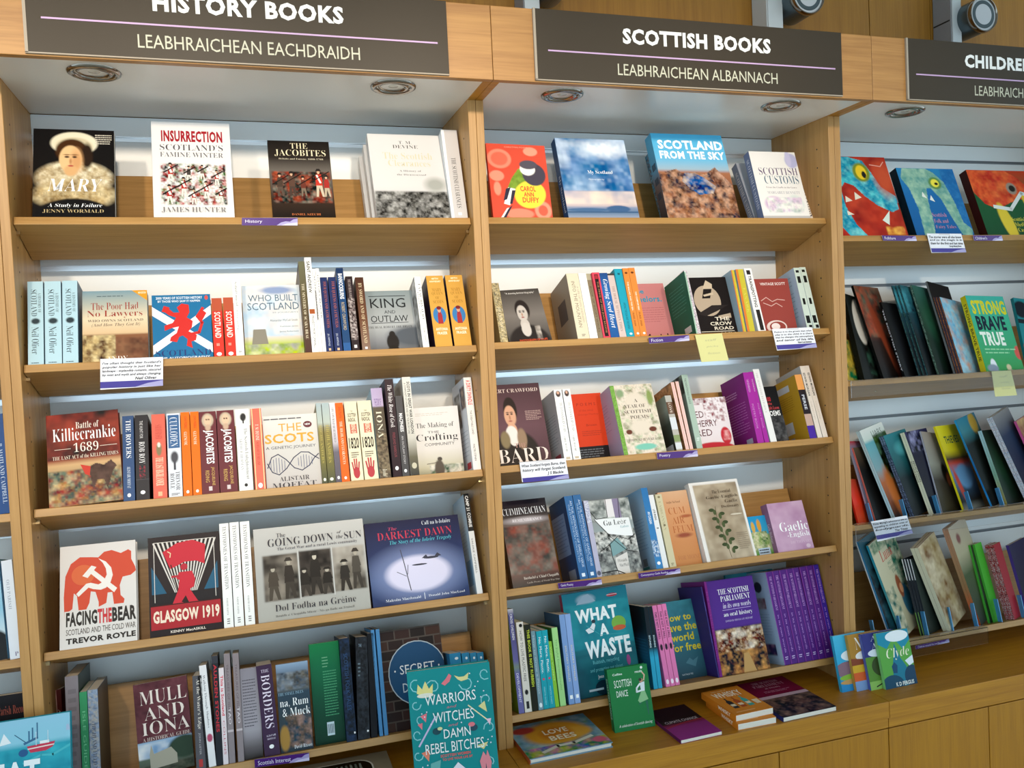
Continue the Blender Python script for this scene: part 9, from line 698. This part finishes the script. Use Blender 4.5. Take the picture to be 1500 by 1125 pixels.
WHI = [('r', 0, 0, 1, 1, '#e08a2c'), tt('little book of', .2, .05, .6, .1, '#f4d8a8', 'n'), tt('WHISKY', .12, .14, .86, .34, '#fbf0dc', 'b')] + [q for i, c2 in enumerate(('#1f2a34', '#b8542c', '#3ab0a8')) for q in (('p', [(.2 + .2 * i, .58), (.2 + .2 * i, .52), (.25 + .2 * i, .46), (.25 + .2 * i, .38), (.29 + .2 * i, .38), (.29 + .2 * i, .46), (.34 + .2 * i, .52), (.34 + .2 * i, .78), (.2 + .2 * i, .78)], c2), ('r', .21 + .2 * i, .62, .33 + .2 * i, .7, '#f0e0c0'))] + [('p', [(.8, .6), (.96, .6), (.94, .76), (.82, .76)], '#f0dcb8'), ('r', .1, .9, .6, .93, '#f0b070')]
flatbook(1.711, -.146, ZW, -1, .119, .172, .0175, '#e08a2c', 'orange whisky paperback, lower of the stack of two on the worktop', WHI, L=[('r', 0, 0, 1, 1, '#d87c20'), ('v', 'WHISKY', .2, .5, .8, .85, '#fbf0dc', 'b')], lc='#d87c20')
flatbook(1.7135, -.133, ZW + .018, 2, .121, .172, .0175, '#e08a2c', 'orange whisky paperback with three bottles, upper of the stack of two', WHI, L=[('r', 0, 0, 1, 1, '#d87c20'), ('v', 'WHISKY', .2, .5, .8, .85, '#fbf0dc', 'b')], lc='#d87c20')
flatbook(1.8505, -.1515, ZW, 1, .176, .247, .013, '#2a2228', 'crimson and dark photograph paperback lying flat, THE SCOTTISH PARLIAMENT', [('n', 0, .5, 1, 1, ['#2a2830', '#6a4a44', '#1a1c24', '#8a6a5c', '#141820'], 7, 321), ('r', 0, 0, 1, .45, '#7a1238'), ('r', 0, .45, 1, .52, '#c8a8b4'), tt('THE SCOTTISH', .3, .05, .8, .11, '#d8a8b8', 's'), tt('PARLIAMENT', .25, .13, .85, .2, '#d8a8b8', 's'), tt('at twenty', .4, .23, .7, .28, '#d8a8b8', 's'), ('b', .3, .32, .8, .38, 2, '#b87890', .4)], L=[('r', 0, 0, 1, 1, '#2a3070')], lc='#2a3070')
KB = (('#3ab0d8', (2.1235, -.0525), 'cyan pocket book with a white castle, leftmost of the fanned four', [('g', [(0, '#4ab8dc'), (.45, '#34a8d4'), (.5, '#34a8d4'), (1, '#2a88b8')]), ('se', .5, .38, .35, .1, '#e8f0f4', .1), ('se', .3, .62, .4, .14, '#8a6a78', .1), ('r', .35, .5, .6, .72, '#c8b0b0'), ('p', [(.33, .5), (.45, .43), (.62, .5)], '#2a2430'), ('se', .5, .76, .5, .06, '#8ab83a', .1), ('se', .5, .84, .5, .05, '#c89a5a', .1), ('r', 0, .88, 1, 1, '#2a8cc8'), ('se2', .6, .93, .1, .015, '#b83a5c'), tt('Old', .4, .04, .9, .14, '#2a7aa8', 's'), tt('Meg', .35, .18, .9, .3, '#2a7aa8', 's')], '#3ab0d8'),
      ('#a8762c', (2.1655, -.064), 'brown and orange pocket book with a sailing boat, second of the fanned four', [('r', 0, 0, 1, .5, '#b08030'), ('se', .55, .4, .4, .1, '#f0ece8', .1), ('p', [(0, .42), (.4, .46), (.5, .6), (0, .6)], '#8a4428'), ('r', 0, .55, 1, .68, '#d8a82a'), ('r', 0, .68, 1, .83, '#d8602a'), ('r', 0, .83, 1, 1, '#7a9ac8'), ('p', [(.5, .84), (.6, .92), (.42, .92)], '#ffffff'), tt('Nessie', .2, .06, .95, .28, '#f4ece0', 's')], '#c89a4a'),
      ('#3a3c8c', (2.2075, -.0755), 'indigo and green pocket book, third of the fanned four', [('r', 0, 0, 1, .42, '#34367c'), ('r', 0, .42, 1, 1, '#5a8a34'), ('se', .55, .6, .4, .2, '#3a4a24', .1), ('r', 0, .85, .4, 1, '#8ab85a'), ('l', [(.2, .95), (1, .78)], .03, '#1a1a1a'), ('se', .4, .36, .3, .07, '#e0e4f0', .1), tt('Abi', .25, .05, .7, .15, '#e8e8f4', 's'), tt('Above', .25, .18, .95, .3, '#e8e8f4', 's')], '#5a6ab8'),
      ('#6ab04a', (2.2505, -.0875), 'green pocket book reading CLYDE with a white cloud, front of the fanned four', [('r', 0, 0, 1, 1, '#5fa848'), ('p', [(0, 0), (1, 0), (1, .2), (.75, .35), (.5, .12), (.25, .3), (0, .2)], '#1f8ca8'), ('se', .62, .1, .36, .1, '#eef2f4', .05), ('p', [(.5, .22), (.62, .5), (.75, .65), (.85, 1), (.1, 1), (.3, .8), (.35, .6)], '#1f7a94'), ('se', .25, .95, .35, .18, '#1a4a64', .03), ('se', .9, .85, .25, .2, '#1f4460', .03), ('p', [(.74, .56), (1, .48), (1, .62), (.85, .66)], '#e8f0f4'), ('p', [(.3, .62), (.4, .55), (.48, .62), (.44, .75), (.32, .74)], '#1c4a70'), tt('Clyde', .2, .3, .92, .52, '#f0f0d0', 'si'), tt('K D FERGUS', .34, .91, .9, .98, '#f4f8f0', 'b')], '#8ad084'))
for c, (x, y), lab, A, lc in KB:
    vec = [q for q in A if q[0] == 'se']; A2 = [('se2',) + q[1:6] if q[0] == 'se' else q for q in A]
    wbook('F', (x, y, ZW), math.radians(13.5), math.radians(1.5), .118, .161, .0105, c, lab, A2, L=[('r', 0, 0, 1, 1, lc)], lc=lc)
# framed print lying under the lowest history shelf
fr = empty('framed_photograph', (.40, -.15, ZW), label='tan framed kilt photograph lying on the worktop below the lowest history shelf', cat='picture')
mb = MB(); mb.box((0, 0, 0), (.395, .232, .02)); mb.build('frame', 'picture_frame', fr, bevel=.002)
mb = MB()
n = 8; w0, w1, h0, h1, rr = .03, .35, .02, .205, .04; pts = []
for cx, cy, a0 in ((w1 - rr, h1 - rr, 0), (w0 + rr, h1 - rr, 90), (w0 + rr, h0 + rr, 180), (w1 - rr, h0 + rr, 270)):
    pts += [(cx + rr * math.cos(math.radians(a0 + 90 * i / n)), cy + rr * math.sin(math.radians(a0 + 90 * i / n))) for i in range(n + 1)]
mb.add([(x, y, .0204) for x, y in pts], [tuple(range(len(pts)))], lin('#e8e0d0')); cx, cy = .19, .1125
mb.add([(cx + (x - cx) * .975, cy + (y - cy) * .96, .0206) for x, y in pts], [tuple(range(len(pts)))], lin('#16150f'))
for i in range(11):
    x = .2 + .0115 * i; mb.add([(x, .12, .0209), (x + .009, .12, .0209), (x + .006, .185, .0209), (x + .001, .185, .0209)], [(0, 1, 2, 3)], lin('#6a6e60' if i % 2 else '#878a7c'))
mb.add([(.16, .15, .0209), (.2, .14, .0209), (.21, .19, .0209), (.17, .185, .0209)], [(0, 1, 2, 3)], lin('#9a9c90'))
mb.build('photograph', 'printed_gloss', fr)

# ============ shelf-edge labels, quote cards, sticky notes ============
def quad_thing(name, label, cat, q, A, base, group=None, thick=.0008):
    """a thin paper sheet hanging on the shelf edge; q = tl, tr, br, bl corners in the shelf-edge plane"""
    e = empty(name, q[0], label=label, cat=cat, group=group); o = Vector(q[0])
    q = [Vector(p) - o for p in q]; mb = MB()
    mb.add([tuple(p) for p in q] + [tuple(p + Vector((0, thick, 0))) for p in q], [(3, 2, 1, 0), (4, 5, 6, 7), (0, 1, 5, 4), (1, 2, 6, 5), (2, 3, 7, 6), (3, 0, 4, 7)])
    mb.build('sheet', 'sticky_yellow' if 'sticky' in name else 'card_paper', e)
    a = MB(); U = ((q[1] - q[0]) + (q[2] - q[3])) / 2; V = ((q[3] - q[0]) + (q[2] - q[1])) / 2
    art(a, q[0], U, V, (0, -1, 0), base, A, U.length, V.length); a.build('print', 'printed_gloss' if 'label' in name else 'printed_card', e); return e
LAND = lambda y0: [('p', [(.62, 1), (.7, .6), (.78, .45), (.86, .5), (.92, .2), (1, .1), (1, 1)], '#a89ccc'), ('p', [(.7, 1), (.8, .75), (1, .6), (1, 1)], '#d0c8e4')]

PAPERS = [('shelf_label', 'purple shelf label reading HISTORY on the top history shelf edge', 'label', [(0.5094, 0.0146, 1.9987), (0.6395, 0.0146, 1.9989), (0.6384, 0.0146, 1.9802), (0.5084, 0.0146, 1.9808)], ('History', 0.36)),
 ('shelf_label', 'purple shelf label reading FICTION on the second Scottish shelf edge', 'label', [(1.5719, 0.0146, 1.6688), (1.6985, 0.0146, 1.6712), (1.7, 0.0146, 1.6553), (1.5737, 0.0146, 1.652)], ('Fiction', 0.34)),
 ('shelf_label', 'purple shelf label reading POETRY on the third Scottish shelf edge', 'label', [(1.583, 0.0146, 1.3457), (1.7104, 0.0146, 1.344), (1.7129, 0.0146, 1.3252), (1.5845, 0.0146, 1.3277)], ('Poetry', 0.32)),
 ('shelf_label',
  'purple shelf label reading GAELIC POETRY on the fourth Scottish shelf edge',
  'label',
  [(1.2708, 0.0146, 1.0166), (1.3991, 0.0146, 1.0115), (1.4005, 0.0146, 0.9967), (1.2728, 0.0146, 1.0006)],
  ('Gaelic Poetry', 0.34)),
 ('shelf_label',
  'purple shelf label reading LEARNING GAELIC on the fourth Scottish shelf edge',
  'label',
  [(1.5105, 0.0146, 1.0136), (1.6411, 0.0146, 1.0124), (1.6425, 0.0146, 0.9977), (1.5117, 0.0146, 0.999)],
  ('Contemporary Gaelic Reading', 0.7)),
 ('shelf_label', 'purple shelf label reading FOLKLORE on the top right shelf edge', 'label', [(2.3734, 0.0146, 1.9488), (2.5003, 0.0146, 1.9468), (2.5049, 0.0146, 1.931), (2.3786, 0.0146, 1.9326)], ('Folklore', 0.38)),
 ('shelf_label',
  "purple shelf label reading CHILDREN'S on the top right shelf edge",
  'label',
  [(2.7254, 0.0146, 1.9474), (2.8423, 0.0146, 1.9469), (2.8474, 0.0146, 1.9298), (2.7304, 0.0146, 1.9305)],
  ("Children's", 0.46)),
 ('shelf_label',
  'purple shelf label on the lowest right shelf edge',
  'label',
  [(2.4536, 0.0146, 0.6663), (2.5854, 0.0146, 0.6691), (2.5877, 0.0146, 0.6577), (2.4558, 0.0146, 0.6546)],
  ('Children around the world', 0.7)),
 ('shelf_label',
  'lilac mottled shelf label reading SCOTTISH INTEREST on the bottom history shelf',
  'label',
  [(0.4644, 0.0146, 0.6855), (0.5939, 0.0146, 0.6777), (0.5938, 0.0146, 0.658), (0.4642, 0.0146, 0.6652)],
  ('Scottish Interest', 0.66)),
 ('quote_card',
  'handwritten white and purple quote card taped under the second history shelf edge',
  'card',
  [(0.181, 0.0146, 1.6759), (0.3146, 0.0146, 1.6714), (0.3108, 0.0146, 1.6072), (0.1767, 0.0146, 1.6055)],
  ("I've often thought that Scotland's", 'popular history is just like her', 'landscape - implausibly romantic, obscured', 'by mist and myth and always changing.', 'Neil Oliver')),
 ('quote_card',
  'handwritten quote card taped at the right end of the second Scottish shelf',
  'card',
  [(1.9723, 0.0146, 1.678), (2.1088, 0.0146, 1.676), (2.1258, 0.0146, 1.6174), (1.9872, 0.0146, 1.6146)],
  ('Fiction is to the grown man what', 'play is to the child; it is there', 'that he changes the atmosphere', 'and tenor of his life.', 'Robert Louis Stevenson')),
 ('quote_card',
  'handwritten quote card taped at the left end of the third Scottish shelf',
  'card',
  [(1.1781, 0.0146, 1.3529), (1.3067, 0.0146, 1.3537), (1.3172, 0.0146, 1.2976), (1.1831, 0.0146, 1.2999)],
  ('When Scotland forgets Burns, then', 'history will forget Scotland.', 'J S Blackie')),
 ('quote_card',
  'handwritten quote card taped to the top right shelf edge below the blue monster',
  'card',
  [(2.5438, 0.0146, 1.954), (2.6772, 0.0146, 1.9514), (2.6973, 0.0146, 1.8939), (2.5605, 0.0146, 1.8938)],
  ('The stories were all she knew', 'and so the magic is in', 'them for the first and last time.', 'George Mackay Brown')),
 ('quote_card',
  'handwritten quote card taped to the third right shelf edge beside the divider',
  'card',
  [(2.3, 0.0146, 1.0758), (2.4378, 0.0146, 1.0741), (2.457, 0.0146, 1.0226), (2.323, 0.0146, 1.0109)],
  ("Katie Morag's adventures are so", 'appealing to children even of', 'bodyguards.', 'The Times')),
 ('sticky_note', 'pale yellow sticky note hanging from the second Scottish shelf', 'note', [(1.7179, 0.0146, 1.6712), (1.8041, 0.0146, 1.6716), (1.8239, 0.0146, 1.5939), (1.7357, 0.0146, 1.5927)], ()),
 ('sticky_note', 'pale yellow sticky note under the STRONG BRAVE TRUE book', 'note', [(2.7862, 0.0146, 1.5118), (2.8569, 0.0146, 1.5103), (2.891, 0.0146, 1.4281), (2.8004, 0.0146, 1.4292)], ())]
for name, label, cat, q, txt in PAPERS:
    if name == 'shelf_label':
        A = [('r', 0, 0, 1, 1, '#4a1f74')] + LAND(0) + [tt(txt[0], .06, .25, txt[1], .78, '#e8e0f0', 'n')]; quad_thing(name, label, cat, q, A, '#4a1f74', 'purple shelf labels')
    elif name == 'quote_card':
        n = len(txt); A = [('r', 0, 0, 1, 1, '#efeef4'), ('r', 0, .78, 1, 1, '#4c4494'), ('p', [(.55, 1), (.75, .88), (1, .8), (1, 1)], '#a8a4d0'), ('r', .34, 0, .66, .08, '#dcd8dc')]
        for i, s in enumerate(txt):
            y0 = .1 + .66 * i / n; x0, x1 = (.03, .97) if i < n - 1 else (.55, .9)
            A.append(tt(s, x0, y0 + .02, x1, y0 + .6 / n, '#14141c', 'bi'))
        quad_thing(name, label, cat, q, A, '#efeef4', 'handwritten quote cards')
    else:
        A = [('r', 0, 0, 1, 1, '#dcd694')] + [tt(s, .3, .18 + .24 * i, .75, .26 + .24 * i, '#b8b488', 'i') for i, s in enumerate(('staff', 'picks', 'fiction'))]
        quad_thing(name, label, cat, q, A, '#dcd694')

# ============ clear acrylic display trays in the children's bay ============
for i, (z, deg) in enumerate(SHELVES[2][1:]):
    th = math.radians(deg); s, c = math.sin(th), math.cos(th)
    e = empty('acrylic_tray', (2 * P + T, SET, z), label='clear acrylic slotted tray with a drop lip, %s shelf of the right bay' % ('second', 'third', 'lowest')[i], cat='display tray', group='clear acrylic trays')
    Mx = lambda q: (q[0], q[1] * c + q[2] * s, -q[1] * s + q[2] * c)
    w = P - 2 * T - .02 if i != 2 else .52
    if i == 1: w = .74
    mb = MB(); mb.box((.02, -.012, -.0265), (w, -.0095, -.0265 + .0), (lambda q: q)); 
    mb = MB(); mb.box((.02, -.0155, -.052), (w, -.0135, -.001)); mb.build('front_lip', 'acrylic', e)
    mb = MB(); mb.box((.02, -.014, -.0005), (w, .004, .0008)); mb.build('top_fold', 'acrylic', e)
    n = (0, 6, 7)[i]
    for j in range(n):
        X = .1 + j * (.1 if i == 2 else .13)
        mb = MB(); mb.box((X, .004, .001), (X + .003, .02, (.06, .06, .075)[i]), Mx); mb.build('slot_divider', 'acrylic_edge', e)
